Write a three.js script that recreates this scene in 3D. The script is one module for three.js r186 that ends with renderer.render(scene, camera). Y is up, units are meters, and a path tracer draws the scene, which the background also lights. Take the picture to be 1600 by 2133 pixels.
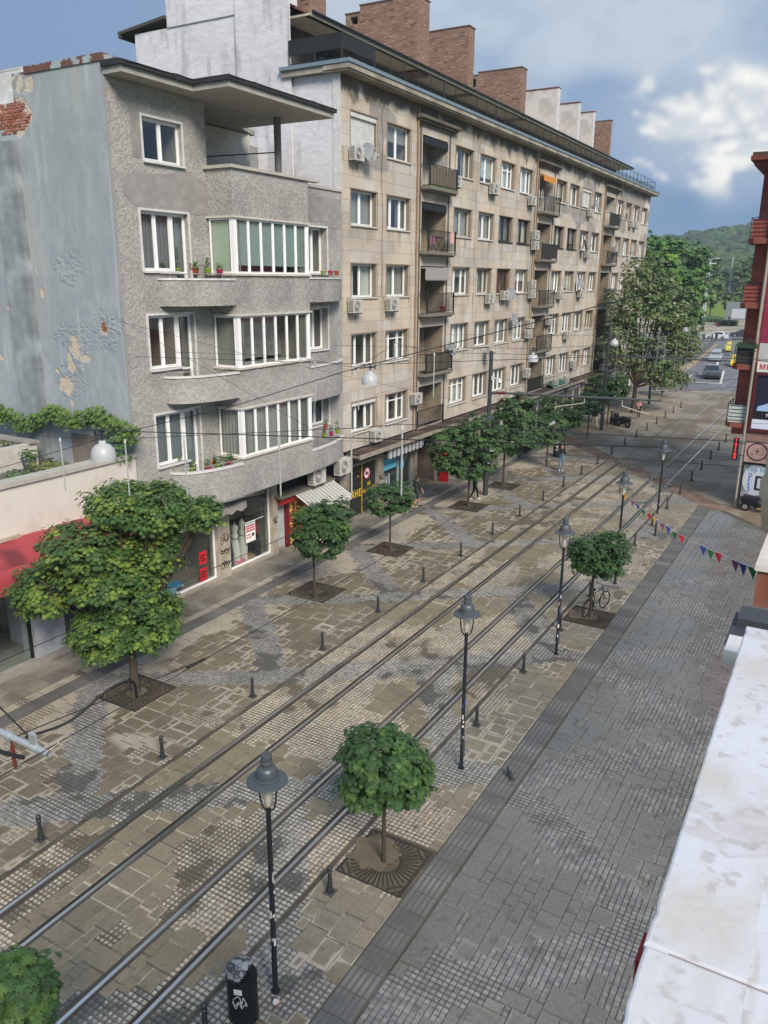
import * as THREE from 'three';
import { mergeGeometries } from 'three/addons/utils/BufferGeometryUtils.js';
import { MarchingCubes } from 'three/addons/objects/MarchingCubes.js';
import { FontLoader } from 'three/addons/loaders/FontLoader.js';
import { TextGeometry } from 'three/addons/geometries/TextGeometry.js';

// ---------------------------------------------------------------- camera
const scene = new THREE.Scene();
const EYE = 11.1, FPX = 1660, D2R = Math.PI / 180;
const V = (x, y, z) => new THREE.Vector3(x, y, z);
const cam = (() => {
  const pi = 16.3 * D2R, ya = 30.05 * D2R, ro = 0.39 * D2R, U = V(0, 1, 0);
  const f0 = V(-Math.sin(ya), 0, -Math.cos(ya)), r0 = V(Math.cos(ya), 0, -Math.sin(ya));
  const fw = f0.clone().multiplyScalar(Math.cos(pi)).addScaledVector(U, -Math.sin(pi));
  const u0 = U.clone().multiplyScalar(Math.cos(pi)).addScaledVector(f0, Math.sin(pi));
  const rt = r0.clone().multiplyScalar(Math.cos(ro)).addScaledVector(u0, Math.sin(ro));
  const up = u0.clone().multiplyScalar(Math.cos(ro)).addScaledVector(r0, -Math.sin(ro));
  return { fw, rt, up };
})();
const camera = new THREE.PerspectiveCamera(2 * Math.atan(1066.5 / FPX) / D2R, 768 / 1024, 0.05, 4000);
camera.position.set(0, EYE, 0);
camera.quaternion.setFromRotationMatrix(new THREE.Matrix4().makeBasis(cam.rt, cam.up, cam.fw.clone().negate()));
scene.add(camera);
const renderer = new THREE.WebGLRenderer({ antialias: true });
renderer.toneMapping = THREE.LinearToneMapping;
renderer.toneMappingExposure = 1.55;
renderer.shadowMap.enabled = true;

// photo pixel -> points in the place
const ray = (x, y) => cam.fw.clone().multiplyScalar(FPX).addScaledVector(cam.rt, x - 800).addScaledVector(cam.up, 1066.5 - y);
const G = (x, y, h = 0) => { const d = ray(x, y); return d.multiplyScalar((h - EYE) / d.y).add(V(0, EYE, 0)); };
const onX = (x, y, X) => { const d = ray(x, y); return d.multiplyScalar(X / d.x).add(V(0, EYE, 0)); };
const onZ = (x, y, Z) => { const d = ray(x, y); return d.multiplyScalar(Z / d.z).add(V(0, EYE, 0)); };

// ---------------------------------------------------------------- numbers
const rng = (s) => () => { s |= 0; s = s + 0x6D2B79F5 | 0; let t = Math.imul(s ^ s >>> 15, 1 | s); t = t + Math.imul(t ^ t >>> 7, 61 | t) ^ t; return ((t ^ t >>> 14) >>> 0) / 4294967296; };
const R0 = rng(7);
const rr = (a, b, r = R0) => a + (b - a) * r();
const cl = (v, a = 0, b = 1) => v < a ? a : v > b ? b : v;
const sst = (a, b, v) => { v = cl((v - a) / (b - a)); return v * v * (3 - 2 * v); };
const mix = (a, b, t) => a + (b - a) * t;
const mix3 = (a, b, t) => [a[0] + (b[0] - a[0]) * t, a[1] + (b[1] - a[1]) * t, a[2] + (b[2] - a[2]) * t];
const hsh = (x, y, s = 0) => { let h = Math.imul(x | 0, 374761393) + Math.imul(y | 0, 668265263) + Math.imul(s | 0, 1274126177) | 0; h = Math.imul(h ^ h >>> 13, 1103515245); return ((h ^ h >>> 16) >>> 0) / 4294967296; };
const vn = (x, y, s = 0, p = 0) => {                       // value noise, period p if given
  const ix = Math.floor(x), iy = Math.floor(y), fx = x - ix, fy = y - iy, m = p ? (v) => ((v % p) + p) % p : (v) => v;
  const u = fx * fx * (3 - 2 * fx), v = fy * fy * (3 - 2 * fy), a = m(ix), b = m(ix + 1), c = m(iy), d = m(iy + 1);
  return mix(mix(hsh(a, c, s), hsh(b, c, s), u), mix(hsh(a, d, s), hsh(b, d, s), u), v);
};
const fbm = (x, y, o = 4, s = 0, p = 0) => { let a = 0, w = .5, t = 0; for (let i = 0; i < o; i++) { a += w * vn(x, y, s + i * 17, p); t += w; x *= 2; y *= 2; p *= 2; w *= .5; } return a / t; };

// ---------------------------------------------------------------- sky and sun
const SUN = V(.6, .62, .5).normalize();
const pix = (d) => { const w = d.dot(cam.fw); return w < .12 ? null : [800 + FPX * d.dot(cam.rt) / w, 1066.5 - FPX * d.dot(cam.up) / w]; };
{
  const w = 1600, h = 800, a = new Float32Array(w * h * 4);
  for (let j = 0; j < h; j++) for (let i = 0; i < w; i++) {
    const el = (j + .5) / h * Math.PI - Math.PI / 2, az = (i + .5) / w * 2 * Math.PI - Math.PI, ce = Math.cos(el);
    const d = V(Math.cos(az) * ce, Math.sin(el), Math.sin(az) * ce), e = Math.max(0, d.y), k = (j * w + i) * 4;
    if (d.y < -.02) { a[k] = .11; a[k + 1] = .11; a[k + 2] = .1; a[k + 3] = 1; continue; }
    let c = mix3([.155, .25, .40], [.185, .275, .42], sst(0, .5, e));
    const q = 1 / (.25 + e), n = fbm(d.x * q * 1.1 + 7, d.z * q * 1.1 + 3, 6, 3), m = fbm(d.x * q * 3.1 + 1, d.z * q * 3.1 + 9, 5, 13), p = pix(d);
    const veil = sst(.38, .68, n * .7 + m * .3) * sst(.1, .4, e); c = mix3(c, [.40, .45, .52], veil * .8);
    if (p && p[1] < 680) {                                             // the storm sky over the street: smooth blue-grey, layered pale cloud, a bright break low down
      const [x, y] = p, w1 = fbm(x / 210, y / 130, 3, 41) - .5, w2 = fbm(x / 190 + 9, y / 120, 3, 43) - .5, f1 = fbm((x + w1 * 190) / 330 + 4, (y + w2 * 150) / 170, 5, 23), f2 = fbm((x + w1 * 90) / 84, (y + w2 * 90) / 54, 6, 29), f3 = fbm((x + w2 * 40) / 27, (y + w1 * 40) / 17, 5, 31);
      const E = (cx, cy, rx, ry) => Math.hypot((x - cx) / rx, (y - cy) / ry);
      let g = mix3([.15, .222, .352], [.185, .26, .385], sst(0, 900, x));
      const pale = sst(.34, .72, f1 * .75 + (f2 - .5) * .22 + .07 + .3 * sst(1.2, .2, E(1080, 0, 520, 230)) + .2 * sst(1.2, .2, E(1480, 60, 300, 160)) - .34 * sst(800, 250, x) - .24 * sst(1.1, .2, E(1270, 230, 130, 120)));
      g = mix3(g, [.37, .425, .49], pale * .92); g = mix3(g, [.29, .345, .42], sst(.48, .66, f2 * .7 + f3 * .3) * .5 * pale);
      const R = sst(1.25, .25, E(1490, 265, 230, 150)), lit = sst(.515, .6, f2 * .66 + f3 * .2 + f1 * .1 + R * .12 + .02) * sst(.05, .5, R);
      g = mix3(g, [.36, .4, .455], R * .6); g = mix3(g, mix3([.43, .46, .49], [.66, .65, .62], sst(.5, .68, f2 * .55 + f3 * .45)), lit);
      g = mix3(g, [.112, .196, .325], sst(375, 440, y + w2 * 110) * .95);
      g = mix3(g, [.155, .235, .35], sst(470, 560, y) * .5);
      c = mix3(c, g, sst(680, 560, y) * sst(-900, -300, x) * sst(2500, 1900, x) * sst(-700, -250, y));
    }
    a[k] = c[0]; a[k + 1] = c[1]; a[k + 2] = c[2]; a[k + 3] = 1;
  }
  const t = new THREE.DataTexture(a, w, h, THREE.RGBAFormat, THREE.FloatType);
  t.mapping = THREE.EquirectangularReflectionMapping; t.magFilter = t.minFilter = THREE.LinearFilter; t.wrapS = THREE.RepeatWrapping; t.needsUpdate = true;
  scene.background = t; scene.environment = t;
}
const sun = new THREE.DirectionalLight(0xfff4e6, 2.8);
sun.position.copy(SUN).multiplyScalar(120).add(V(-12, 0, -40)); sun.target.position.set(-12, 0, -40);
sun.shadow.radius = 42; sun.shadow.mapSize.set(4096, 4096);
Object.assign(sun.shadow.camera, { left: -90, right: 90, top: 90, bottom: -90, near: 1, far: 300 });
scene.add(sun, sun.target);
scene.fog = new THREE.FogExp2(0xb9c8d6, 0.00035);

// ---------------------------------------------------------------- textures and materials
const tx = (w, h, f, o = {}) => {
  const a = new Uint8Array(w * h * 4);
  for (let j = 0; j < h; j++) for (let i = 0; i < w; i++) { const c = f(i / w, j / h, i, j), k = (j * w + i) * 4; a[k] = cl(c[0], 0, 255); a[k + 1] = cl(c[1], 0, 255); a[k + 2] = cl(c[2], 0, 255); a[k + 3] = c.length > 3 ? c[3] : 255; }
  const t = new THREE.DataTexture(a, w, h, THREE.RGBAFormat);
  t.wrapS = t.wrapT = o.clamp ? THREE.ClampToEdgeWrapping : THREE.RepeatWrapping; t.magFilter = THREE.LinearFilter; t.minFilter = THREE.LinearMipmapLinearFilter; t.generateMipmaps = true;
  if (!o.data) t.colorSpace = THREE.SRGBColorSpace;
  if (o.m) t.repeat.set(1 / o.m, 1 / (o.mh || o.m)); if (o.off) t.offset.set(...o.off);
  t.needsUpdate = true; return t;
};
const cvs = (w, h, draw, o = {}) => { const c = document.createElement('canvas'); c.width = w; c.height = h; const g = c.getContext('2d'); draw(g, w, h); const t = new THREE.CanvasTexture(c); t.colorSpace = THREE.SRGBColorSpace; t.anisotropy = 4; return t; };
const mat = (color, roughness = .8, o = {}) => new THREE.MeshStandardMaterial({ color, roughness, ...o });
const grey = (v) => [v, v, v];
// gentle mottling multiplied onto plain paints
const mottle = tx(256, 256, (u, v) => grey(214 + 40 * (fbm(u * 8, v * 8, 5, 2, 8) - .2)), { m: 1.7 });
const mottle2 = tx(256, 256, (u, v) => { const n = fbm(u * 5, v * 5, 5, 31, 5); return grey(150 + 110 * n); }, { m: 2.6 });
const grain = tx(256, 256, (u, v) => grey(255 * fbm(u * 40, v * 40, 3, 12, 40)), { m: .6, data: true });
const pm = (color, roughness = .8, o = {}) => mat(color, roughness, { map: mottle, ...o });
const castTex = tx(512, 512, (u, v) => { const n = fbm(u * 36, v * 36, 3, 4, 36), b = fbm(u * 3, v * 3, 3, 8, 3), s = vn(u * 110, v * 110, 5, 110); const g = 160 + 34 * (b - .5) + 40 * (n - .5) + 18 * (s - .5); return [g * 1.0, g * .985, g * .955]; }, { m: 2.4 });
const castBump = tx(512, 512, (u, v) => grey(255 * cl(.5 + 1.5 * (fbm(u * 36, v * 36, 3, 4, 36) - .5) + .5 * (vn(u * 110, v * 110, 5, 110) - .5))), { m: 2.4, data: true });
const M = {
  cast: mat(0xffffff, .95, { map: castTex, bumpMap: castBump, bumpScale: .016 }),
  smooth: pm(0x9a9a97, .9), white: pm(0xf0efec, .55), upvc: mat(0xf4f4f4, .35), cream: pm(0xe4ddd0, .8),
  steel: mat(0xdcdcdc, .3, { metalness: 1 }), dark: mat(0x23262a, .5, { metalness: .3 }), black: mat(0x121314, .6), iron: mat(0x2d3033, .55, { metalness: .4 }),
  lamp: mat(0x565d62, .45, { metalness: .3 }), wire: mat(0x2a2d30, .6), concrete: pm(0xa9a59c, .9), room: mat(0x958f86, .95),
  glass: new THREE.MeshPhysicalMaterial({ color: 0xf2f6f6, roughness: .03, transmission: 1, thickness: 0, ior: 1.5 }),
  curtain: mat(0xd8d6d0, .95), curtain2: mat(0xa39f98, .95), curtain3: mat(0x7f8486, .95), blind: mat(0xd9ddd0, .8), bark: mat(0x4a4036, .95, { bumpMap: grain, bumpScale: .01 }),
  acw: pm(0xd9d7cf, .5), acg: mat(0x6a6d6e, .7), dish: mat(0x8a8e90, .6), red: pm(0xb02126, .6), soil: mat(0x3a2c20, 1), tyre: mat(0x17181a, .85),
};

// ---------------------------------------------------------------- building blocks
const taken = {};
const numbered = (n) => { const k = taken[n] = (taken[n] ?? -1) + 1; return k ? n + '_' + String(k).padStart(3, '0') : n; };
const wuv = (g, s = 1) => {                                // uv in metres, by the way each face points
  if (g.index) { const q = g.toNonIndexed(); g = q; }
  const p = g.attributes.position, n = g.attributes.normal, a = new Float32Array(p.count * 2);
  for (let i = 0; i < p.count; i++) {
    const nx = Math.abs(n.getX(i)), ny = Math.abs(n.getY(i)), nz = Math.abs(n.getZ(i)), x = p.getX(i), y = p.getY(i), z = p.getZ(i);
    if (ny > nx && ny > nz) { a[i * 2] = x; a[i * 2 + 1] = -z; } else if (nx >= nz) { a[i * 2] = -z; a[i * 2 + 1] = y; } else { a[i * 2] = x; a[i * 2 + 1] = y; }
  }
  g.setAttribute('uv', new THREE.BufferAttribute(a, 2)); return g;
};
const bx = (x0, x1, y0, y1, z0, z1) => { const g = new THREE.BoxGeometry(Math.abs(x1 - x0), Math.abs(y1 - y0), Math.abs(z1 - z0)); g.translate((x0 + x1) / 2, (y0 + y1) / 2, (z0 + z1) / 2); return wuv(g); };
const bc = (w, h, d, x = 0, y = 0, z = 0) => bx(x - w / 2, x + w / 2, y, y + h, z - d / 2, z + d / 2);  // box standing on y
const mv = (g, x, y, z) => { g.translate(x, y, z); return g; };
const rot = (g, rx = 0, ry = 0, rz = 0) => { if (rx) g.rotateX(rx); if (ry) g.rotateY(ry); if (rz) g.rotateZ(rz); return g; };
const fix = (g) => { if (g.index) g = g.toNonIndexed(); for (const k of Object.keys(g.attributes)) if (!['position', 'normal', 'uv', 'color'].includes(k)) g.deleteAttribute(k); if (!g.attributes.uv) g.setAttribute('uv', new THREE.BufferAttribute(new Float32Array(g.attributes.position.count * 2), 2)); return g; };
const mg = (l) => Array.isArray(l) ? (l.length === 1 ? fix(l[0]) : mergeGeometries(l.map(fix))) : l;
const bar = (p, q, r0, r1 = r0, seg = 8, open = false) => { const d = q.clone().sub(p), g = new THREE.CylinderGeometry(r1, r0, d.length(), seg, 1, open); g.translate(0, d.length() / 2, 0); g.applyQuaternion(new THREE.Quaternion().setFromUnitVectors(V(0, 1, 0), d.normalize())); return mv(g, p.x, p.y, p.z); };
const tube = (pts, r, seg = 24, rs = 6) => new THREE.TubeGeometry(new THREE.CatmullRomCurve3(pts), seg, r, rs);
const cyl = (r0, r1, h, x, y, z, seg = 16) => mv(new THREE.CylinderGeometry(r1, r0, h, seg), x, y + h / 2, z);
const lathe = (pts, seg = 24) => new THREE.LatheGeometry(pts.map(([r, y]) => new THREE.Vector2(r, y)), seg);
const latheC = (pts, seg = 32) => mergeGeometries(pts.slice(1).map((p, i) => lathe([pts[i], p], seg)));
const ext = (pts, depth, bevel = 0) => { const g = new THREE.ExtrudeGeometry(new THREE.Shape(pts.map(([x, y]) => new THREE.Vector2(x, y))), { depth, bevelEnabled: bevel > 0, bevelSize: bevel, bevelThickness: bevel, bevelSegments: 2, curveSegments: 6 }); return g; };
// outline given in the (x, z) plane, extruded from y0 to y1
const prism = (pts, y0, y1) => { const g = ext(pts.map(([x, z]) => [x, -z]), y1 - y0); g.rotateX(-Math.PI / 2); return wuv(mv(g, 0, y0, 0)); };
const setUD = (o, label, category, group, kind) => { if (label) o.userData.label = label; if (category) o.userData.category = category; if (group) o.userData.group = group; if (kind) o.userData.kind = kind; return o; };
const part = (name, geo, m, parent, kind) => { const o = new THREE.Mesh(mg(geo), m); o.name = name; parent.add(o); if (kind) o.userData.kind = kind; return o; };
const sub = (name, parent) => { const o = new THREE.Group(); o.name = name; parent.add(o); return o; };
const thing = (name, label, category, group, p, ry = 0) => { const o = new THREE.Group(); o.name = numbered(name); if (p) o.position.set(p.x ?? p[0], p.y ?? p[1], p.z ?? p[2]); o.rotation.y = ry; scene.add(o); return setUD(o, label, category, group); };
const solo = (name, geo, m, label, category, group) => { const o = new THREE.Mesh(mg(geo), m); o.name = numbered(name); scene.add(o); return setUD(o, label, category, group); };
const struct = (name, geo, m) => { const o = geo ? new THREE.Mesh(mg(geo), m) : new THREE.Group(); o.name = numbered(name); scene.add(o); o.userData.kind = 'structure'; return o; };
const copy = (o, p, ry, label) => { const c = o.clone(); c.userData = { ...o.userData }; c.name = numbered(o.name.replace(/_\d{3}$/, '')); c.position.set(p.x ?? p[0], p.y ?? p[1], p.z ?? p[2]); if (ry !== undefined) c.rotation.y = ry; if (label) c.userData.label = label; scene.add(c); return c; };

// ================================================================ GROUND
// the land: flat street level, then a gentle rise into the park beyond the junction
const landY = (z) => z > -215 ? 0 : z > -340 ? (-215 - z) * .058 : 7.25 + (-340 - z) * .02;
{
  const g = new THREE.PlaneGeometry(3000, 2400, 60, 200); g.rotateX(-Math.PI / 2); g.translate(-300, 0, -1000);
  const p = g.attributes.position; for (let i = 0; i < p.count; i++) p.setY(i, landY(p.getZ(i)) - .14);
  g.computeVertexNormals();
  struct('ground', wuv(g), mat(0x5b6b35, 1, { map: tx(256, 256, (u, v) => { const n = fbm(u * 16, v * 16, 4, 3, 16); return [190 + 60 * n, 200 + 55 * n, 170 + 60 * n]; }, { m: 9 }) }));
}
const U_ = .105, GX0 = -18.3, GZ0 = -4.5, GNX = Math.round((18.3 - .35) / U_), GNZ = 480;   // sett grid: cell (i, k) is x = GX0 + i U_, z = GZ0 - k U_
const RAILS = [-11.93, -10.93, -9.135, -8.10];
const seg = (x, z, a, b) => { const dx = b[0] - a[0], dz = b[1] - a[1], t = cl(((x - a[0]) * dx + (z - a[1]) * dz) / (dx * dx + dz * dz)); return Math.hypot(x - a[0] - t * dx, z - a[1] - t * dz); };
const zig = [];
for (let k = -1; k < 6; k++) {
  const L = [-5.4, -15.3 - 7 * k], Rr = [-1.5, -12.3 - 7 * k], R2 = [-1.5, -19.3 - 7 * k];
  zig.push([L, Rr], [L, R2]);
  const a = [-17.4, -13.6 - 7 * k], b = [-13.2, -9.5 - 7 * k], c = [-13.2, -16.5 - 7 * k];
  zig.push([a, b], [a, c], [b, [-9.6, -12.4 - 7 * k]], [[-9.6, -12.4 - 7 * k], [-7, -8.3 - 7 * k]], [[-9.6, -12.4 - 7 * k], [-6.2, -15.3 - 7 * k]]);
}
const bandD = (x, z) => { let d = 9; for (const [a, b] of zig) { if (Math.abs(a[1] - z) > 9) continue; d = Math.min(d, seg(x, z, a, b)); } return d; };
const endLine = (x) => -42.3 + 1.122 * (x + 4.7);                       // where the old paving stops
const GRATES = [[-6.58, -11.5, .72], [-6.55, -25.45, .72], [-15.92, -13.8, .76], [-15.9, -22.5, .8], [-15.92, -28.1, .76], [-15.86, -36, .8], [-15.93, -40.9, .8], [-6.58, -4.6, .72]];
const inGrate = (x, z, m = .02) => GRATES.some(([a, b, r]) => Math.abs(x - a) < r + m && Math.abs(z - b) < r + m);
// 0 nothing, 1 sett, 2 slab country
const zone = (x, z) => {
  if (z < endLine(x) + .5) return 0;
  for (const r of RAILS) if (Math.abs(x - r) < .105) return 0;
  if (x > -5.8 && x < -5.2) return 0; if (x > -18.02 && x < -17.42) return 0;
  if (Math.abs(x + 12.72) < .05 || Math.abs(x + 7.42) < .05) return 0;      // slot drains
  if (inGrate(x, z)) return 0;
  if (bandD(x, z) < .4 + .12 * (hsh(Math.floor(x / U_ / 2), Math.floor(z / U_ / 2), 5) - .5)) return 1;
  if (x > -12.67 && x < -7.47) return fbm(x * .55 + 9, z * .4, 3, 77) > .53 ? 2 : 1;
  if (x > -7.4 && x < -6) return fbm(x * .8, z * .6, 2, 41) > .4 ? 2 : 1;
  return vn(x * 1.1, z * 1.1, 33) > .16 ? 2 : 1;
};
const cell = new Int32Array(GNX * GNZ).fill(-1), pieces = [];            // piece: [i, k, w, h, type]
{
  const z0 = new Int8Array(GNX * GNZ), R = rng(21);
  for (let k = 0; k < GNZ; k++) for (let i = 0; i < GNX; i++) z0[k * GNX + i] = zone(GX0 + (i + .5) * U_, GZ0 - (k + .5) * U_);
  const sizes = [[6, 4], [5, 5], [4, 6], [6, 5], [4, 4], [5, 4], [4, 3], [3, 4], [3, 3], [2, 3], [3, 2], [2, 2]];
  for (let k = 0; k < GNZ; k++) for (let i = 0; i < GNX; i++) {
    const c = k * GNX + i; if (cell[c] >= 0 || !z0[c]) continue;
    let w = 1, h = 1, t = z0[c];
    if (t === 2) {
      const track = GX0 + i * U_ > -12.7 && GX0 + i * U_ < -7.4, st = Math.floor(R() * R() * sizes.length * (track ? .8 : 1));
      for (let s = 0; s < sizes.length; s++) {
        const [sw, sh] = sizes[(st + s) % sizes.length]; if (i + sw > GNX || k + sh > GNZ) continue; let ok = true;
        for (let b = 0; b < sh && ok; b++) for (let a = 0; a < sw; a++) { const q = (k + b) * GNX + i + a; if (cell[q] >= 0 || z0[q] !== 2) { ok = false; break; } }
        if (ok) { w = sw; h = sh; break; }
      }
      if (w * h === 1) t = 1;
    }
    const id = pieces.length; pieces.push([i, k, w, h, t, t === 1 && bandD(GX0 + (i + .5) * U_, GZ0 - (k + .5) * U_) < .55]);
    for (let b = 0; b < h; b++) for (let a = 0; a < w; a++) cell[(k + b) * GNX + i + a] = id;
  }
}
// colour and wetness of the paving, in metres on the ground (wet stones are darker and shinier)
const PW = 1300, PH = 1900, PX0 = GX0, PXW = GNX * U_, PZW = GNZ * U_;
const rough = new Uint8Array(PW * PH * 4);
const paveMap = tx(PW, PH, (u, v, i, j) => {
  const x = PX0 + u * PXW, z = GZ0 - v * PZW, ci = Math.min(GNX - 1, Math.floor(u * GNX)), ck = Math.min(GNZ - 1, Math.floor(v * GNZ)), id = cell[ck * GNX + ci];
  const n1 = fbm(x * .5, z * .5, 3, 51), n2 = fbm(x * 2.3, z * 2.3, 3, 52), n3 = vn(x * 31, z * 31, 53), n4 = vn(x * 90, z * 90, 57);
  const track = x > -12.72 && x < -7.42, right = x > -5.5, left = x < -12.72;
  let c, wet = 0;
  if (id < 0) { c = [96, 90, 80]; wet = .2; }
  else {
    const [pi, pk, w, h, t, grey_] = pieces[id], fu = u * GNX - pi, fv = v * GNZ - pk, e = Math.min(fu, fv, w - fu, h - fv) * U_, r = hsh(id, 3), r2 = hsh(id, 9);
    const warm = track ? [188, 178, 160] : right ? [122, 121, 116] : left ? [168, 159, 143] : [168, 160, 145];
    c = grey_ ? (right ? [125, 125, 123] : track ? [172, 168, 158] : [150, 149, 145]) : warm;
    const tint = (r - .5) * (t === 1 ? 26 : 16); c = [c[0] + tint, c[1] + tint, c[2] + tint * .9 + (r2 - .5) * 8];
    if (t === 2 && right) c = mix3(c, [120, 118, 111], .3 + .6 * r2); if (t === 2 && left) c = mix3(c, [160, 151, 136], .5);
    if (t === 1 && r2 > .88) c = mix3(c, grey_ || right ? [104, 106, 107] : [196, 164, 134], .35);
    const gk = sst(-26, -34, z);
    if (t === 2) {                                                     // slabs: wet in the middle, dried along the edges
      const wl = track ? .8 : right ? .62 : left ? sst(-17.4, -15, x) * .95 + (n1 - .5) * 1.9 : .5 + (n1 - .5) * 1.2;
      const big = sst(.42, .68, fbm(x * .9 + 3, z * .9, 3, 66)), mg_ = (right ? .004 + .2 * big * n2 * n2 : track ? -.01 + .03 * n2 : .004 + .1 * n2 * big + (r < .25 ? .03 : 0)) - (hsh(id, 31) < .25 ? .05 : 0);
      wet = sst(0, .012, e - mg_ + (n3 - .5) * .012) * (left ? sst(.3, .45, wl + (r2 - .5) * .35) : cl(wl + .4));
      const wc = track ? [112, 102, 80] : right ? [101, 100, 96] : [102, 94, 76];
      c = mix3(c, wc, wet * (track ? .85 : right ? .75 : .85) * (.8 + .2 * r2));
    } else {                                                           // setts: damp joints round dry, worn heads
      const damp = track ? sst(.44, .68, n1 * .6 + n2 * .4) * .9 : right ? -.2 + .2 * n2 : sst(.5, .7, n1) * .45;
      wet = 1 - sst(.006 + damp * .018, .02 + damp * .024, e + (n3 - .5) * .012);
      c = mix3(c, right ? [88, 87, 84] : grey_ ? [92, 90, 84] : [101, 93, 76], wet * (right ? .6 : .85));
      const pud = sst(.62, .66, n2 * .55 + n1 * .45 + (grey_ && !right ? .03 : right ? -.05 : 0)) * (right ? .5 : 1); wet = Math.max(wet, pud); c = mix3(c, grey_ ? [76, 75, 71] : [88, 80, 64], pud * .7);
    }
    const gum = sst(.80, .86, vn(x * 5.3, z * 5.3, 91)) * .5; c = mix3(c, [78, 76, 72], gum * (right ? .7 : .3));
    if (e < .005) c = mix3(c, [70, 66, 58], .6);
    void gk;
  }
  const g = (n3 - .5) * 14 + (n4 - .5) * 22 + (n1 - .5) * 18; c = [c[0] + g, c[1] + g, c[2] + g];
  const q = (j * PW + i) * 4; rough[q] = 0; rough[q + 1] = 255 * cl(.86 - wet * .42 - (right ? .24 : 0) + (n4 - .5) * .12); rough[q + 2] = 0; rough[q + 3] = 255;
  return c;
}, { clamp: true });
const roughMap = new THREE.DataTexture(rough, PW, PH, THREE.RGBAFormat); roughMap.magFilter = THREE.LinearFilter; roughMap.needsUpdate = true;
M.pave = mat(0xffffff, 1, { map: paveMap, roughnessMap: roughMap });
const paving = struct('street_paving');
const pvUV = (x, z) => [(x - PX0) / PXW, (GZ0 - z) / PZW];
const stone = (P, x0, x1, z0, z1, y, ch, gap, N, UV) => {               // one stone: top face and four chamfered sides
  x0 += gap; x1 -= gap; z0 -= gap; z1 += gap; const a = x0 + ch, b = x1 - ch, c = z0 - ch, d = z1 + ch, yl = y - .022;
  const q = (...v) => { for (const i of [0, 1, 2, 0, 2, 3]) { P.push(...v[i]); UV.push(...pvUV(v[i][0], v[i][2])); } };
  const T = [[a, y, c], [b, y, c], [b, y, d], [a, y, d]], B = [[x0, yl, z0], [x1, yl, z0], [x1, yl, z1], [x0, yl, z1]];
  q(T[0], T[1], T[2], T[3]); for (let i = 0; i < 6; i++) N.push(0, 1, 0);
  const nn = [[0, .6, .8], [.8, .6, 0], [0, .6, -.8], [-.8, .6, 0]];
  for (let s = 0; s < 4; s++) { q(B[s], B[(s + 1) % 4], T[(s + 1) % 4], T[s]); for (let i = 0; i < 6; i++) N.push(...nn[s]); }
};
const geoOf = (P, N, UV) => { const g = new THREE.BufferGeometry(); g.setAttribute('position', new THREE.Float32BufferAttribute(P, 3)); g.setAttribute('normal', new THREE.Float32BufferAttribute(N, 3)); g.setAttribute('uv', new THREE.Float32BufferAttribute(UV, 2)); return g; };
{
  // the joint bed under all stones
  const bed = new THREE.PlaneGeometry(PXW, PZW, 1, 1); bed.rotateX(-Math.PI / 2); bed.translate(PX0 + PXW / 2, -.017, GZ0 - PZW / 2);
  part('joint_bed', wuv(bed), mat(0x6f695c, .9, { map: mottle2 }), paving);
  const inFrame = (x, z) => { const d = V(x, -EYE, z), w = d.dot(cam.fw); if (w < 1) return 0; const px = 800 + FPX * d.dot(cam.rt) / w, py = 1066.5 - FPX * d.dot(cam.up) / w; return px > -20 && px < 1620 && py < 2150 && py > 0 && !(px > 1330 + (2133 - py) * .27 && py > 1280) ? w : 0; };
  const list = pieces.map(([i, k, w, h, t], id) => { const x0 = GX0 + i * U_, z0 = GZ0 - k * U_; return { id, x0, x1: x0 + w * U_, z0, z1: z0 - h * U_, t, a: w * h, f: inFrame(x0 + w * U_ / 2, z0 - h * U_ / 2) }; });
  const pick = (t) => new Set(list.filter((p) => p.t === t && p.f).sort((p, q) => q.a / q.f ** 2 - p.a / p.f ** 2).slice(0, 300).map((p) => p.id));
  const own = [0, pick(1), pick(2)];
  const acc = [0, [[], [], []], [[], [], []]];
  for (const p of list) {
    const y = (hsh(p.id, 17) - .5) * (p.t === 1 ? .006 : .007), ch = p.t === 1 ? .006 : .005, gap = .003;
    if (own[p.t].has(p.id)) { const P = [], N = [], T = []; stone(P, p.x0, p.x1, p.z0, p.z1, y, ch, gap, N, T); part(p.t === 1 ? 'granite_sett' : 'stone_slab', geoOf(P, N, T), M.pave, paving); }
    else { const [P, N, T] = acc[p.t]; stone(P, p.x0, p.x1, p.z0, p.z1, y, ch, gap, N, T); }
  }
  part('granite_setts', geoOf(...acc[1]), M.pave, paving, 'stuff');
  part('stone_slabs', geoOf(...acc[2]), M.pave, paving, 'stuff');
}
// smooth slabs along the shop fronts
{
  const m = [0xa8a192, 0x9d968a, 0xb0a999, 0xa29a8b].map((c) => mat(c, .85, { map: mottle2 })), by = m.map(() => []);
  const fp = struct('shopfront_pavement');
  for (let z = -3; z > -86; z -= .9) for (let x = -20; x < -18.35; x += .56) { const k = Math.floor(hsh(x * 100, z * 100, 4) * 4); by[k].push([x, z]); }
  let own = 0;
  by.forEach((l, k) => { const rest = []; for (const [x, z] of l) { const g = bx(x + .003, x + .557, -.03, .001 + hsh(x * 99, z * 99) * .003, z - .003, z - .897); if (z > -48 && z < -12 && own < 280) { part('paving_slab', g, m[k], fp); own++; } else rest.push(g); } part('paving_slabs', rest, m[k], fp, 'stuff'); });
  part('joint_bed', [bx(-20.3, -18.33, -.06, -.012, -2, -87)], mat(0x6a6456, .95), fp);
}
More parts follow.
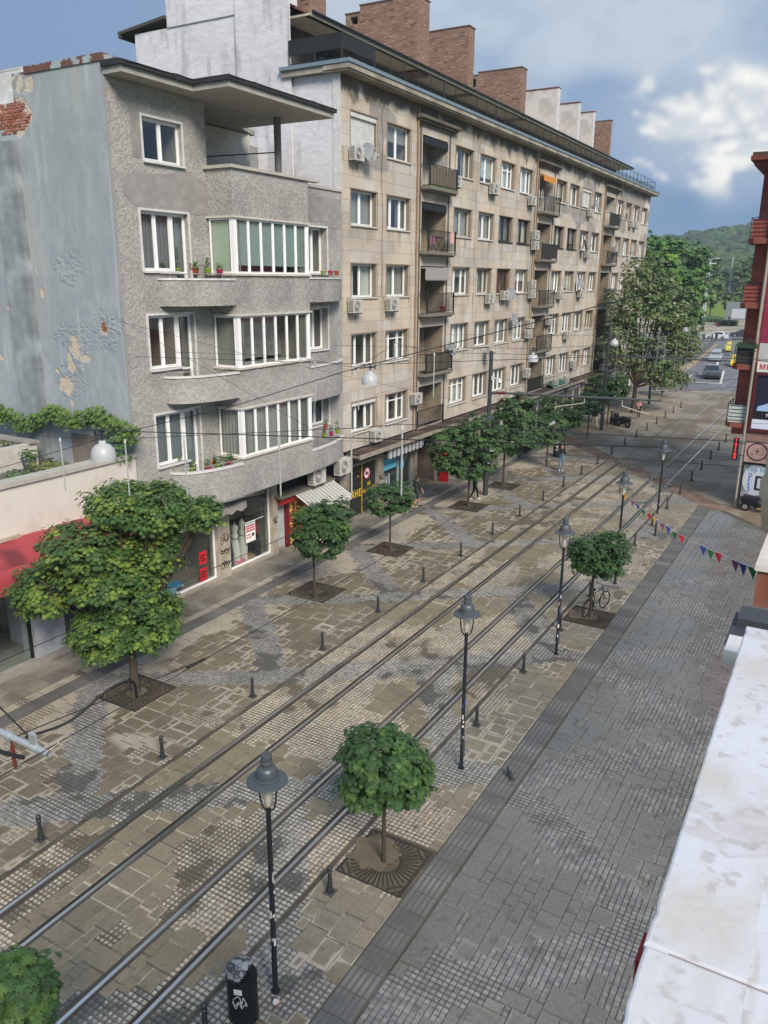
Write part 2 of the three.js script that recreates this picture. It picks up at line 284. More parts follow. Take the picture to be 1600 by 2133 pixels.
// ribbed guide strips for blind walkers
const ribM = [0x8b8a86, 0x94938f, 0x82817d].map((c) => mat(c, .5, { map: mottle2 })); M.ribLow = mat(0x5f5e5a, .6);
const guide = (x0, x1, z0, z1, label) => {
  const t = thing('tactile_strip', label, 'guide strip', 'ribbed guide strips'), far = [], low = [], n = Math.floor((z0 - z1) / .5); let c = 0;
  for (let k = 0; k < n; k++) {
    const za = z0 - k * .5 - .006, zb = za - .488, l = [bx(x0, x1, -.02, -.004, za, zb)], rb = [], w = (x1 - x0) / 5;
    for (let i = 0; i < 5; i++) rb.push(bx(x0 + (i + .2) * w, x0 + (i + .8) * w, -.004, .007, za - .004, zb + .004));
    const m = ribM[Math.floor(hsh(k, Math.round(x0 * 10), 2) * 3)];
    if (c++ < 90) { const q = part('ribbed_plate', l, M.ribLow, t); part('ribs', rb, m, q); } else far.push(...rb), low.push(...l);
  }
  if (far.length) { part('ribbed_plates', low, M.ribLow, t, 'stuff'); part('plate_ribs', far, ribM[0], t, 'stuff'); }
};
guide(-5.78, -5.22, -4.6, -43.2, 'dark ribbed guide strip beside the row of street lamps');
guide(-18, -17.44, -4.6, -52, 'dark ribbed guide strip along the shop fronts');
// slot drains either side of the tracks
for (const [x, s] of [[-12.72, 'beside the bollards in front of the shops'], [-7.42, 'beside the bollards next to the street lamps']])
  setUD(struct('slot_drain', [bx(x - .05, x - .016, -.03, .0, -4.5, -52), bx(x + .016, x + .05, -.03, .0, -4.5, -52), bx(x - .016, x + .016, -.06, -.03, -4.5, -52)], mat(0x6e675c, .8, { map: mottle2 })), 'narrow dark slot drain ' + s, 'drain');
// tram rails: polished head, groove, guard lip, in a strip of dark bitumen and brown sand
RAILS.forEach((x, i) => {
  const lab = ['of the track beside the shops, on its shop side', 'of the track beside the shops, on its inner side', 'of the track beside the lamps, on its inner side', 'of the track beside the lamps, on its lamp side'][i];
  const t = thing('tram_rail', 'grooved steel tram rail ' + lab, 'rail', 'tram rails'), s = i % 2 ? 1 : -1, z0 = -4.5, z1 = -150;
  part('rail_head', [bx(x - .034, x + .034, -.03, .006, z0, z1)], M.steel, t);
  part('guard_lip', [bx(x - s * .075, x - s * .098, -.03, .003, z0, z1)], mat(0x5c5650, .45, { metalness: .8 }), t);
  part('groove_floor', [bx(x - s * .034, x - s * .075, -.05, -.032, z0, z1)], mat(0x2b2723, .9), t);
  part('bitumen_joint', [bx(x + s * .034, x + s * .11, -.03, -.003, z0, z1), bx(x - s * .098, x - s * .13, -.03, -.006, z0, z1)], mat(0x6b6256, .8, { map: mottle2 }), t);
});
// plain brown-grey paving beyond the old stones, with pale cross bands
{
  const gl = [[-18.4, endLine(-18.4)], [-.3, endLine(-.3)], [-.3, -48], [8, -48], [8, -92.2], [-10.3, -91.2], [-20, -87]];
  const m = mat(0xb3a998, .8, { map: tx(512, 512, (u, v) => { const n = fbm(u * 6, v * 6, 5, 9, 6), s = vn(u * 120, v * 120, 4, 120), k = sst(.5, .62, fbm(u * 4, v * 4, 4, 19, 4)); return mix3(grey(205 + 60 * (n - .5) + 24 * (s - .5)), [150, 140, 124], k * .6); }, { m: 9 }) });
  const far = struct('plain_paving', prism(gl, -.05, -.002), m);
  part('house_strip', [bx(-.34, 9, -.05, -.006, 2, -47)], mat(0x8d8981, .8, { map: mottle2 }), far);
  const bm = mat(0xb5ab9a, .85, { map: mottle2 }), bm2 = mat(0x9c8473, .9, { map: mottle2 });
  for (let z = -49.5; z > -90; z -= 3.42) {
    const xl = -18.3, l = [];
    for (let x = xl; x < -4.2; x += 1.2) { const x1 = Math.min(x + 1.195, -4.2); if (z > endLine(x) - 1.3 || RAILS.some((r) => r > x - .15 && r < x1 + .15)) continue; part('pale_band_slab', bx(x, x1, -.02, .003, z, z - .34), bm, far); }
    void l;
  }
  // the diagonal row of brown setts where the two pavings meet
  const dir = [11.5, 12.9], L = Math.hypot(...dir), ux = -dir[0] / L, uz = -dir[1] / L, setts = [];
  for (let s = -.2; s < L + 3; s += .2) for (let w = 0; w < 6; w++) { const x = -4.7 + ux * s - uz * (w * .2 - .55), z = -42.3 + uz * s + ux * (w * .2 - .55); if (RAILS.some((r) => Math.abs(r - x) < .27) || x < -18.3) continue; const g = bc(.186, .03, .186, 0, -.027, 0); g.rotateY(Math.atan2(ux, uz)); setts.push(mv(g, x, hsh(s * 50, w) * .004 + .004, z)); }
  part('brown_setts', wuv(mg(setts)), bm2, far, 'stuff');
  part('pale_sett_row', [bx(-4.75, -4.35, -.02, .004, -44.5, -60)], mat(0xa7a59c, .8, { map: mottle2 }), far);
}

// ================================================================ SHARED PIECES FOR BUILDINGS
const holed = (u0, u1, v0, v1, holes) => {                 // rectangle minus holes [ua, ub, va, vb] -> rectangles, courses kept whole
  const vs = [...new Set([v0, v1, ...holes.flatMap((h) => [h[2], h[3]])])].filter((v) => v >= v0 && v <= v1).sort((a, b) => a - b), out = [];
  for (let i = 0; i + 1 < vs.length; i++) {
    const a = vs[i], b = vs[i + 1], hs = holes.filter((h) => h[2] < b - 1e-4 && h[3] > a + 1e-4).sort((p, q) => p[0] - q[0]); let u = u0;
    for (const h of hs) { if (h[0] > u + 1e-4) out.push([u, Math.min(h[0], u1), a, b]); u = Math.max(u, h[1]); }
    if (u < u1 - 1e-4) out.push([u, u1, a, b]);
  }
  return out;
};
// wall facing +x between depths s0 < s1 (s = -z)
const wallX = (xa, xb, s0, s1, y0, y1, holes = []) => holed(s0, s1, y0, y1, holes).map(([a, b, c, d]) => bx(xa, xb, c, d, -a, -b));
const wallZ = (za, zb, x0, x1, y0, y1, holes = []) => holed(x0, x1, y0, y1, holes).map(([a, b, c, d]) => bx(a, b, c, d, za, zb));
const drape = (w, h, folds, amp, ph = 0) => { const g = new THREE.PlaneGeometry(w, h, Math.max(8, folds * 6), 1), p = g.attributes.position; for (let i = 0; i < p.count; i++) p.setZ(i, amp * Math.sin(p.getX(i) / w * folds * 6.283 + ph) * (.8 + .2 * Math.sin(p.getX(i) * 9))); g.computeVertexNormals(); g.translate(w / 2, h / 2, 0); return g; };
// a window in its own frame: x along the wall, y up, z outwards; the wall face is z = 0
const RW = rng(404);
const win = (parent, p, ry, w, h, o = {}) => {
  const g = sub(o.name || 'window', parent); g.position.copy(p); g.rotation.y = ry;
  const d = o.d ?? .2, f = o.f ?? .065, fr = o.fm || M.upvc, ml = o.ml || [.5], t = .06, bars = [], zf = -d;
  const fb = (x0, x1, y0, y1, z0 = zf - t, z1 = zf) => bx(x0, x1, y0, y1, z0, z1);
  bars.push(fb(0, f, 0, h), fb(w - f, w, 0, h), fb(f, w - f, 0, f), fb(f, w - f, h - f, h));
  const xs = [f, ...ml.flatMap((m) => [m * w - f * .6, m * w + f * .6]), w - f];
  for (let i = 1; i + 1 < xs.length; i += 2) bars.push(fb(xs[i], xs[i + 1], f, h - f));
  if (o.tr) bars.push(fb(f, w - f, h * o.tr - f * .4, h * o.tr + f * .4, zf - t + .004, zf - .004));
  part('frame', bars, fr, g);
  for (let i = 0; i < xs.length; i += 2) { const a = xs[i], b = xs[i + 1]; if (o.sash !== false) { const s = o.sw ?? .026; part('sash', [fb(a, a + s, f, h - f, zf - .05, zf + .012), fb(b - s, b, f, h - f, zf - .05, zf + .012), fb(a + s, b - s, f, f + s, zf - .05, zf + .012), fb(a + s, b - s, h - f - s, h - f, zf - .05, zf + .012)], fr, g); }
    part('pane', bx(a, b, f, h - f, zf - .034, zf - .028), M.glass, g); }
  if (o.sill !== 0) part('sill', [bx(-.05, w + .05, -.06, -.005, zf + .01, o.so ?? .06)], o.sm || M.white, g);
  const cd = o.cd ?? RW(), cm = o.cm || [M.curtain, M.curtain2, M.curtain3, M.curtain][Math.floor(RW() * 4)], zc = zf - .16;
  const cur = (x, cw) => part('curtain', mv(drape(cw, h, Math.max(2, Math.round(cw / .16)), .025, x * 5), x, 0, zc), cm, g);
  cm.side = THREE.DoubleSide;
  if (o.blind) part('blind', [bx(f, w - f, h * (1 - o.blind), h, zf - .1, zf - .09)], o.bm || M.blind, g);
  else if (cd < .45) { cur(.02, w - .04); } else if (cd < .75) { cur(.02, w * .36); cur(w * .66, w * .32); } else if (cd < .88) cur(.02, w * .5);
  const rd = o.rd ?? 2.4, ri = o.ri ?? 0; part('room_recess', [bx(-.02, w + .02, -.02, h + .02, zf - rd - .02, zf - rd), bx(ri - .04, ri - .005, 0, h, zf - rd, zf - .07), bx(w - ri + .005, w - ri + .04, 0, h, zf - rd, zf - .07), bx(-.02, w + .02, h + .005, h + .04, zf - rd, zf - .07), bx(-.02, w + .02, -.04, -.005, zf - rd, zf - .07)], M.room, g);
  return g;
};
const HP = Math.PI / 2;
// leaf shapes: a lobed leaf folded along its middle, about 1 unit across
const leafGeo = (() => {
  const o = [[0, -.5], [.1, -.28], [.46, -.34], [.34, -.12], [.52, .12], [.24, .12], [.3, .38], [.1, .26], [0, .55]];
  const P = []; const z = (x) => -Math.abs(x) * .35;
  const tri = (a, b, c) => P.push(...a, ...b, ...c);
  for (const s of [1, -1]) for (let i = 0; i + 1 < o.length; i++) { const a = [o[i][0] * s, o[i][1], z(o[i][0])], b = [o[i + 1][0] * s, o[i + 1][1], z(o[i + 1][0])], c = [0, 0, 0]; s > 0 ? tri(c, a, b) : tri(c, b, a); }
  const g = new THREE.BufferGeometry(); g.setAttribute('position', new THREE.Float32BufferAttribute(P, 3)); g.setAttribute('uv', new THREE.Float32BufferAttribute(new Float32Array(P.length / 3 * 2), 2)); g.computeVertexNormals(); return g;
})();
const leafM = new THREE.MeshPhysicalMaterial({ color: 0xffffff, roughness: .7, transmission: .3, thickness: 0, side: THREE.DoubleSide });
const leaves = (name, parent, list) => {                   // list of [x, y, z, size, nx, ny, nz, spin, r, g, b]
  const m = new THREE.InstancedMesh(leafGeo, leafM, list.length), Q = new THREE.Quaternion(), Q2 = new THREE.Quaternion(), mt = new THREE.Matrix4(), c = new THREE.Color(), n = V(0, 0, 0);
  list.forEach((l, i) => { n.set(l[4], l[5], l[6]).normalize(); Q.setFromUnitVectors(V(0, 0, 1), n); Q2.setFromAxisAngle(V(0, 0, 1), l[7]); Q.multiply(Q2); mt.compose(V(l[0], l[1], l[2]), Q, V(l[3], l[3], l[3])); m.setMatrixAt(i, mt); m.setColorAt(i, c.setRGB(l[8], l[9], l[10])); });
  m.name = name; m.userData.kind = 'stuff'; parent.add(m); return m;
};
const tuft = (parent, n, r, h, s, col, R, name = 'foliage') => { const l = []; for (let i = 0; i < n; i++) { const a = R() * 6.283, q = Math.sqrt(R()) * r, y = R() * h, k = .7 + R() * .6; l.push([Math.cos(a) * q, y, Math.sin(a) * q, s * (.6 + R() * .8), Math.cos(a) * .6, .6 + R(), Math.sin(a) * .6, R() * 6.283, col[0] * k, col[1] * k, col[2] * k]); } return leaves(name, parent, l); };
const potShape = lathe([[.001, 0], [.075, 0], [.105, .17], [.12, .17], [.12, .2], [.1, .2], [.09, .16], [.001, .16]], 14);
const potCol = { pink: 0xc81e63, green: 0x9cb83a, orange: 0xc05f3a, brown: 0x3b2422, grey: 0x7d7f84 };
const POTR = rng(88);
const flowerPot = (p, col, label, o = {}) => {
  const t = thing('flower_pot', label, 'flower pot', o.group || 'flower pots on the grey house', p); t.scale.setScalar(o.s || 1);
  part('pot', potShape.clone(), pm(potCol[col], .5), t); part('soil', cyl(.088, .088, .01, 0, .155, 0, 12), M.soil, t);
  const f = o.plant ?? .22; if (f) { const k = sub('plant', t); k.position.y = .17; tuft(k, o.n || 60, o.r || .13, f, o.ls || .07, o.col || [.08, .2, .04], POTR); if (o.bloom) { const l = []; for (let i = 0; i < 6; i++) l.push(mv(new THREE.IcosahedronGeometry(.022, 0), rr(-.1, .1), f * rr(.7, 1.05), rr(-.1, .1))); part('blossom', l, mat(o.bloom, .7), t); } }
  return t;
};

// ================================================================ GREY ROUGHCAST HOUSE
const FX = -19.7, BX = -18.55, B0 = 21.88, B1 = 26.2;
{
  const b = thing('grey_apartment_house', 'grey roughcast apartment house with curved balconies and a flat concrete roof slab', 'building');
  const lev = [[13.1, 11.3, 10.35], [9.92, 8.2, 7.2], [6.7, 4.95, 3.7]];           // head, sill, balcony floor
  const holes = [[19.2, 20.88, 14.55, 15.8], [22.25, 25.85, 11.25, 13.04], [22.25, 25.85, 8.07, 9.83], [22.25, 25.85, 4.87, 6.6]];
  for (const [h, s, f] of lev) holes.push([18.87, 20.3, s, h], [20.3, 20.95, f, h], [27, 29.12, s, h]);
  part('street_wall', [...wallX(-20.05, FX, 17.92, 22.02, 3.45, 16.65, holes), ...wallX(-20.05, FX, 22.02, 30.24, 3.45, 14.6, holes)], M.cast, b);
  // smooth grey repair patches
  const patchM = pm(0xaaa6a2, .92);
  part('smooth_patch', [bx(FX, FX + .012, 13.32, 14.3, -26.3, -30.2), bx(FX, FX + .012, 13.13, 13.32, -29.2, -30.2)], patchM, b);
  { const key = [[-18.95, 13.18], [-18.3, 13.5], [-18.25, 13.95], [-18.7, 14.2], [-19.2, 14.2], [-20.3, 14.28], [-21.0, 14.42], [-21.5, 14.25], [-21.86, 14.1], [-21.86, 13.18]], cv = new THREE.CatmullRomCurve3(key.map(([z, y]) => V(z, y, 0)), true, 'catmullrom', .3).getPoints(110), l = cv.map((p) => [cl(p.x + (fbm(p.x * 7, p.y * 7, 3, 8) - .5) * .16, -21.87, -18), p.y + (fbm(p.x * 7 + 9, p.y * 7, 3, 8) - .5) * .16]); const g = ext(l.map(([z, y]) => [-z, y]), .012); g.rotateY(HP); part('smooth_patch', wuv(mv(g, FX, 0, 0)), patchM, b); }
  // bay bands, corner piers
  part('bay_wall', [[3.45, 4.8], [6.66, 8.0], [9.89, 11.18], [13.1, 14.58]].map(([a, c]) => prism([[FX, -B0], [BX, -B0], [BX, -B1], [FX, -B1]], a, c)), M.cast, b);
  const trim = M.cream;
  for (const [y0, y1] of [[4.8, 4.87], [6.6, 6.66], [8.0, 8.07], [9.83, 9.89], [11.18, 11.25], [13.04, 13.1]]) part('bay_ledge', prism([[FX, -B0 + .06], [BX + .07, -B0 + .06], [BX + .07, -B1 - .06], [FX, -B1 - .06]], y0, y1), trim, b);
  for (const [h, s] of [[13.04, 11.25], [9.83, 8.07], [6.6, 4.87]]) {
    const hh = h - s, k = lev.findIndex((l) => Math.abs(l[0] - h) < .4);
    part('corner_post', [bx(BX - .12, BX, s, h, -B0, -B0 - .12), bx(BX - .12, BX, s, h, -B1 + .12, -B1)], M.upvc, b);
    const o = { name: 'bay_window', d: .02, f: .042, sw: .018, sill: 0, rd: 3 };
    win(b, V(BX - .0, s, -B0 - .12), HP, B1 - B0 - .24, hh, { ...o, ri: .3, ml: [1 / 6, 2 / 6, 3 / 6, 4 / 6, 5 / 6], cm: [M.blind, M.curtain3, M.curtain2][k], cd: k === 1 ? .95 : .2, blind: k === 0 ? .85 : 0, bm: mat(0x9fb0aa, .9) });
    win(b, V(FX + .06, s, -B0), 0, -FX + BX - .18, hh, { ...o, ml: [], rd: .2, cm: [M.blind, M.curtain3, M.curtain2][k], cd: k === 1 ? .95 : .2, blind: k === 0 ? 1 : 0, bm: mat(0xc9ceb8, .9) });
    win(b, V(BX - .12, s, -B1), Math.PI, -FX + BX - .18, hh, { ...o, ml: [], rd: .2, cd: .95 });
  }
  // windows and balcony doors
  lev.forEach(([h, s, f], i) => {
    win(b, V(FX, s, -18.87), HP, 1.43, h - s, { ml: [.5], d: .16, so: .09, cd: [.2, .95, .2][i], cm: M.curtain3 });
    win(b, V(FX, f, -20.3), HP, .65, h - f, { name: 'balcony_door', ml: [], d: .16, sill: 0, tr: .33, cd: [.2, .95, .2][i], cm: M.curtain3 });
    win(b, V(FX, s, -27), HP, 2.12, h - s, { ml: [.34, .68], d: .3, so: .07, cd: .95, blind: i === 2 ? 1 : 0, bm: mat(0x3a3d42, .6) });
    part('window_surround', [bx(FX, FX + .035, h, h + .07, -18.8, -21.02), bx(FX, FX + .035, s - .03, h, -18.8, -18.87), bx(FX, FX + .035, f, h, -20.95, -21.02)], M.white, b);
    part('window_surround', [bx(FX, FX + .035, h, h + .07, -26.9, -29.19), bx(FX, FX + .035, s, h, -29.12, -29.19)], M.white, b);
  });
  win(b, V(FX, 14.55, -19.2), HP, 1.68, 1.25, { ml: [.5], d: .14, so: .1, cd: .95 });
  part('window_surround', [bx(FX, FX + .03, 15.8, 15.87, -19.13, -20.95), bx(FX, FX + .03, 14.55, 15.8, -19.13, -19.2), bx(FX, FX + .03, 14.55, 15.8, -20.88, -20.95)], M.white, b);
  part('smooth_patch', [bx(FX, FX + .01, 14.6, 16.0, -18.75, -19.12)], pm(0xa09f99, .92), b);
  // curved balconies
  const arc = (cz, a, bb, off, dir, n = 14, pw = 1) => { const l = []; for (let i = 0; i <= n; i++) { const t = i / n * HP, c = Math.cos(t), s = Math.sin(t); l.push([FX + (bb + off) * Math.pow(s, pw), cz + dir * (a + off) * Math.pow(c, pw)]); } return l; };
  const curved = (cz, a, bb, dir, y0, y1, fl, rail) => {
    const g = sub('balcony', b), out = arc(cz, a, bb, 0, dir), inn = arc(cz, a, bb, -.13, dir).reverse();
    part('parapet', prism([...out, ...inn], y0, y1), M.cast, g);
    part('floor_slab', prism([...arc(cz, a, bb, -.02, dir), [FX, cz]], y0 - .002 + .02, fl), M.smooth, g);
    part('coping', prism([...arc(cz, a, bb, .04, dir), ...arc(cz, a, bb, -.17, dir).reverse()], y1, y1 + .06), M.white, g);
    if (rail) { const c = arc(cz, a, bb, -.06, dir).map(([x, z]) => V(x, y1 + .2, z)); const l = [tube(c, .013, 30)]; for (const i of [0, 3, 6, 9, 12, 14]) l.push(bar(V(c[i].x, y1 + .05, c[i].z), c[i], .009)); part('handrail', l, mat(0xa7a294, .5, { metalness: .3 }), g); }
  };
  const cz = -B0, a = B0 - 19.42;
  curved(cz, a, 1.12, 1, 10.2, 11.02, 10.34, true); curved(cz, a, 1.12, 1, 7.03, 7.88, 7.18, true); curved(cz, a, 1.12, 1, 3.45, 4.6, 3.68, true);
  const cy = -B1, a2 = 29.95 - B1;
  curved(cy, a2, .98, -1, 10.2, 11.08, 10.34, true); curved(cy, a2, .98, -1, 6.3, 7.66, 6.45, true); curved(cy, a2, .98, -1, 3.45, 4.25, 3.6, true);
  part('bottom_slab', [prism([...arc(cz, a, 1.12, -.01, 1), ...arc(cy, a2, .98, -.01, -1).reverse()], 3.38, 3.449)], M.smooth, b);
  // terrace on top of the bay
  part('terrace_coping', [bx(BX - .2, BX + .09, 14.58, 14.68, -B0 + .09, -B1 - .7), bx(FX, BX - .2, 14.58, 14.68, -B0 + .09, -B0 - .12), bx(FX - .25, FX + .06, 14.6, 14.7, -B1 - .72, -30.25)], pm(0xcfcabf, .9), b);
  part('terrace_floor', [bx(-24, FX - .36, 14.3, 14.45, -22.1, -30.2), bx(FX - .36, BX - .21, 14.3, 14.45, -22.1, -26.1)], M.smooth, b);
  part('upper_side_wall', [bx(-24, FX - .36, 14.46, 16.7, -21.8, -22.02)], M.smooth, b);
  part('terrace_back_wall', [bx(-22.4, -22.2, 14.45, 16.6, -22.03, -24.3), bx(-22.2, -22.0, 14.45, 16.6, -24.1, -24.32), bx(-22.4, -22.19, 14.45, 16.6, -24.33, -27.4)], pm(0xd8d4c8, .9), b);
  part('column', [cyl(.13, .13, 2.2, -19.2, 14.45, -25.3, 20)], pm(0x8b8a88, .9), b);
  part('washing_bar', [bar(V(-22.1, 15.38, -24.2), V(-19.25, 15.5, -25.28), .022)], M.iron, b);
  // roof
  const ro = [[-23.7, -18.26], [-19.72, -18.26], [-19.72, -17.86], [-18.95, -17.86], [-18.95, -20.72], [-17.5, -20.72], [-17.5, -26.45], [-21.8, -26.45], [-22.4, -28], [-23.7, -28]];
  part('roof_slab', prism(ro, 16.66, 16.84), pm(0xb9b6ae, .9), b);
  { const g = new THREE.PlaneGeometry(8.6, 10.6, 60, 70); g.rotateX(-HP); g.translate(-21.7, 0, -22.8); const p = g.attributes.position, keep = [], inR = (x, z) => x < -17.42 && z > -26.5 && z < -17.9 && (x < -18.88 || z < -20.66) && (x > -19.7 || z < -18.32); for (let i = 0; i < p.count; i++) p.setY(i, 16.87 + .14 * fbm(p.getX(i) * 1.6, p.getZ(i) * 1.6, 3, 61)); const q = g.toNonIndexed(), a3 = q.attributes.position, P = []; for (let i = 0; i < a3.count; i += 3) { const cx = (a3.getX(i) + a3.getX(i + 1) + a3.getX(i + 2)) / 3, c2 = (a3.getZ(i) + a3.getZ(i + 1) + a3.getZ(i + 2)) / 3; if (inR(cx, c2)) for (let k = 0; k < 3; k++) P.push(a3.getX(i + k), a3.getY(i + k), a3.getZ(i + k)); } const n = new THREE.BufferGeometry(); n.setAttribute('position', new THREE.Float32BufferAttribute(P, 3)); n.computeVertexNormals(); part('roofing_felt', wuv(n), mat(0x35383b, .9, { map: mottle2, side: THREE.DoubleSide }), b); }
  part('roofing_edge', [bx(-18.99, -18.86, 16.84, 16.97, -17.8, -20.66), bx(-18.86, -17.42, 16.84, 16.98, -20.64, -20.76), bx(-17.54, -17.42, 16.84, 16.97, -20.76, -26.52), bx(-19.7, -18.99, 16.84, 17.0, -17.78, -17.92)], mat(0x3a3c3e, .9, { map: mottle2 }), b);
  // the bare blue-painted gable
  const gx0 = -27.4, gx1 = FX, gy0 = 4.6, gy1 = 17.02, PT = [];   // peeled patches: [x, y, rx, ry, kind] from where they sit in the photo
  for (const [px, py, w, h, k] of [[158, 725, 14, 26, 0], [150, 760, 10, 22, 0], [178, 748, 12, 10, 0], [140, 800, 15, 20, 0], [218, 685, 9, 16, 2], [90, 610, 6, 9, 0], [152, 838, 4, 8, 0], [120, 772, 5, 5, 0], [78, 562, 3, 9, 0], [22, 640, 7, 6, 0], [5, 745, 6, 6, 0], [30, 232, 40, 32, 2], [40, 270, 14, 14, 0], [62, 175, 10, 14, 0], [35, 170, 22, 24, 3]]) { const p = onZ(px, py, -17.9), q = onZ(px + w, py + h, -17.9); PT.push([p.x, p.y, Math.abs(q.x - p.x), Math.abs(q.y - p.y), k]); }
  const RUF = [[142, 560, 38, 42], [160, 705, 55, 40], [150, 790, 45, 45], [225, 690, 38, 50]].map(([px, py, w, h]) => { const p = onZ(px, py, -17.9), q = onZ(px + w, py + h, -17.9); return [p.x, p.y, Math.abs(q.x - p.x), Math.abs(q.y - p.y)]; });
  const GW = 640, GH = 1024, hb = new Uint8Array(GW * GH * 4);
  const gm = tx(GW, GH, (u, v, i, j) => {
    const x = gx0 + u * (gx1 - gx0), y = gy0 + v * (gy1 - gy0), n = fbm(x * .5, y * .5, 4, 5), n2 = fbm(x * 2.6, y * 1.1, 4, 6), st = fbm(x * 5, y * .35, 3, 8), fi = vn(x * 40, y * 40, 9);
    let c = mix3([150, 157, 162], [172, 179, 182], sst(.3, .7, n * .5 + n2 * .5)); c = mix3(c, [136, 144, 152], sst(.55, .75, n2) * .5); c = mix3(c, [190, 196, 198], sst(.62, .78, st) * .45);
    c = mix3(c, [166, 171, 168], sst(.5, .7, fbm(x * .8 + 9, y * .3, 3, 71)) * .6);
    let hgt = .5 + .25 * (n2 - .5) + .08 * (fi - .5), ruf = 0; for (const [a, b2, rx, ry] of RUF) ruf = Math.max(ruf, sst(1.1, .75, Math.hypot((x - a) / rx, (y - b2) / ry) + (fbm(x * 3, y * 3, 2, 14) - .5) * .5));
    const rip = cl(Math.abs(fbm(x * 5, y * 7, 4, 15) - .5) * 4); hgt += ruf * (rip - .5) * .55; c = mix3(c, [132, 142, 150], ruf * .35 * rip);
    for (const [a, b2, rx, ry, k] of PT) { const d = Math.hypot((x - a) / rx, (y - b2) / ry) + (fbm(x * 5, y * 5, 3, 23) - .5) * 1.3; if (d < 1) { hgt -= .4 * sst(1, .9, d); const base = [206, 190, 168]; let pc = mix3(base, [188, 176, 160], fbm(x * 8, y * 8, 3, 4)); if (k === 2 && d < .72) { const row = Math.floor(y / .08), off = (row & 1) * .13, bxx = (x + off) / .26, mor = (y / .08 % 1 < .16) || (bxx - Math.floor(bxx) < .07); pc = mor ? [176, 164, 148] : mix3([142, 78, 60], [122, 66, 52], hsh(Math.floor(bxx), row)); } if (k === 3) pc = mix3([150, 150, 146], [196, 190, 172], sst(.45, .6, fbm(x * 6, y * 6, 3, 44))); c = mix3(c, pc, sst(1, .94, d)); } }
    const g = (fi - .5) * 8; c = [c[0] + g, c[1] + g, c[2] + g];
    if (x > gx1 - .05 - .1 * n2) c = mix3(c, [150, 148, 142], .6);
    const q = (j * GW + i) * 4; hb[q] = hb[q + 1] = hb[q + 2] = 255 * cl(hgt); hb[q + 3] = 255; return c;
  }, { clamp: true });
  const hT = new THREE.DataTexture(hb, GW, GH, THREE.RGBAFormat); hT.magFilter = THREE.LinearFilter; hT.needsUpdate = true;
  for (const t of [gm, hT]) { t.repeat.set(1 / (gx1 - gx0), 1 / (gy1 - gy0)); t.offset.set(-gx0 / (gx1 - gx0), -gy0 / (gy1 - gy0)); }
  M.gable = mat(0xffffff, .9, { map: gm, bumpMap: hT, bumpScale: .035 });
  part('gable_wall', [bx(-23.75, FX - .004, gy0, gy1, -17.88, -17.915), bx(gx0, -23.75, gy0, 16.3, -17.88, -17.915), bx(-23.75, -20.06, gy0, gy1, -17.92, -18.25), bx(gx0, -23.76, gy0, 16.3, -17.92, -18.25)], M.gable, b);
  part('gable_pilaster', [bx(-24.9, -23.8, gy0, 15.2, -17.66, -17.899)], mat(0xb4bec2, .9, { map: mottle2 }), b);
  { const R = rng(5), bm = [mat(0x9a5f4b, .95), mat(0x86503f, .95), mat(0xa8796a, .95)]; for (let row = 0; row < 8; row++) for (let q = 0; q < 6; q++) { const x = -24.75 + (row & 1) * .13 + q * .26, y = 15.42 + row * .085, d = Math.hypot((x - -24.0) / .85, (y - 15.75) / .4); if (d > .8 + R() * .35 || y > 16.2) continue; part('brick', bx(x, x + .235 - R() * .04, y, y + .068, -17.862 + R() * .006, -17.885), bm[Math.floor(R() * 3)], b); } }
  { const rm = mat(0xffffff, .7, { map: tx(256, 64, (u, v) => { const n = fbm(u * 14, v * 3, 4, 9, 14); return n > .54 ? mix3([118, 84, 72], [98, 68, 58], fbm(u * 30, v * 8, 2, 3)) : mix3([178, 186, 188], [158, 166, 168], n * 2); }, { m: 3.2, mh: .8 }) }); part('rusty_flashing', [bx(-23.1, FX + .02, 17.02, 17.22, -17.84, -18.3), bx(-23.75, -23.1, 17.02, 17.1, -17.9, -18.26)], rm, b); }
  { const nb = thing('white_neighbour_house', 'white rear house wall rising behind the blue gable', 'building'); part('wall', [bx(-34, -23.77, 4.6, 17.32, -18.27, -24)], pm(0xe9e9e6, .9), nb); part('roof_edge', [bx(-34, -23.77, 17.32, 17.38, -18.26, -24)], pm(0xdad8d2, .9), nb); }
  part('back_wall', [bx(-24.2, -23.9, 4.6, 16.6, -24.1, -30.2)], M.smooth, b);
  // ground floor shop fronts
  const gs = mat(0xd6cbb8, .7, { map: mottle2 });
  for (const [s0, s1, h] of [[17.92, 18.3, 3.36], [21.55, 22.2, 3.36], [24.88, 25.2, 3.36], [29.9, 30.22, 3.36]]) for (let y = 0, k = 0; y < h - .05; y += .56, k++) part('pillar_stone', bx(-20.1, FX + .04, y + .005, Math.min(h, y + .552), -s0, -s1), gs, b);
  part('shop_plinth', [bx(-20.1, FX + .02, 0, .1, -18.3, -21.55), bx(-20.1, FX + .02, 0, .12, -22.2, -24.88), bx(-20.2, FX - .25, 0, .12, -25.2, -29.9)], gs, b);
  part('shop_floor', [bx(-23, -20.1, .02, .1, -17.95, -30.2)], pm(0x9a948a, .6), b);
  part('shop_back_wall', [bx(-23.2, -23, 0, 3.4, -17.95, -30.2), bx(-23, -20.1, .1, 3.38, -25, -25.12), bx(-23, -20.1, .1, 3.38, -21.8, -21.9)], pm(0x8f897f, .9), b);
  part('shop_ceiling', [bx(-23.2, FX - .02, 3.3, 3.375, -17.95, -30.2)], pm(0x8d887f, .9), b);
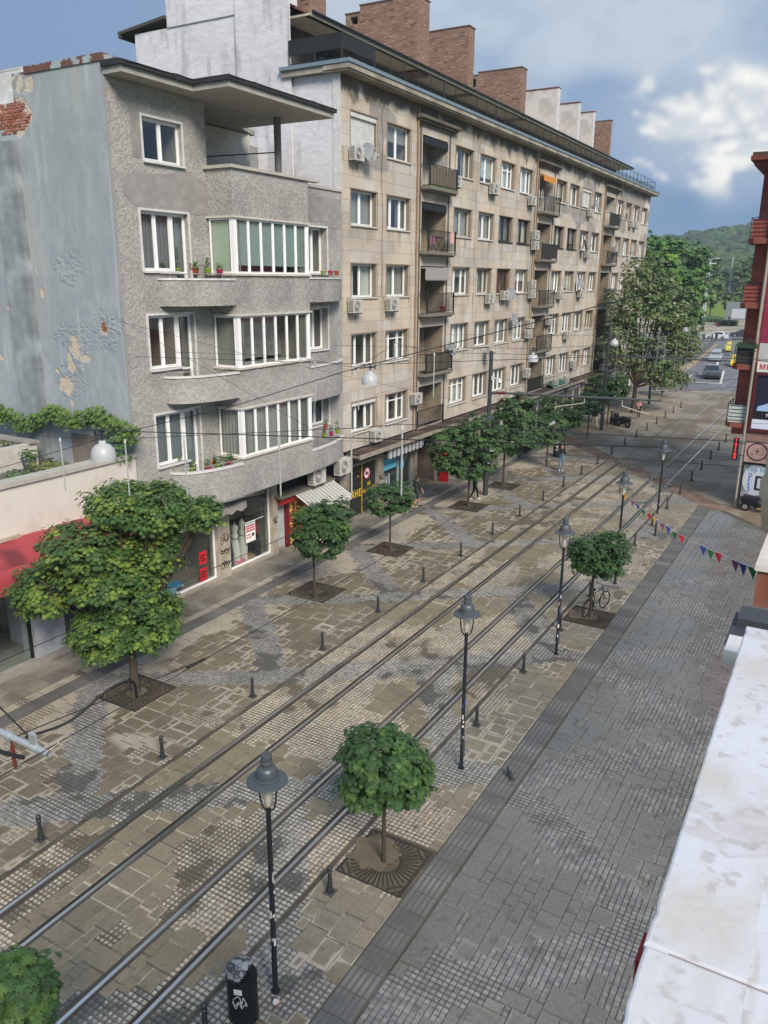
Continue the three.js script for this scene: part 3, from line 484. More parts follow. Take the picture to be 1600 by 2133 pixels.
  const shopWin = (s0, s1, y0, y1) => { const g = sub('shop_window', b), x = -19.86; part('frame', [bx(x - .05, x + .03, y0, y1, -s0, -s0 - .06), bx(x - .05, x + .03, y0, y1, -s1 + .06, -s1), bx(x - .05, x + .03, y0, y0 + .06, -s0 - .06, -s1 + .06), bx(x - .05, x + .03, y1 - .06, y1, -s0 - .06, -s1 + .06)], M.upvc, g); part('pane', bx(x - .006, x, y0 + .06, y1 - .06, -s0 - .06, -s1 + .06), M.glass, g); };
  shopWin(18.32, 21.53, .1, 3.28); shopWin(22.22, 24.86, .12, 3.28);
  // dark fascia and red doorway of the small grocery
  part('dark_fascia', [bx(-20.3, -20.0, 2.3, 3.3, -25.2, -29.9)], mat(0x26241f, .8), b);
  part('grocery_lintel', [bx(-19.95, -19.45, 2.12, 2.34, -25.2, -26.15)], M.red, b);
  part('grocery_door_frame', [bx(-19.9, -19.8, .1, 2.12, -25.22, -25.3), bx(-19.9, -19.75, .1, 2.12, -25.95, -26.12)], pm(0x7c1a1c, .5), b);
  part('grocery_door', [bx(-19.95, -19.9, .12, 2.0, -25.4, -25.93)], pm(0xc9ccd0, .4), b);
  part('grocery_panel', [bx(-19.9, -19.82, .1, 2.12, -26.14, -27.6)], mat(0xffffff, .7, { map: tx(128, 128, (u, v) => { const n = fbm(u * 9, v * 12, 3, 8), k = fbm(u * 14, v * 10, 2, 33); return k > .55 ? [176, 60, 36] : n > .5 ? [214, 190, 110] : [96, 56, 30]; }, { m: 1.5 }) }), b);
  part('canopy_slab', [bx(-19.98, -19.3, 2.42, 2.52, -25.0, -29.9)], pm(0x7a756c, .9), b);
}
// graffiti scribbles painted on walls: thin strokes with a little thickness
const GR = rng(606);
const scribble = (parent, p, ry, w, h, m, n = 3, th = .03) => { const l = []; for (let k = 0; k < n; k++) { const pts = []; for (let i = 0; i < 7; i++) pts.push(V(w * (i / 6 + (GR() - .5) * .25), h * (.5 + (GR() - .5) * .9) - k * h * .2, 0)); const c = new THREE.CatmullRomCurve3(pts), q = c.getPoints(28); for (let i = 0; i + 1 < q.length; i++) { const d = q[i + 1].clone().sub(q[i]), g = bx(-th * .3, d.length() + th * .3, -th / 2, th / 2, 0, .003); g.rotateZ(Math.atan2(d.y, d.x)); l.push(mv(g, q[i].x, q[i].y, .002)); } } const o = part('graffiti', l, m, parent); o.position.copy(p); o.rotation.y = ry; return o; };
const inkB = mat(0x1d1c1d, .8), inkW = mat(0xcfcfca, .8);

// ================================================================ LOW WHITE HOUSE WITH A ROOF TERRACE
{
  const b = thing('low_shop_house', 'low cream shop house with a planted roof terrace and red awning', 'building');
  part('upper_wall', wallX(-20, FX, -3, 17.88, 3.95, 5.5, []), mat(0xffffff, .9, { map: tx(512, 128, (u, v) => { const n = fbm(u * 16, v * 4, 5, 3), k = sst(.55, .75, fbm(u * 40, v * 5, 4, 9)); return mix3([222, 216, 207], [192, 184, 172], n * .6 + k * .35); }, { m: 16, mh: 4 }) }), b);
  part('ledge', [bx(FX, FX + .1, 4.02, 4.12, 3, -13.4)], pm(0xcbbca6, .9), b);
  part('coping', [bx(-20.12, FX + .08, 5.5, 5.63, 3, -17.88)], pm(0xc9c4ba, .9), b);
  part('terrace_floor', [bx(-30, -20.12, 4.75, 4.9, 3, -17.88)], pm(0x77746e, .9), b);
  part('inner_parapet', [bx(-28, -23.6, 4.9, 5.68, -16.9, -17.15), bx(-23.85, -23.6, 4.9, 5.68, 3, -16.9)], pm(0xdad5cb, .9), b);
  part('inner_coping', [bx(-28, -23.52, 5.68, 5.76, -16.82, -17.22)], M.concrete, b);
  part('peeled_patch', [bx(-22.7, -21.4, 4.9, 6.0, -17.86, -17.885)], pm(0x8f887c, .95), b);
  // shop floor
  part('side_pier', [bx(-20.3, FX + .02, .18, 3.4, -13.5, -14.55)], mat(0xd5d8de, .8, { map: mottle2 }), b);
  part('step', [bx(-21, FX + .12, 0, .18, 3, -14.9)], M.concrete, b);
  part('shop_floor', [bx(-25, -20, .05, .17, 3, -17.86)], pm(0x8d8a84, .6), b);
  part('shop_wall', [bx(-25.2, -25, 0, 4, 3, -17.86), bx(-22.6, -20.3, .17, 3.4, -14.3, -14.45)], pm(0x7b7873, .9), b);
  part('shop_inner_wall', [bx(-21.5, -20.32, .17, 3.4, -13.9, -14.1)], pm(0xc6c9ce, .8), b);
  part('shop_ceiling', [bx(-25, FX - .01, 3.4, 3.94, 3, -17.86)], pm(0x8a867f, .9), b);
  const g = sub('shop_window', b); part('pane', [bx(-19.86, -19.85, .18, 3.4, 3, -12.02), bx(-19.86, -19.85, .18, 3.4, -12.06, -13.42)], M.glass, g); part('frame', [bx(-19.88, -19.83, .18, 3.4, -12.02, -12.06), bx(-19.9, -19.82, .18, 3.4, -13.42, -13.5), bx(-19.9, -19.82, 3.34, 3.4, 3, -13.42)], M.dark, g); part('pull_handle', [bar(V(-19.8, .95, -11.0), V(-19.8, 1.5, -11.0), .02), bar(V(-19.8, 1.5, -11.0), V(-19.8, 1.5, -11.16), .02), bar(V(-19.8, .95, -11.0), V(-19.8, .95, -11.16), .02)], M.steel, g);
  // round-shouldered red awning
  const aw = thing('red_awning', 'faded dark red barrel awning over the low shop front', 'awning');
  const prof = []; for (let i = 0; i <= 12; i++) { const t = i / 12 * HP; prof.push([FX + 1.25 * Math.sin(t), 3.2 + .82 * Math.cos(t)]); }
  const P = [], seg2 = 40; { const z0 = 2, z1 = -17.2; for (let i = 0; i < 12; i++) for (let k = 0; k < seg2; k++) { const a = mix(z0, z1, k / seg2), c = mix(z0, z1, (k + 1) / seg2), w = (z) => .02 * Math.sin(z * 4.5), A = [prof[i][0], prof[i][1] + w(a), a], B = [prof[i + 1][0], prof[i + 1][1] + w(a), a], C = [prof[i + 1][0], prof[i + 1][1] + w(c), c], D = [prof[i][0], prof[i][1] + w(c), c]; P.push(...A, ...B, ...C, ...A, ...C, ...D); } }
  const cg = new THREE.BufferGeometry(); cg.setAttribute('position', new THREE.Float32BufferAttribute(P, 3)); cg.computeVertexNormals();
  const am = mat(0xffffff, .75, { side: THREE.DoubleSide, map: tx(256, 256, (u, v) => { const n = fbm(u * 6, v * 6, 4, 5, 6), k = sst(.5, .7, fbm(u * 3, v * 3, 4, 15, 3)); return mix3([150 + 30 * n, 54 + 22 * n, 62 + 20 * n], [96, 40, 46], k * .8); }, { m: 4 }) });
  part('canvas', wuv(cg), am, aw); part('valance', [bx(-18.46, -18.44, 3.0, 3.21, 2, -17.2)], am, aw);
  part('end_panel', (() => { const q = ext([[0, 0], ...prof.map(([x, y]) => [x - FX, y - 3.2])].slice(1).concat([[0, 0]]), .01); return wuv(mv(q, FX, 3.2, -17.2)); })(), am, aw);
}
// shop goods
{
  const bag = thing('black_backpack', 'black backpack on a white stand behind the shop glass', 'bag', null, [-20.2, .18, -11.55]);
  part('stand', bc(.5, .35, .9), M.white, bag); part('pack', [mv(new THREE.SphereGeometry(.24, 16, 12).scale(.7, 1.5, 1), 0, .7, 0)], M.black, bag); part('strap', [tube([V(.14, .95, -.1), V(.3, .7, -.12), V(.2, .4, -.14)], .02), tube([V(.14, .5, .1), V(.3, .42, .2), V(.22, .3, .3)], .012)], M.black, bag);
  const coat = (p, c, lab) => { const t = thing('hanging_garment', lab, 'garment', null, p); part('cloth', mv(drape(.5, 1.1, 4, .06), -.25, .5, 0), mat(c, .9, { side: THREE.DoubleSide }), t); part('hanger', [bar(V(-.2, 1.6, 0), V(0, 1.7, 0), .012), bar(V(.2, 1.6, 0), V(0, 1.7, 0), .012), bar(V(0, 1.7, 0), V(0, 1.85, 0), .008)], M.steel, t); };
  coat([-20.9, .6, -12.9], 0x6f6b66, 'grey garment hanging inside the dark shop by the pier');
  coat([-20.4, .3, -15.4], 0x33475a, 'navy garment hanging in the shop behind the leaning maple'); coat([-20.5, .3, -16.2], 0x96a39a, 'pale green garment hanging in the shop behind the leaning maple');
}

// ================================================================ LONG BEIGE APARTMENT BLOCK
const print = (name, parent, p, ry, w, h, px, draw, o = {}) => { const k = px / w, t = cvs(px, Math.round(h * k), (g, W, Hh) => draw(g, W, Hh)); const g = new THREE.PlaneGeometry(w, h); const m = new THREE.Mesh(g, mat(0xffffff, o.r ?? .7, { map: t, transparent: !o.solid, side: THREE.DoubleSide, ...(o.m || {}) })); m.name = name; m.position.copy(p); m.rotation.y = ry; if (o.rx) m.rotation.x = o.rx; parent.add(m); return m; };
const COLS = [[31, 33.2], [34.1, 36.35], [41.35, 43.65], [44.6, 46.85], [47.7, 49.9], [50.8, 53.05], [57.9, 60.15], [60.95, 63.25], [64.05, 66.35], [67.15, 69.35], [74.3, 76.45], [77.3, 79.4], [80.15, 82.5], [83.3, 85.6]];
const BALC = [[37.6, 40.4], [54.4, 57.2], [70.7, 73.5]];
const HEADS = [17.88, 14.82, 11.75, 8.68, 5.6], WH = 1.46;
const beige = thing('beige_apartment_block', 'long beige stone-clad apartment block with stacked balconies and brick chimney walls', 'building');
{
  const b = beige, holes = [];
  for (const h of HEADS) { for (const [a, c] of COLS) holes.push([a, c, h - WH, h]); }
  BALC.forEach(([a, c]) => HEADS.forEach((h, i) => holes.push([a, c, i < 4 ? h - 2.36 : 3.42, h])));
  const Y0 = 3.4, Y1 = 19.12, S0 = 30.26, S1 = 86.55;
  part('inner_wall', wallX(-20.05, FX - .03, S0, S1, Y0, Y1, holes), mat(0x82786a, .95), b);
  // stone panels, six courses to a storey, cut round the openings
  const FW = 2048, FH = 640, fm = tx(FW, FH, (u, v) => {
    const s = 30 + u * 57, y = 3.2 + v * 16.2, n = fbm(s * .5, y * .8, 4, 3), st = fbm(s * 3.2, y * .22, 4, 7), f = vn(s * 24, y * 24, 8), big = fbm(s * .12, y * .3, 3, 13);
    let c = mix3([204, 198, 189], [189, 182, 173], sst(.35, .7, n)); c = mix3(c, [210, 200, 185], sst(.5, .8, big) * .5); c = mix3(c, [172, 162, 150], sst(.52, .8, st) * .55);
    // soot that has run down from under the cornice and from the sills
    const drip = sst(.42, .66, fbm(s * 1.7, y * 1.1, 5, 17) * .8 + fbm(s * .25, y * .3, 2, 19) * .25 + (y - 18.6) * .5); c = mix3(c, [88, 82, 74], drip * .82);
    for (const h of HEADS) { const sy = h - WH; if (y < sy && y > sy - .9) { const k = sst(.55, .75, fbm(s * 5, y * .7, 3, 27)) * (1 - (sy - y) / .9); c = mix3(c, [124, 114, 100], k * .5); } }
    c = mix3(c, [148, 146, 146], sst(.66, .7, fbm(s * .3, y * .5, 2, 47)) * sst(12, 15, y) * .8);
    c = mix3(c, [140, 130, 114], sst(.55, .75, fbm(s * .7, y * .7, 4, 37)) * sst(6.2, 4.2, y) * .5);
    const g = (f - .5) * 10; return [c[0] + g, c[1] + g, c[2] + g];
  }, { clamp: true }); fm.repeat.set(1 / 57, 1 / 16.2); fm.offset.set(-30 / 57, -3.2 / 16.2);
  const tint = [0xffffff, 0xf6f2ec, 0xfbf7ef, 0xeeebe6, 0xfff8ec].map((c) => mat(c, .85, { map: fm })), rest = tint.map(() => []), ps = [];
  const ys = [Y0]; for (const h of [...HEADS].reverse()) { const sl = h - WH; for (let i = 1; i < 3; i++) ys.push(mix(ys[ys.length - 1] > sl - .2 ? sl : ys[ys.length - 1], sl, 0)); ys.push(sl); ys.push(sl + WH / 3, sl + WH * 2 / 3, h); ys.push(h + .53, h + 1.06); }
  const yy = [...new Set(ys.map((y) => +y.toFixed(3)))].filter((y) => y >= Y0 && y <= Y1).sort((p, q) => p - q); yy.push(Y1);
  const cs = yy.filter((y, i) => i === 0 || y - yy[i - 1] > .12 || i === yy.length - 1);
  for (let i = 0; i + 1 < cs.length; i++) {
    const y0 = cs[i], y1 = cs[i + 1]; if (y1 - y0 < .1) continue; let off = hsh(i, 4) * .9;
    const hs = holes.filter((h) => h[2] < y1 - .02 && h[3] > y0 + .02); 
    const runs = holed(S0, S1, y0, y1, hs.map((h) => [h[0], h[1], y0, y1]));
    for (const [a, c] of runs) { let s = a; while (s < c - .01) { let e = s + .75 + hsh(s * 40, i, 6) * .5 + (s === a ? -off * .4 : 0); if (c - e < .4) e = c; ps.push([s, e, y0, y1]); s = e; } }
  }
  ps.sort((p, q) => p[0] - q[0]);
  // where openings do not follow the courses the panel is notched back to the hole edge
  ps.forEach(([s, e, y0, y1], i) => { const k = Math.floor(hsh(i, 77) * tint.length), g = bx(FX - .03, FX + hsh(i, 5) * .004, y0 + .004, y1 - .004, -s - .004, -e + .004); if (i < 300) part('stone_panel', g, tint[k], b); else rest[k].push(g); });
  rest.forEach((l, k) => l.length && part('stone_panels', l, tint[k], b, 'stuff'));
  // windows
  const wood = mat(0x5b3a28, .6), dkf = mat(0x2c2c2e, .4);
  HEADS.forEach((h, r) => COLS.forEach(([a, c], k) => {
    const q = hsh(r, k, 3), dk = r === 1 && [4, 5, 6, 7].includes(k), wd = r === 2 && k === 4, w = c - a;
    const ml = dk ? [.5] : q < .42 ? [.5] : q < .75 ? [.36, .68] : [.3, .7];
    const g = win(b, V(FX, h - WH, -a), HP, w, WH, { ml, d: .2 + .06 * hsh(r, k, 8), fm: dk ? dkf : wd ? wood : hsh(r, k, 26) < .18 ? M.cream : M.upvc, so: .08, sm: dk ? dkf : hsh(r, k, 9) < .5 ? M.white : M.cream, cd: hsh(r, k, 12), blind: hsh(r, k, 21) < .22 ? .25 + .6 * hsh(r, k, 22) : 0, bm: [M.blind, M.curtain2, M.white][Math.floor(hsh(r, k, 23) * 3)], f: wd ? .12 : .05 + .025 * hsh(r, k, 24), tr: hsh(r, k, 25) < .14 ? .72 : 0 });
    part('stone_lip', [bx(-.06, w + .06, WH, WH + .05, -.02, .03), bx(-.06, -.01, 0, WH, -.02, .028), bx(w + .01, w + .06, 0, WH, -.02, .028)], mat(0x9a8672, .9), g);
    if ((r === 0 && k === 0) || (r === 0 && k === 8) || (r === 4 && k === 0)) { const f2 = r === 4 ? 0 : .86; part('shutter_box', bx(.02, w - .02, WH - .2, WH - .01, -.16, -.02), M.white, g); for (let y = WH - .2; f2 && y > WH * (1 - f2); y -= .055) part('shutter_slat', bx(.05, w - .05, y - .052, y - .003, -.13, -.115), M.white, g); }
  }));
  // recessed balconies
  const bwm = mat(0xb3a58f, .9, { map: mottle2 }), bw2 = mat(0xd8d5cc, .9, { map: mottle2 });
  BALC.forEach(([a, c], k) => HEADS.forEach((h, i) => {
    const fl = i < 4 ? h - 2.36 : 3.42, g = sub('balcony', b), w = c - a, xb = -20.85, sl = [37.35 - 37.6, .3];
    part('back_wall', [bx(xb - .2, xb, fl, h, -a + .05, -c - .05), bx(xb, FX - .05, fl, h + .02, -a + .02, -a - .001), bx(xb, FX - .05, fl, h + .02, -c + .001, -c - .02), bx(xb - .2, FX - .36, h, h + .08, -a, -c)], i === 0 ? bw2 : bwm, g);
    part('floor_slab', [bx(xb - .2, FX + .04, fl - .14, fl, -a + .02, -c - .02)], M.concrete, g);
    const ow = i === 4 ? .1 : .55;
    if (i < 4) part('balcony_slab', [bx(FX + .04, FX + ow, fl - .15, fl + .005, -a + .2, -c - .25), bx(FX + .04, FX + ow - .1, fl - .23, fl - .15, -a + .12, -c - .17)], pm(0x8b8478, .95), g);
    // door and window at the back
    const dm = [M.upvc, M.upvc, M.upvc, mat(0x6d675e, .6), M.upvc][(i + k) % 5];
    part('balcony_door', [bx(xb, xb + .05, fl + .05, fl + 2.1, -a - .15, -a - .22), bx(xb, xb + .05, fl + .05, fl + 2.1, -a - .85, -a - .92), bx(xb, xb + .05, fl + 2.03, fl + 2.1, -a - .22, -a - .85), bx(xb, xb + .05, fl + .05, fl + .6, -a - .22, -a - .85)], dm, g);
    part('door_glass', bx(xb + .01, xb + .02, fl + .6, fl + 2.03, -a - .22, -a - .85), mat(0x2b3034, .1), g);
    // pierced vent in the side wall
    const vz = -a - w * .62; part('pierced_vent', [0, 1, 2].flatMap((q) => [bar(V(xb + .03, fl + 1.0 + q * .28, vz), V(xb + .03, fl + 1.28 + q * .28, vz - .3), .02, .02, 5), bar(V(xb + .03, fl + 1.28 + q * .28, vz), V(xb + .03, fl + 1.0 + q * .28, vz - .3), .02, .02, 5)]), mat(0x5a5048, .9), g);
    // railing
    const rx = FX + ow - .06, R1 = -a + .14, R2 = -c - .19, ry0 = fl + .08, ry1 = fl + (i === 4 ? .92 : 1.02), bars = [], n = Math.round((R1 - R2) / .11);
    const rl = sub('railing', g);
    part('rail_frame', [bx(rx - .02, rx + .02, ry1 - .03, ry1, R1, R2), bx(rx - .015, rx + .015, ry0, ry0 + .025, R1, R2), bx(rx - .03, rx + .03, fl, ry1 + .04, R1 + .03, R1 - .03), bx(rx - .03, rx + .03, fl, ry1 + .04, R2 + .03, R2 - .03), ...(i < 4 ? [bx(FX, rx, ry1 - .03, ry1, R1 + .02, R1 - .01), bx(FX, rx, ry1 - .03, ry1, R2 + .01, R2 - .02)] : [])], M.iron, rl);
    for (let q = 1; q < n; q++) { const z = mix(R1, R2, q / n); bars.push(bx(rx - .008, rx + .008, ry0, ry1 - .03, z - .008, z + .008)); }
    part('rail_bars', bars, M.iron, rl);
    if (i === 0 && k === 0) { const l = []; for (let z = R1 - .05, q = 0; z > R2 + .05; z -= .055, q++) part('reed', bx(rx - .05, rx - .03, ry0, ry1 - .06 - hsh(q, 2) * .04, z, z - .05), mat([0xa0917d, 0x8a7b69, 0xb5a692][q % 3], .95), rl); void l; part('turf_strip', bx(FX + .1, rx + .04, fl + .006, fl + .06, R1, R2), mat(0x3c5a28, 1), g); }
    if ((i === 3 && k === 0) || (i + k) % 3 === 2 && k > 0) part('railing_screen', bx(rx - .05, rx - .04, ry0, ry1 - .05, R1 - .04, R2 + .04), i === 3 && k === 0 ? mat(0xffffff, .9, { map: tx(64, 64, (u, v) => ((u * 8) % 1 < .3 || (v * 8) % 1 < .3) ? [150, 140, 118] : [90, 84, 72], { m: .8 }) }) : mat(0x54524e, .9), rl);
    // small awnings
    if (k === 0 && i < 3) { const am = [mat(0x20262c, .8), mat(0x20262c, .8), mat(0x9d9a97, .8)][i], l = [], x1 = i === 2 ? FX + .25 : FX + .02; l.push(bx(FX - .3, x1, h - .12, h - .06, -a - .08, -c + .1)); const A = sub('awning', g); part('awning_cloth', l, am, A); const fr = []; for (let z = -a - .08, q = 0; z > -c + .12; z -= .17, q++) fr.push(bx(x1 - .01, x1 + .004, h - .12 - (i === 2 ? .55 : .22) - (q % 2 ? .05 : 0), h - .07, z, z - .168)); part('awning_valance', fr, am, A); }
    if (k === 1 && i === 0) { const A = sub('awning', g), fr = []; for (let q = 0; q < 10; q++) { const z = -a - .1 - q * .24; fr.push(bx(FX + .25, FX + .265, h - .42 - (q % 2) * .04, h - .12, z, z - .235)); } part('awning_cloth', [bx(FX - .2, FX + .26, h - .12, h - .08, -a - .1, -a - 2.5), ...fr], mat(0xd08a3a, .8), A); }
  }));
  BALC.forEach(([a, c]) => part('pediment', [bx(FX + .004, FX + .12, 18.28, 18.4, -a + .5, -c - .6), bx(FX + .004, FX + .24, 18.4, 18.52, -a + .62, -c - .72), bx(FX + .004, FX + .36, 18.52, 18.66, -a + .74, -c - .84), bx(FX + .004, FX + .03, 3.45, 18.28, -a + .3, -a + .16), bx(FX + .004, FX + .03, 3.45, 18.28, -c - .16, -c - .3)], mat(0x7f776a, .95, { map: mottle2 }), b));
  // cornice and roof terrace
  part('cornice', [bx(-20.3, -19.12, 19.13, 19.2, -29.95, -87.1), bx(-20.3, -19.05, 19.2, 19.4, -29.9, -87.15)], mat(0xb9b1a0, .9, { map: mottle2 }), b);
  part('cornice_side', [bx(-22.45, -20.3, 19.16, 19.4, -29.95, -30.6)], mat(0xb9b1a0, .9, { map: mottle2 }), b);
  part('metal_edge', [bx(-19.35, -19.0, 19.4, 19.54, -29.86, -87.18), bx(-22.5, -19.35, 19.4, 19.54, -29.86, -30.2)], pm(0x8fa3ae, .45, { metalness: .2 }), b);
  part('roof_terrace_floor', [bx(-23, -19.35, 19.3, 19.42, -30.61, -87)], M.concrete, b);
  const rail = (z0, z1, x0, x1, solid) => { const g = sub('terrace_railing', b), dx = x1 - x0, dz = z1 - z0, L = Math.hypot(dx, dz), n = Math.max(1, Math.round(L / 1.25)), at = (t) => [x0 + dx * t, z0 + dz * t]; const top = [], y0 = 19.55, y1 = 20.5; top.push(bar(V(x0, y1, z0), V(x1, y1, z1), .02, .02, 6), bar(V(x0, y0 + .08, z0), V(x1, y0 + .08, z1), .015, .015, 6), bar(V(x0, y0 + .45, z0), V(x1, y0 + .45, z1), .012, .012, 6)); for (let i = 0; i <= n; i++) { const [x, z] = at(i / n); top.push(bar(V(x, 19.5, z), V(x, y1, z), .02, .02, 6)); } part('rail_frame', top, M.iron, g); const bs = [], m = Math.round(L / .13); for (let i = 0; i < m; i++) { const [x, z] = at((i + .5) / m); bs.push(bc(.012, .37, .012, x, y0 + .08, z)); } part('rail_bars', bs, M.iron, g); if (solid) for (let i = 0; i < n; i++) { const [x, z] = at((i + .02) / n), [x2, z2] = at((i + .98) / n); part('black_screen', bx(Math.min(x, x2) - .012, Math.max(x, x2) + .012, y0 + .4, y1 + .03, Math.max(z, z2) + .012, Math.min(z, z2) - .012), mat(0x24262b, .8), g); } };
  rail(-30.05, -30.05, -22.1, -19.5, true); rail(-30.05, -32.5, -19.45, -19.45, true);
  for (let s = 32.6; s < 86; s += 6.7) rail(-s, -Math.min(s + 6.6, 86.8), -19.45, -19.45, false);
  rail(-86.9, -86.9, -22.5, -19.45, false);
  // attic storey, eaves, tiled roof
  const at = mat(0x6e6a64, .9, { map: mottle2 });
  part('attic_wall', [bx(-23, -22.7, 19.42, 21.5, -30.6, -84)], at, b);
  for (let s = 33; s < 83; s += 3.1) { const g = sub('attic_window', b); part('frame', [bx(-22.7, -22.62, 19.6, 21.1, -s, -s - .06), bx(-22.7, -22.62, 19.6, 21.1, -s - 1.7, -s - 1.76), bx(-22.7, -22.62, 21.04, 21.1, -s - .06, -s - 1.7), bx(-22.7, -22.62, 19.6, 21.04, -s - .85, -s - .9)], hsh(s, 2) < .5 ? M.upvc : M.dark, g); part('pane', bx(-22.69, -22.66, 19.6, 21.04, -s - .06, -s - 1.7), mat(0x22282c, .08), g); }
  part('eaves', [bx(-23.4, -21.15, 21.42, 21.5, -30.35, -84.2), bx(-21.15, -21.1, 21.36, 21.52, -30.35, -84.2)], pm(0xcfc7b4, .9), b);
  part('gutter', [bar(V(-21.03, 21.52, -30.3), V(-21.03, 21.52, -84.2), .06, .06, 8)], M.dark, b);
  { const R = rng(3), tm = [0x8a5340, 0x7a4a3a, 0x96604a].map((c) => mat(c, .9, { map: mottle2 })), L = tm.map(() => []); for (let s = 30.4; s < 84; s += .3) for (let q = 0; q < 12; q++) { const g = bx(-.012, .46, -.02, .02, -.13, .13); g.rotateZ(-.42); L[Math.floor(R() * 3)].push(mv(g, -21.6 - q * .42, 21.62 + q * .188, -s - .15)); } L.forEach((l, i) => part('roof_tiles', l, tm[i], b, 'stuff')); part('roof_deck', prism([[0, 0], [1, 0], [1, -1], [0, -1]], 0, .01).scale(.01, .01, .01), tm[0], b); }
  { const g = new THREE.PlaneGeometry(6, 53.8); g.rotateX(-HP); g.rotateZ(-.42); part('roof_underlay', wuv(mv(g, -23.9, 22.5, -57.3)), mat(0x4a2f26, 1, { side: THREE.DoubleSide }), b); }
  // white side gable
  const gw = mat(0xf1f0f1, .9, { map: tx(512, 512, (u, v) => { const n = fbm(u * 4, v * 4, 4, 5, 4), s = fbm(u * 20, v * 60, 2, 6, 20), k = fbm(u * 14, v * 3, 3, 16, 14); let g = 226 + 26 * (n - .5) + 22 * (s - .5); g -= 26 * sst(.56, .75, k); return [g * .985, g * .985, g]; }, { m: 6 }), bumpMap: castBump, bumpScale: .006 });
  part('white_gable', [bx(-22.4, FX - .35, 11, 19.15, -30.26, -30.6), bx(-31, -22.4, 11, 21.9, -30.2, -30.6), bx(-28.9, -22.02, 21.9, 26, -30.14, -30.6), bx(-24.9, -22.05, 11, 26, -30.06, -30.135)], gw, b);
  part('gable_corner_strip', [bx(FX - .35, FX + .01, 14.68, 19.12, -30.22, -30.259), bx(-22.42, -22.3, 14.6, 19.15, -30.2, -30.258)], M.white, b);
  part('side_eave', [bx(-31.9, -28.9, 22.0, 22.12, -30, -31), bx(-31.9, -31.75, 21.85, 22, -30, -31)].map((g) => rot(mv(g, 28.9, -22, 30.5), 0, 0, .1)).map((g) => mv(g, -28.9, 22.25, -30.5)), mat(0x4a4642, .9), b);
  part('end_wall', [bx(-34, FX - .05, 0, 19.1, -86.5, -86.55), bx(-34, -22.7, 19.1, 21.5, -84, -84.1)], mat(0xa79a86, .9), b);
  // brick fire walls and chimneys
  const bk = [0x93796a, 0x866d60, 0xa48a78, 0x6b5a50].map((c) => mat(c, .95)), mortar = mat(0x9c8f80, .95, { map: mottle2 });
  const brickWall = (x0, x1, s0, s1, y0, y1, hole) => {
    const g = sub('chimney_wall', b), L = bk.map(() => []), d = .012, R = rng(Math.round(s0 * 10));
    part('mortar_core', hole ? wallZ(-s0, -s1, x0, x1, y0, y1, [hole]) : [bx(x0, x1, y0, y1, -s0, -s1)], mortar, g);
    for (let y = y0, r = 0; y < y1 - .03; y += .078, r++) {
      for (let x = x0 - (r & 1) * .13; x < x1 - .02; x += .26) { const a = Math.max(x, x0), c = Math.min(x + .248, x1); if (c - a < .04) continue; if (hole && c > hole[0] && a < hole[1] && y + .07 > hole[2] && y < hole[3]) continue; L[Math.floor(R() * R() * 4)].push(bx(a, c, y, Math.min(y + .066, y1), -s0 + d, -s0 - .001)); }
      for (let s = s0 - (r & 1) * .13; s < s1 - .02; s += .26) { const a = Math.max(s, s0), c = Math.min(s + .248, s1); if (c - a < .04) continue; L[Math.floor(R() * R() * 3)].push(bx(x1, x1 + d, y, Math.min(y + .066, y1), -a, -c)); }
    }
    L.forEach((l, i) => l.length && part('bricks', l, bk[i], g, 'stuff'));
    part('coping', [bx(x0 - .04, x1 + .05, y1, y1 + .06, -s0 + .05, -s1 - .05)], mat(0x6d655c, .95), g);
  };
  brickWall(-24.9, -21.5, 40.2, 41.5, 21.3, 24.75); brickWall(-25.8, -24.91, 40.2, 41.5, 21.3, 24.45, [-25.5, -25.05, 23.95, 24.3]);
  brickWall(-24.6, -21.5, 46.4, 47.2, 21.4, 24.85); brickWall(-24.6, -21.5, 54.8, 55.7, 21.4, 24.45); brickWall(-25.3, -24.61, 54.8, 55.7, 21.4, 24.3, [-25.1, -24.75, 23.6, 24.1]);
  brickWall(-24.6, -21.5, 76.7, 77.1, 21.4, 24.65); brickWall(-23.7, -22.2, 31.7, 33, 21.8, 25);
  const pw = mat(0xffffff, .9, { map: tx(256, 256, (u, v) => { const n = fbm(u * 4, v * 4, 4, 7, 4), k = sst(.4, .8, fbm(u * 9, v * 5, 5, 19, 0)); return mix3([206, 203, 197], [160, 155, 148], k * .5 + (n - .5) * .4); }, { m: 4 }) });
  for (const [x0, s0, s1, y1] of [[-24.5, 62.2, 62.75, 24.6], [-24.2, 67.4, 67.85, 24.5], [-24, 71.5, 71.9, 24.5]]) { const g = sub('fire_wall', b); part('render_face', [bx(x0, -21.55, 21.4, y1, -s0, -s1)], pw, g); part('coping', [bx(x0 - .05, -21.48, y1, y1 + .07, -s0 + .05, -s1 - .05)], mat(0x7a4a3a, .9), g); part('white_edge', [bx(-21.55, -21.5, 21.4, y1, -s0, -s1)], M.white, g); }
  // street canopy over the shops
  const can = sub('shop_canopy', b); part('slab', [bx(FX + .01, -18.98, 3.14, 3.26, -30.5, -86.5)], pm(0x8e877a, .95), can);
  part('fascia', [bx(-18.98, -18.93, 3.08, 3.3, -30.5, -86.5)], pm(0xa89f90, .9), can);
  { const tm = [0x5f4d44, 0x6d5a50, 0x55453d].map((c) => mat(c, .9, { map: mottle2 })); let q = 0; for (let s = 30.5; s < 86; s += .86) { const g = bx(FX + .012, -18.95, -.02, .02, -s - .006, -s - .85); const m = tm[q++ % 3]; const o = part('canopy_plate', g, m, can); o.position.set(0, 3.36 - .04, 0); } }
  // ground floor
  const gst = mat(0xb9ae9c, .85, { map: mottle2 }), dkin = mat(0x857f76, .9);
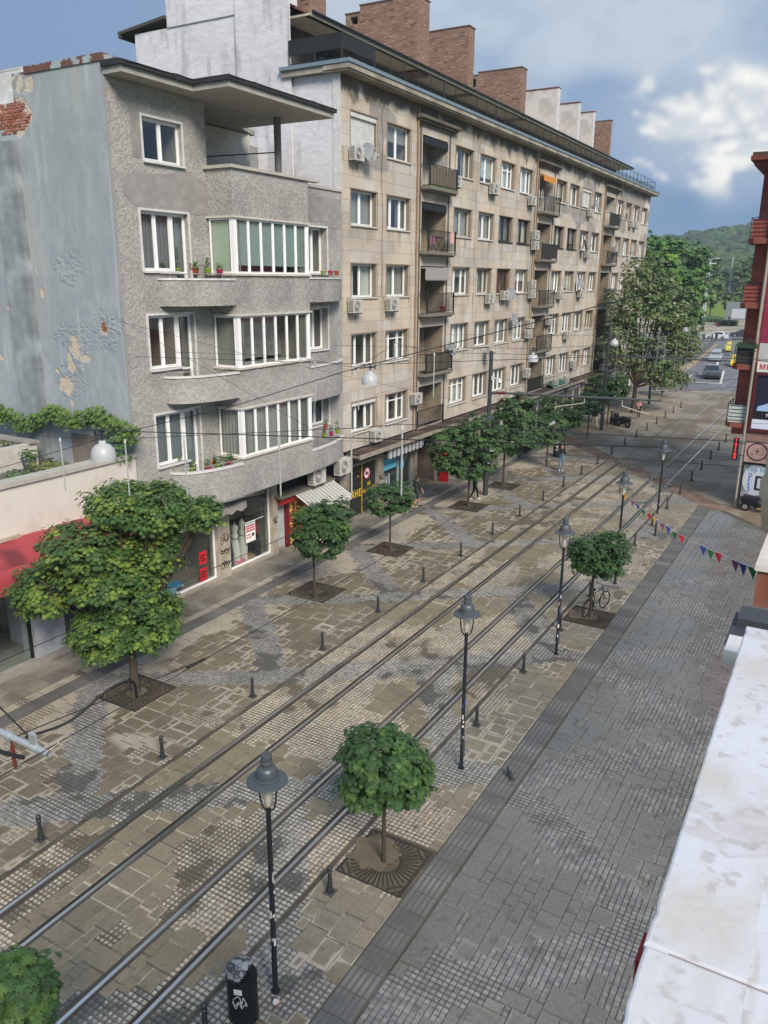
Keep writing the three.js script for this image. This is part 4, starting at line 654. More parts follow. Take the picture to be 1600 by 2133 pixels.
  part('shop_interior', [bx(-24, -23.8, 0, 3.1, -30.3, -86.5), bx(-24, FX - .02, 3.0, 3.12, -30.3, -86.5)], dkin, b); part('shop_floor', [bx(-23.8, -20, .01, .06, -30.3, -86.5)], pm(0x6f6a62, .7), b);
  for (const [a, c] of [[30.26, 30.75], [33.42, 33.98], [37.3, 37.62], [39.95, 41.2], [45.5, 46.1], [50.2, 50.8], [54.6, 55.2], [59, 59.6], [63.4, 64], [67.8, 68.4], [72.2, 72.8], [76.6, 77.2], [81, 81.6], [85.6, 86.5]]) part('pier', [bx(-20.1, FX + .02, .005, 3.0, -a, -c)], gst, b);
  part('sign_band', [bx(-20, FX - .02, 2.52, 3.0, -30.75, -33.42)], pm(0xa39c8c, .9), b);
  for (const [a, c] of [[46.1, 50.2], [50.8, 54.6], [55.2, 59], [59.6, 63.4], [64, 67.8], [68.4, 72.2], [72.8, 76.6], [77.2, 81], [81.6, 85.6]]) { const g = sub('shop_window', b), s = a; part('frame', [bx(-19.95, -19.85, .1, 2.6, -s, -s - .08), bx(-19.95, -19.85, .1, 2.6, -c + .08, -c), bx(-19.95, -19.85, .1, .3, -s - .08, -c + .08), bx(-19.95, -19.85, 2.4, 2.6, -s - .08, -c + .08), bx(-19.95, -19.85, .3, 2.4, -(s + c) / 2, -(s + c) / 2 - .06)], M.upvc, g); part('pane', bx(-19.91, -19.9, .3, 2.4, -s - .08, -c + .08), M.glass, g); part('signboard', bx(-19.9, -19.8, 2.6, 3.0, -s, -c), mat([0x2f6f63, 0xc9c5ba, 0x7d2320, 0xd6d2c8, 0x3a4a58][Math.floor(s) % 5], .6), g); }
  // garage gate with painted warning
  const gt = sub('garage_gate', b), grid = []; part('sheet', [bx(-19.9, -19.86, .05, 2.5, -30.78, -32.05), bx(-19.9, -19.86, .05, 2.5, -32.09, -33.4)], mat(0x191a1a, .7), gt);
  for (let y = .08; y < 2.5; y += .3) grid.push(bx(-19.858, -19.835, y, y + .03, -30.78, -33.4)); for (let s = 30.8; s < 33.4; s += .22) grid.push(bx(-19.858, -19.83, .05, 2.5, -s, -s - .025)); part('bars', grid, mat(0x3b3c3b, .6), gt);
  part('yellow_post', [bx(-19.83, -19.8, .05, 2.5, -32.04, -32.1)], mat(0xb5963a, .6), gt);
  const ye = '#d8b63a';
  print('painted_words', gt, V(-19.822, 1.15, -31.42), HP, 1.2, .6, 256, (g, w, h) => { g.fillStyle = ye; g.font = 'bold ' + h * .85 + 'px sans-serif'; g.textAlign = 'center'; g.fillText('РАНЕ', w / 2, h * .85, w); });
  print('painted_words', gt, V(-19.822, 1.25, -32.75), HP, 1.2, .62, 256, (g, w, h) => { g.fillStyle = ye; g.font = 'bold ' + h * .42 + 'px sans-serif'; g.textAlign = 'center'; g.fillText('НЕ', w / 2, h * .42, w); g.fillText('ПАРКИРАЙ!', w / 2, h * .92, w * .98); });
  print('painted_words', gt, V(-19.822, 1.95, -31.8), HP, .3, .18, 64, (g, w, h) => { g.fillStyle = ye; g.font = 'bold ' + h * .8 + 'px sans-serif'; g.fillText('УК', 0, h * .8, w); });
  print('no_parking_disc', gt, V(-19.815, 1.95, -32.55), HP, .62, .62, 128, (g, w) => { g.fillStyle = '#b8232a'; g.beginPath(); g.arc(w / 2, w / 2, w * .48, 0, 7); g.fill(); g.fillStyle = '#d9dbe0'; g.beginPath(); g.arc(w / 2, w / 2, w * .39, 0, 7); g.fill(); g.fillStyle = '#2a3f7a'; g.fillRect(w * .25, w * .42, w * .5, w * .2); g.strokeStyle = '#b8232a'; g.lineWidth = w * .09; g.beginPath(); g.moveTo(w * .22, w * .22); g.lineTo(w * .78, w * .78); g.stroke(); });
  print('spray_words', b, V(-19.7, 2.78, -32.05), HP, 2.5, .42, 384, (g, w, h) => { g.fillStyle = '#17171a'; g.font = 'bold italic ' + h * .95 + 'px sans-serif'; g.textAlign = 'center'; g.fillText('ЧААКИТАЧАХ', w / 2, h * .85, w); });
  // flower shop
  const fs = sub('shop_window', b); part('frame', [bx(-19.95, -19.85, .1, 2.5, -33.98, -34.05), bx(-19.95, -19.85, .1, 2.5, -35.75, -35.85), bx(-19.95, -19.85, .1, 2.5, -37.2, -37.3), bx(-19.95, -19.85, 2.42, 2.5, -34.05, -37.2), bx(-19.95, -19.85, .1, .35, -34.05, -37.2)], mat(0x8f9a9c, .5), fs); part('pane', [bx(-19.91, -19.9, .35, 2.42, -34.05, -35.75), bx(-19.91, -19.9, .35, 2.42, -35.85, -37.2)], M.glass, fs); part('backdrop', [bx(-20.6, -20.58, .1, 2.5, -34, -37.3)], pm(0x4b6b70, .8), fs); part('vase', [0, 1, 2, 3, 4].map((i) => cyl(.07, .05, .5 + .1 * (i % 3), -20.2, .7, -34.3 - i * .27, 8)), M.white, fs);
  print('shop_sign', fs, V(-19.86, 1.98, -34.85), HP, 1.45, .6, 256, (g, w, h) => { g.fillStyle = '#5fb6d8'; g.fillRect(0, 0, w, h); g.fillStyle = '#123'; g.font = 'bold ' + h * .34 + 'px sans-serif'; g.textAlign = 'center'; g.fillText('SILVER FLOWERS', w / 2, h * .62, w * .92); }, { solid: 1 });
  print('shop_notice', fs, V(-19.86, 1.75, -36.2), HP, .42, .62, 96, (g, w, h) => { g.fillStyle = '#3a9ac9'; g.fillRect(0, 0, w, h); g.fillStyle = '#bfe3ee'; g.fillRect(w * .2, h * .3, w * .6, h * .4); }, { solid: 1 });
  { const A = sub('scalloped_awning', b), m1 = pm(0xd4d6da, .8), m2 = pm(0x8b8f97, .8), l1 = [], l2 = []; part('roll', [bx(-19.7, -19.2, 2.95, 3.06, -33.5, -37.35)], m1, A); for (let i = 0; i < 19; i++) (i % 2 ? l1 : l2).push(bx(-19.2, -19.185, 2.55 - (i % 2) * .05, 3.02, -33.5 - i * .2026, -33.5 - (i + 1) * .2026)); part('pale_stripe', l1, m1, A); part('grey_stripe', l2, m2, A); }
  part('passage_wall', [bx(-23, -22.8, 0, 3.1, -37.6, -40), bx(-22.8, -19.8, 0, 3.1, -37.62, -37.7), bx(-22.8, -19.8, 0, 3.1, -39.85, -39.95)], mat(0x6d6254, .95, { map: mottle2 }), b);
  part('meter_box', [bx(-19.68, -19.6, 1.35, 1.75, -40.1, -40.5)], M.acg, b);
  scribble(b, V(-19.67, .7, -40.0), HP, 1, .9, inkB, 5, .06); scribble(b, V(-19.66, .6, -33.5), HP, .4, .5, inkB, 2, .03); scribble(b, V(-19.66, 1.4, -33.5), HP, .42, .3, inkB, 2, .03);
  scribble(b, V(-22.75, .6, -38), HP, 1.2, .7, inkW, 4, .05);
  part('pink_wall', [bx(-19.68, -19.64, .05, 1.5, -41.25, -45.4)], mat(0xc9aca0, .9, { map: mottle2 }), b); part('ground_wall', [bx(-20.0, -19.7, 0, 3.0, -41.2, -45.5)], gst, b);
  const rs = thing('red_sign_pillar', 'tall bright red sign pillar with white lettering beside the dark passage', 'sign', null, [-19.2, 0, -40.0]); part('board', bc(.5, 2.1, .14), mat(0xc8121c, .5), rs);
  print('sign_text', rs, V(0, 1.05, .075), 0, .42, 1.1, 96, (g, w, h) => { g.fillStyle = '#fff'; for (let i = 0; i < 9; i++) g.fillRect(w * .1, h * (.06 + i * .1), w * (.4 + .5 * hsh(i, 8)), h * (i % 4 === 1 ? .06 : .03)); });
  print('sign_text', rs, V(.256, 1.05, 0), HP, .12, 1.1, 32, (g, w, h) => { g.fillStyle = '#fff'; for (let i = 0; i < 9; i++) g.fillRect(w * .1, h * (.06 + i * .1), w * .7, h * .04); });
}
// air conditioners and dishes hung on the block
const acG = (() => { const body = new THREE.Group(); body.name = 'air_conditioner'; const w = .78, h = .56, d = .28;
  part('casing', bc(w, h, d, 0, 0, 0), M.acw, body); const sl = []; for (let i = 0; i < 8; i++) sl.push(bx(-w / 2 - .006, -w / 2 - .001, .05 + i * .06, .085 + i * .06, -.11, .11)); part('side_louvre', sl, M.acg, body);
  const fan = part('fan_grille', [mv(rot(new THREE.CylinderGeometry(.225, .225, .012, 28), HP), -.09, .28, d / 2 + .005)], mat(0x6c7072, .6), body); part('fan_hub', [mv(rot(new THREE.CylinderGeometry(.06, .06, .02, 16), HP), -.09, .28, d / 2 + .016)], M.acw, fan);
  const rg = []; for (const r of [.09, .13, .17, .21]) rg.push(mv(new THREE.TorusGeometry(r, .006, 5, 26), -.09, .28, d / 2 + .018)); part('fan_guard', rg, M.acw, fan);
  part('bracket', [bx(-.3, -.27, -.05, -.001, -.2, .14), bx(.27, .3, -.05, -.001, -.2, .14), bx(-.3, -.27, -.3, -.05, -.2, -.17), bx(.27, .3, -.3, -.05, -.2, -.17)], M.acg, body); part('pipe', [tube([V(.36, .1, -.05), V(.46, .05, -.1), V(.44, -.25, -.16), V(.42, -.5, -.17)], .012, 12, 5)], M.cream, body); return body; })();
const where = (s, y) => { const f = y > 15.6 ? 'top' : y > 12.5 ? 'second highest' : y > 9.4 ? 'middle' : y > 6.3 ? 'second lowest' : 'lowest'; return `${f} window row`; };
const ordW = ['first', 'second', 'third', 'fourth', 'fifth', 'sixth', 'seventh', 'eighth', 'ninth'];
{
  const L = [[744, 320], [951, 378], [1030, 394], [741, 638], [818, 635], [1020, 622], [1051, 615], [785, 907], [868, 830], [1109, 418], [1116, 490], [1115, 511], [1109, 592], [1108, 612], [1105, 674], [1101, 695], [1097, 777], [1230, 443], [1224, 529], [1167, 614], [1209, 611], [1181, 698], [1144, 668], [1282, 521], [1316, 466], [1325, 468], [1194, 758]];
  const n = {}; const pts = L.map(([x, y]) => onX(x, y, FX + .25)).sort((a, c) => c.z - a.z);
  pts.forEach((p, i) => { const w = where(-p.z, p.y); n[w] = (n[w] || 0) + 1; const o = acG.clone(); o.name = numbered('air_conditioner'); o.position.set(FX + .25, p.y - .28, p.z); o.rotation.y = HP; if (i % 4 === 3) o.scale.set(1.08, 1.05, 1); scene.add(o); setUD(o, `white air conditioner, ${ordW[n[w] - 1]} from the grey house in the ${w}`, 'air conditioner', 'air conditioners on the beige block'); });
  for (const [x, s, y, ry, lab] of [[-19.2, 27.4, 2.62, HP, 'white air conditioner above the striped grocery awning'], [-19.05, 29.2, 2.7, HP, 'large white air conditioner under the balcony corner, beside the garage gate']]) { const o = acG.clone(); o.name = numbered('air_conditioner'); o.position.set(x, y, -s); o.rotation.y = ry; o.scale.set(1.15, 1.25, 1.2); scene.add(o); setUD(o, lab, 'air conditioner'); }
  for (const [x, s, y, lab] of [[-19.1, 61.2, 3.42, 'white air conditioner standing on the shop canopy near the green awning'], [-19.1, 58.6, 3.42, 'white air conditioner standing on the shop canopy under the second balcony stack'], [-19.1, 71.5, 3.42, 'white air conditioner standing on the shop canopy under the third balcony stack']]) { const o = acG.clone(); o.name = numbered('air_conditioner'); o.position.set(x, y, -s); o.rotation.y = HP; scene.add(o); setUD(o, lab, 'air conditioner'); }
  const dG = new THREE.Group(); dG.name = 'satellite_dish'; { const pr = []; for (let i = 0; i <= 8; i++) { const r = i / 8 * .42; pr.push([Math.max(.001, r), r * r * .45]); } const bowl = rot(lathe(pr, 28), HP); M.dish.side = THREE.DoubleSide; part('bowl', bowl, M.dish, dG); part('feed_arm', [bar(V(0, -.4, .06), V(0, -.1, .42), .012), bc(.06, .06, .09, 0, -.12, .44)], M.acg, dG); part('wall_bracket', [bar(V(0, 0, -.02), V(0, -.02, -.22), .02), bar(V(0, -.02, -.22), V(0, -.3, -.3), .02)], M.acg, dG); }
  const DL = [[768, 318], [940, 727], [1017, 735], [1064, 612], [1242, 428], [1218, 512], [1209, 590], [1071, 666]], n2 = {};
  DL.map(([x, y], i) => [onX(x, y, FX + .4), i]).sort((a, c) => c[0].z - a[0].z).forEach(([p, i]) => { const w = where(-p.z, p.y); n2[w] = (n2[w] || 0) + 1; const o = dG.clone(); o.name = numbered('satellite_dish'); o.position.copy(p); o.rotation.order = 'YXZ'; o.rotation.y = HP - .35 + (i % 3) * .25; o.rotation.x = -.3; o.scale.setScalar(i === 5 ? 1.15 : .95); if (i === 5) o.children[0].material = M.black; scene.add(o); setUD(o, `${i === 5 ? 'black' : 'grey'} satellite dish, ${ordW[n2[w] - 1]} from the grey house in the ${w}`, 'satellite dish', 'satellite dishes on the beige block'); });
}
// striped awning of the grocery, boxes
{
  const t = thing('striped_awning', 'cream and grey striped awning over the small grocery door', 'awning'), A = [V(-19.5, 2.44, -26.1), V(-19.5, 2.5, -28.85)], B = [V(-18.05, 2.08, -25.5), V(-18.05, 2.0, -28.4)], m = [pm(0xe6e4da, .85, { side: THREE.DoubleSide }), pm(0xb8bcb4, .85, { side: THREE.DoubleSide })];
  for (let i = 0; i < 24; i++) { const a = A[0].clone().lerp(A[1], i / 24), a2 = A[0].clone().lerp(A[1], (i + 1) / 24), c = B[0].clone().lerp(B[1], i / 24), c2 = B[0].clone().lerp(B[1], (i + 1) / 24), g = new THREE.BufferGeometry(), lo = c.clone().add(V(.02, -.14, 0)), lo2 = c2.clone().add(V(.02, -.14, 0)); g.setAttribute('position', new THREE.Float32BufferAttribute([a, c, c2, a, c2, a2, c, lo, lo2, c, lo2, c2].flatMap((v) => v.toArray()), 3)); g.computeVertexNormals(); part('cloth_stripe', g, m[i % 2], t); }
  part('arm', [bar(A[0], B[0], .02), bar(A[1], B[1], .02), bar(B[0], B[1], .022)], M.upvc, t);
  const s = thing('sagging_awning', 'dirty pale scalloped awning sagging under the curved balcony', 'awning'); const P = [], W = 14; for (let i = 0; i < W; i++) { const z0 = mix(-18.4, -22.4, i / W), z1 = mix(-18.4, -22.4, (i + 1) / W), f = (z) => .06 * Math.sin(z * 5); const q = [[-19.6, 3.25 + f(z0), z0], [-18.95, 3.02 + f(z0), z0], [-18.93, 2.78 + f(z0 * 2), z0], [-19.6, 3.25 + f(z1), z1], [-18.95, 3.02 + f(z1), z1], [-18.93, 2.78 + f(z1 * 2), z1]]; for (const [a, b2, c] of [[0, 1, 4], [0, 4, 3], [1, 2, 5], [1, 5, 4]]) P.push(...q[a], ...q[b2], ...q[c]); } const g = new THREE.BufferGeometry(); g.setAttribute('position', new THREE.Float32BufferAttribute(P, 3)); g.computeVertexNormals(); part('cloth', wuv(g), mat(0xb5b0a8, .95, { side: THREE.DoubleSide, map: mottle2 }), s);
  const bxs = thing('carton', 'white printed cardboard carton on the pavement by the grocery', 'carton', null, [-19.3, 0, -26.55]); part('box', [bc(.45, .3, .6)], M.white, bxs); part('printed_band', [bc(.455, .05, .605, 0, .2, 0)], M.red, bxs); part('flap', [rot(bx(-.22, .22, 0, .006, 0, .2), -.6)].map((q) => mv(q, 0, .3, .3)), M.white, bxs);
  const b2 = copy(bxs, [-19.4, 0, -27.3], 0, 'white printed cardboard carton holding yellow packets'); part('packet', [bc(.3, .12, .3, 0, .28, 0)], mat(0xd9a92f, .6), b2);
}

// pipes, hanging cables and balcony clutter on the block
{
  for (const q of [37.0, 53.7, 70.05]) part('downpipe', [bar(V(FX + .07, 3.4, -q), V(FX + .07, 19.1, -q), .045, .045, 8)], pm(0xa8896c, .7), beige);
  const R = rng(92); [[52.9, 13], [53.15, 15], [53.35, 12], [52.6, 14], [33.6, 9], [44.2, 11], [63.7, 13]].forEach(([q, len], i) => { const pts = []; for (let k = 0; k <= 8; k++) pts.push(V(FX + .03 + .03 * R() + (k === 0 ? .5 : 0), 19.3 - len * k / 8, -q + (R() - .5) * .14)); solo('hanging_cable', [tube(pts, .009, 30, 5)], mat(i % 2 ? 0x8d8a80 : 0x4a4946, .8), ['loose grey cable hanging beside the second balcony stack', 'dark loose cable hanging close to the second balcony stack', 'short dark cable hanging by the second balcony stack', 'pale cable hanging left of the second balcony bundle', 'dark cable running down between the first two window columns', 'pale cable running down past the fourth window column', 'dark cable running down past the ninth window column'][i].replace('left of', 'just before'), 'cable', 'cables hanging on the beige block'); });
  const t = thing('balcony_table', 'black folding table with a pink cloth on the second highest balcony', 'table', null, [-19.5, 12.47, -38.9]); part('top', bc(.5, .03, .7, 0, .68, 0), M.black, t); for (const [x, z] of [[-.2, -.3], [.2, -.3], [-.2, .3], [.2, .3]]) part('leg', [bar(V(x, 0, z), V(-x, .68, z), .015)], M.black, t); part('cloth', mv(drape(.35, .4, 2, .03), -.2, .35, .36), mat(0xc98aa6, .9, { side: THREE.DoubleSide }), t);
  const w = thing('pink_towel', 'pale pink towel hung over the second highest balcony railing', 'towel', null, [FX + .53, 13.02, -39.9]); part('cloth', [rot(mv(drape(.42, .55, 2, .015), 0, -.1, 0), 0, HP)], mat(0xd6a9a6, .9, { side: THREE.DoubleSide }), w);
  for (const [s2, y, i, lab] of [[54.9, 15.53, 0, 'arched white lantern on the awning balcony, first'], [55.6, 15.53, 1, 'arched white lantern on the awning balcony, second']]) { const l = thing('white_lantern', lab, 'lantern', 'lanterns on the awning balcony', [-19.9, y + .9, -s2]); part('frame', [bx(-.02, .02, 0, .4, -.16, -.13), bx(-.02, .02, 0, .4, .13, .16), bx(-.02, .02, 0, .03, -.16, .16), bar(V(0, .4, -.15), V(0, .58, 0), .02), bar(V(0, .4, .15), V(0, .58, 0), .02)], M.white, l); void i; }
  const p = thing('clay_pot', 'terracotta pot standing on the middle balcony of the first stack', 'pot', null, [-19.55, 9.4, -40.0]); part('pot', [potShape.clone().scale(1.6, 1.6, 1.6)], pm(0xa8573c, .8), p);
}
{
  const t = thing('green_tarp', 'faded green tarpaulin stretched over the shop canopy below the second balcony stack', 'tarpaulin'), P = []; const N = 10; for (let i = 0; i < N; i++) for (let k = 0; k < 4; k++) { const q = (a, c) => [FX + .15 + .7 * c / 4, 3.75 - .3 * c / 4 + .05 * Math.sin(a * 1.9 + c), -57.6 - 3.2 * a / N], A = q(i, k), B = q(i, k + 1), C = q(i + 1, k + 1), D = q(i + 1, k); P.push(...A, ...B, ...C, ...A, ...C, ...D); } const g = new THREE.BufferGeometry(); g.setAttribute('position', new THREE.Float32BufferAttribute(P, 3)); g.computeVertexNormals(); part('sheet', wuv(g), mat(0x3f7a62, .8, { side: THREE.DoubleSide, map: mottle2 }), t); part('batten', [bx(FX + .82, FX + .86, 3.38, 3.44, -57.6, -60.8), bx(FX + .14, FX + .18, 3.4, 3.76, -57.6, -57.66), bx(FX + .14, FX + .18, 3.4, 3.76, -60.74, -60.8)], M.cream, t);
}

// ================================================================ OUR SIDE OF THE STREET
{
  const b = thing('red_brown_house', 'dark red corner house with stacked balconies and painted end wall', 'building');
  const rm = mat(0xc87466, .9, { map: mottle2 }), Z = -42.87, X = -4.05;
  part('main_wall', [bx(X, 8, 3.5, 16.4, Z - .02, -49)], rm, b);
  part('ground_wall', [bx(X, 8, 0, 3.5, Z - .3, -49)], mat(0x8a7468, .9, { map: mottle2 }), b);
  part('street_bay', [bx(-5.0, X - .001, 3.4, 16.2, -45.1, -48.6)], rm, b);
  part('eaves', [bx(-5.35, 8, 16.4, 16.6, Z + .5, -49.4), bx(-5.2, 8, 16.2, 16.4, Z + .3, -49.2)], pm(0x7d4038, .9), b);
  part('roof', [prism([[-5.3, Z + .4], [8, Z + .4], [8, -49], [-5.3, -49]], 16.6, 16.75)], mat(0x4a3a34, .9), b);
  [4.35, 7.2, 10.1, 13.05].forEach((y, i) => {
    const g = sub('balcony', b); part('slab', [prism([[X, Z + .02], [-4.85, Z + .02], [-5.1, Z - .25], [-5.1, -45.09], [X, -45.09]], y - .24, y)], pm(0x96544a, .9), g);
    part('railing', [bx(-5.06, -5.03, y + .9, y + .94, Z - .2, -45.05), bx(-4.9, X, y + .9, y + .94, Z - .03, Z - .06), ...[0, .18, .36, .54, .72].map((q) => bx(-5.05, -5.035, y + q + .1, y + q + .12, Z - .2, -45.05)), ...[0, .18, .36, .54, .72].map((q) => bx(-4.95, X, y + q + .1, y + q + .12, Z - .04, Z - .055)), ...[Z - .1, -43.8, -44.9].map((z) => bx(-5.06, -5.03, y, y + .94, z, z - .03))], M.iron, g);
    part('parapet_panel', [bx(-4.98, X, y, y + .86, Z - .07, Z - .09)], i === 0 ? mat(0xb9c4bf, .5) : i === 1 ? mat(0x33302e, .8) : mat(0x8a463d, .9), g);
    part('balcony_door', [bx(X - .05, X, y + .02, y + 2.2, -43.4, -44.6)], mat(0x22262a, .2), g); part('door_frame', [bx(X - .07, X - .051, y + .02, y + 2.2, -43.36, -43.42), bx(X - .07, X - .051, y + .02, y + 2.2, -44.56, -44.62), bx(X - .07, X - .051, y + 2.14, y + 2.2, -43.42, -44.56)], M.upvc, g);
  });
  part('drainpipe', [bar(V(-4.12, 3.8, Z + .08), V(-4.12, 16.3, Z + .08), .07, .07, 10), bar(V(-4.12, .1, Z + .08), V(-4.12, 3.8, Z + .08), .05, .05, 10)], pm(0xb3aca0, .5), b);
  part('magenta_panel', [bx(X + .08, 8, 8.27, 16.1, Z - .015, Z + .02)], pm(0xa02a52, .7), b);
  part('white_panel', [bx(X + .08, 8, 7.45, 8.26, Z - .015, Z + .02)], pm(0xd0d0d2, .7), b);
  part('pink_wall', [bx(X + .05, 8, 2.42, 3.5, Z - .3, Z - .03)], mat(0xd0aaa2, .9, { map: mottle2 }), b);
  part('cornice_band', [bx(X + .02, 8, 3.5, 3.9, Z - .015, Z + .03)], pm(0x9a7a70, .9), b);
  part('shutter', [bx(X + .1, 8, .05, 2.36, Z - .299, Z - .2)], mat(0x9ea3ad, .7, { map: mottle2 }), b);
  part('shutter_arch', [bx(X + .06, 8, 2.3, 2.42, Z - .299, Z - .12)], M.black, b);
  // spray paint
  const pr = (n, x, y, w, h, f) => print(n, b, V(x, y, Z + .0), 0, w, h, 256, f);
  void pr;
  print('graffiti_face', b, V(-3.05, 2.98, Z - .022), 0, 1.9, 1.0, 320, (g, w, h) => { g.strokeStyle = '#16151a'; g.lineWidth = h * .06; g.beginPath(); g.ellipse(w * .3, h * .5, w * .24, h * .42, 0, 0, 7); g.stroke(); g.lineWidth = h * .035; g.beginPath(); g.moveTo(w * .3, h * .35); g.lineTo(w * .3, h * .62); g.moveTo(w * .24, h * .48); g.lineTo(w * .36, h * .48); g.stroke(); g.beginPath(); g.moveTo(w * .5, h * .85); g.bezierCurveTo(w * .7, h * .6, w * .55, h * .3, w * .75, h * .2); g.bezierCurveTo(w * .95, h * .1, w * .9, h * .9, w * .7, h * .85); g.stroke(); g.fillRect(w * .16, h * .6, w * .04, h * .06); });
  print('graffiti_tag', b, V(-2.95, 1.3, Z - .192), 0, 2.0, 2.1, 384, (g, w, h) => { g.fillStyle = '#b9bfca'; g.beginPath(); g.ellipse(w * .3, h * .4, w * .3, h * .38, 0, 0, 7); g.fill(); g.beginPath(); g.ellipse(w * .85, h * .4, w * .22, h * .38, 0, 0, 7); g.fill(); g.strokeStyle = '#15151a'; g.lineWidth = h * .055; g.lineJoin = 'round'; g.strokeRect(w * .32, h * .32, w * .45, h * .3); g.beginPath(); g.moveTo(w * .55, h * .45); g.lineTo(w * .62, h * .75); g.lineTo(w * .8, h * .4); g.lineTo(w * .86, h * .74); g.stroke(); g.fillStyle = '#2f7f9c'; g.font = 'bold ' + h * .14 + 'px sans-serif'; g.fillText('Top Tom', w * .06, h * .2, w * .9); g.fillStyle = '#2b5fb0'; g.save(); g.translate(w * .12, h * .3); 'DELS3'.split('').forEach((c, i) => g.fillText(c, 0, h * .09 * (i + .4))); g.restore(); });
  // poster wall
  const bb = thing('billboard', 'large framed poster with a pale blue shirt on the red house', 'billboard', null, [-4.0, 4.0, Z]);
  part('frame', [bx(0, 3.6, 0, .12, .03, .16), bx(0, .14, .12, 2.75, .03, .16), bx(0, 3.6, 2.75, 2.87, .03, .16)], pm(0x5a1420, .6), bb);
  print('poster', bb, V(1.84, 1.44, .06), 0, 3.4, 2.6, 512, (g, w, h) => { g.fillStyle = '#0f1430'; g.fillRect(0, 0, w, h); g.fillStyle = '#cfd6ea'; g.fillRect(0, h * .82, w, h * .18); g.fillStyle = '#9dbbe0'; g.beginPath(); g.moveTo(w * .02, h * .82); g.lineTo(w * .05, h * .58); g.quadraticCurveTo(w * .2, h * .5, w * .34, h * .42); g.lineTo(w * .66, h * .42); g.quadraticCurveTo(w * .85, h * .5, w * .95, h * .6); g.lineTo(w, h * .82); g.fill(); g.fillStyle = '#b98d74'; g.fillRect(w * .42, h * .3, w * .16, h * .14); g.beginPath(); g.ellipse(w * .5, h * .2, w * .12, h * .17, 0, 0, 7); g.fill(); g.strokeStyle = '#6f8fb8'; g.lineWidth = 4; g.beginPath(); g.moveTo(w * .34, h * .42); g.lineTo(w * .45, h * .52); g.lineTo(w * .5, h * .44); g.stroke(); g.fillStyle = '#0a0a10'; g.fillRect(0, h * .66, w, h * .16); g.fillStyle = '#eef'; g.font = 'bold ' + h * .075 + 'px sans-serif'; g.fillText('ТРАЙЧО', w * .17, h * .765); }, { solid: 1 });
  const ms = thing('shop_sign', 'white sign with red and blue capital letters above the poster', 'sign', null, [-3.95, 6.9, Z]); part('board', bx(0, 3, 0, .5, .03, .1), M.white, ms);
  print('sign_letters', ms, V(1.0, .25, .105), 0, 1.9, .42, 256, (g, w, h) => { g.font = 'bold ' + h * .8 + 'px sans-serif'; g.fillStyle = '#b5202a'; g.fillText('METR', w * .02, h * .8, w * .5); g.fillStyle = '#28409a'; g.fillText('ON', w * .54, h * .8, w * .3); });
  const tt = thing('neon_sign', 'narrow black sign with glowing red letters on the red house corner', 'sign', null, [-4.42, 2.5, Z + .15]); part('box', bx(-.13, .13, 0, 1.1, -.06, .02), M.black, tt); part('arm', [bx(.13, .4, .25, .28, -.04, -.01), bx(.13, .4, .85, .88, -.04, -.01)], M.black, tt);
  print('letters', tt, V(0, .55, .026), 0, .24, 1.06, 96, (g, w, h) => { g.fillStyle = '#000'; g.fillRect(0, 0, w, h); g.fillStyle = '#ff2a2a'; g.font = 'bold ' + h * .18 + 'px sans-serif'; g.textAlign = 'center'; 'TATTOO'.split('').forEach((c, i) => g.fillText(c, w / 2, h * (.155 + i * .162), w * .8)); }, { solid: 1 });
  tt.children[2].material.emissive = new THREE.Color(1, 1, 1); tt.children[2].material.emissiveMap = tt.children[2].material.map; tt.children[2].material.emissiveIntensity = .9;
  const pl = thing('balcony_planter', 'dark planter with red flowers on a red house balcony', 'planter', null, [-4.5, 8.0, Z + .05]); part('box', bc(.9, .2, .2), mat(0x24402c, .7), pl); const k = sub('plant', pl); k.position.y = .2; { const R = rng(12), l = []; for (let i = 0; i < 120; i++) l.push([rr(-.45, .45, R), R() * .25, rr(-.12, .12, R), .09, R() - .5, 1, R() - .2, R() * 6, ...(R() < .2 ? [.3, .03, .03] : [.05, .08, .03])]); leaves('foliage', k, l); }
}
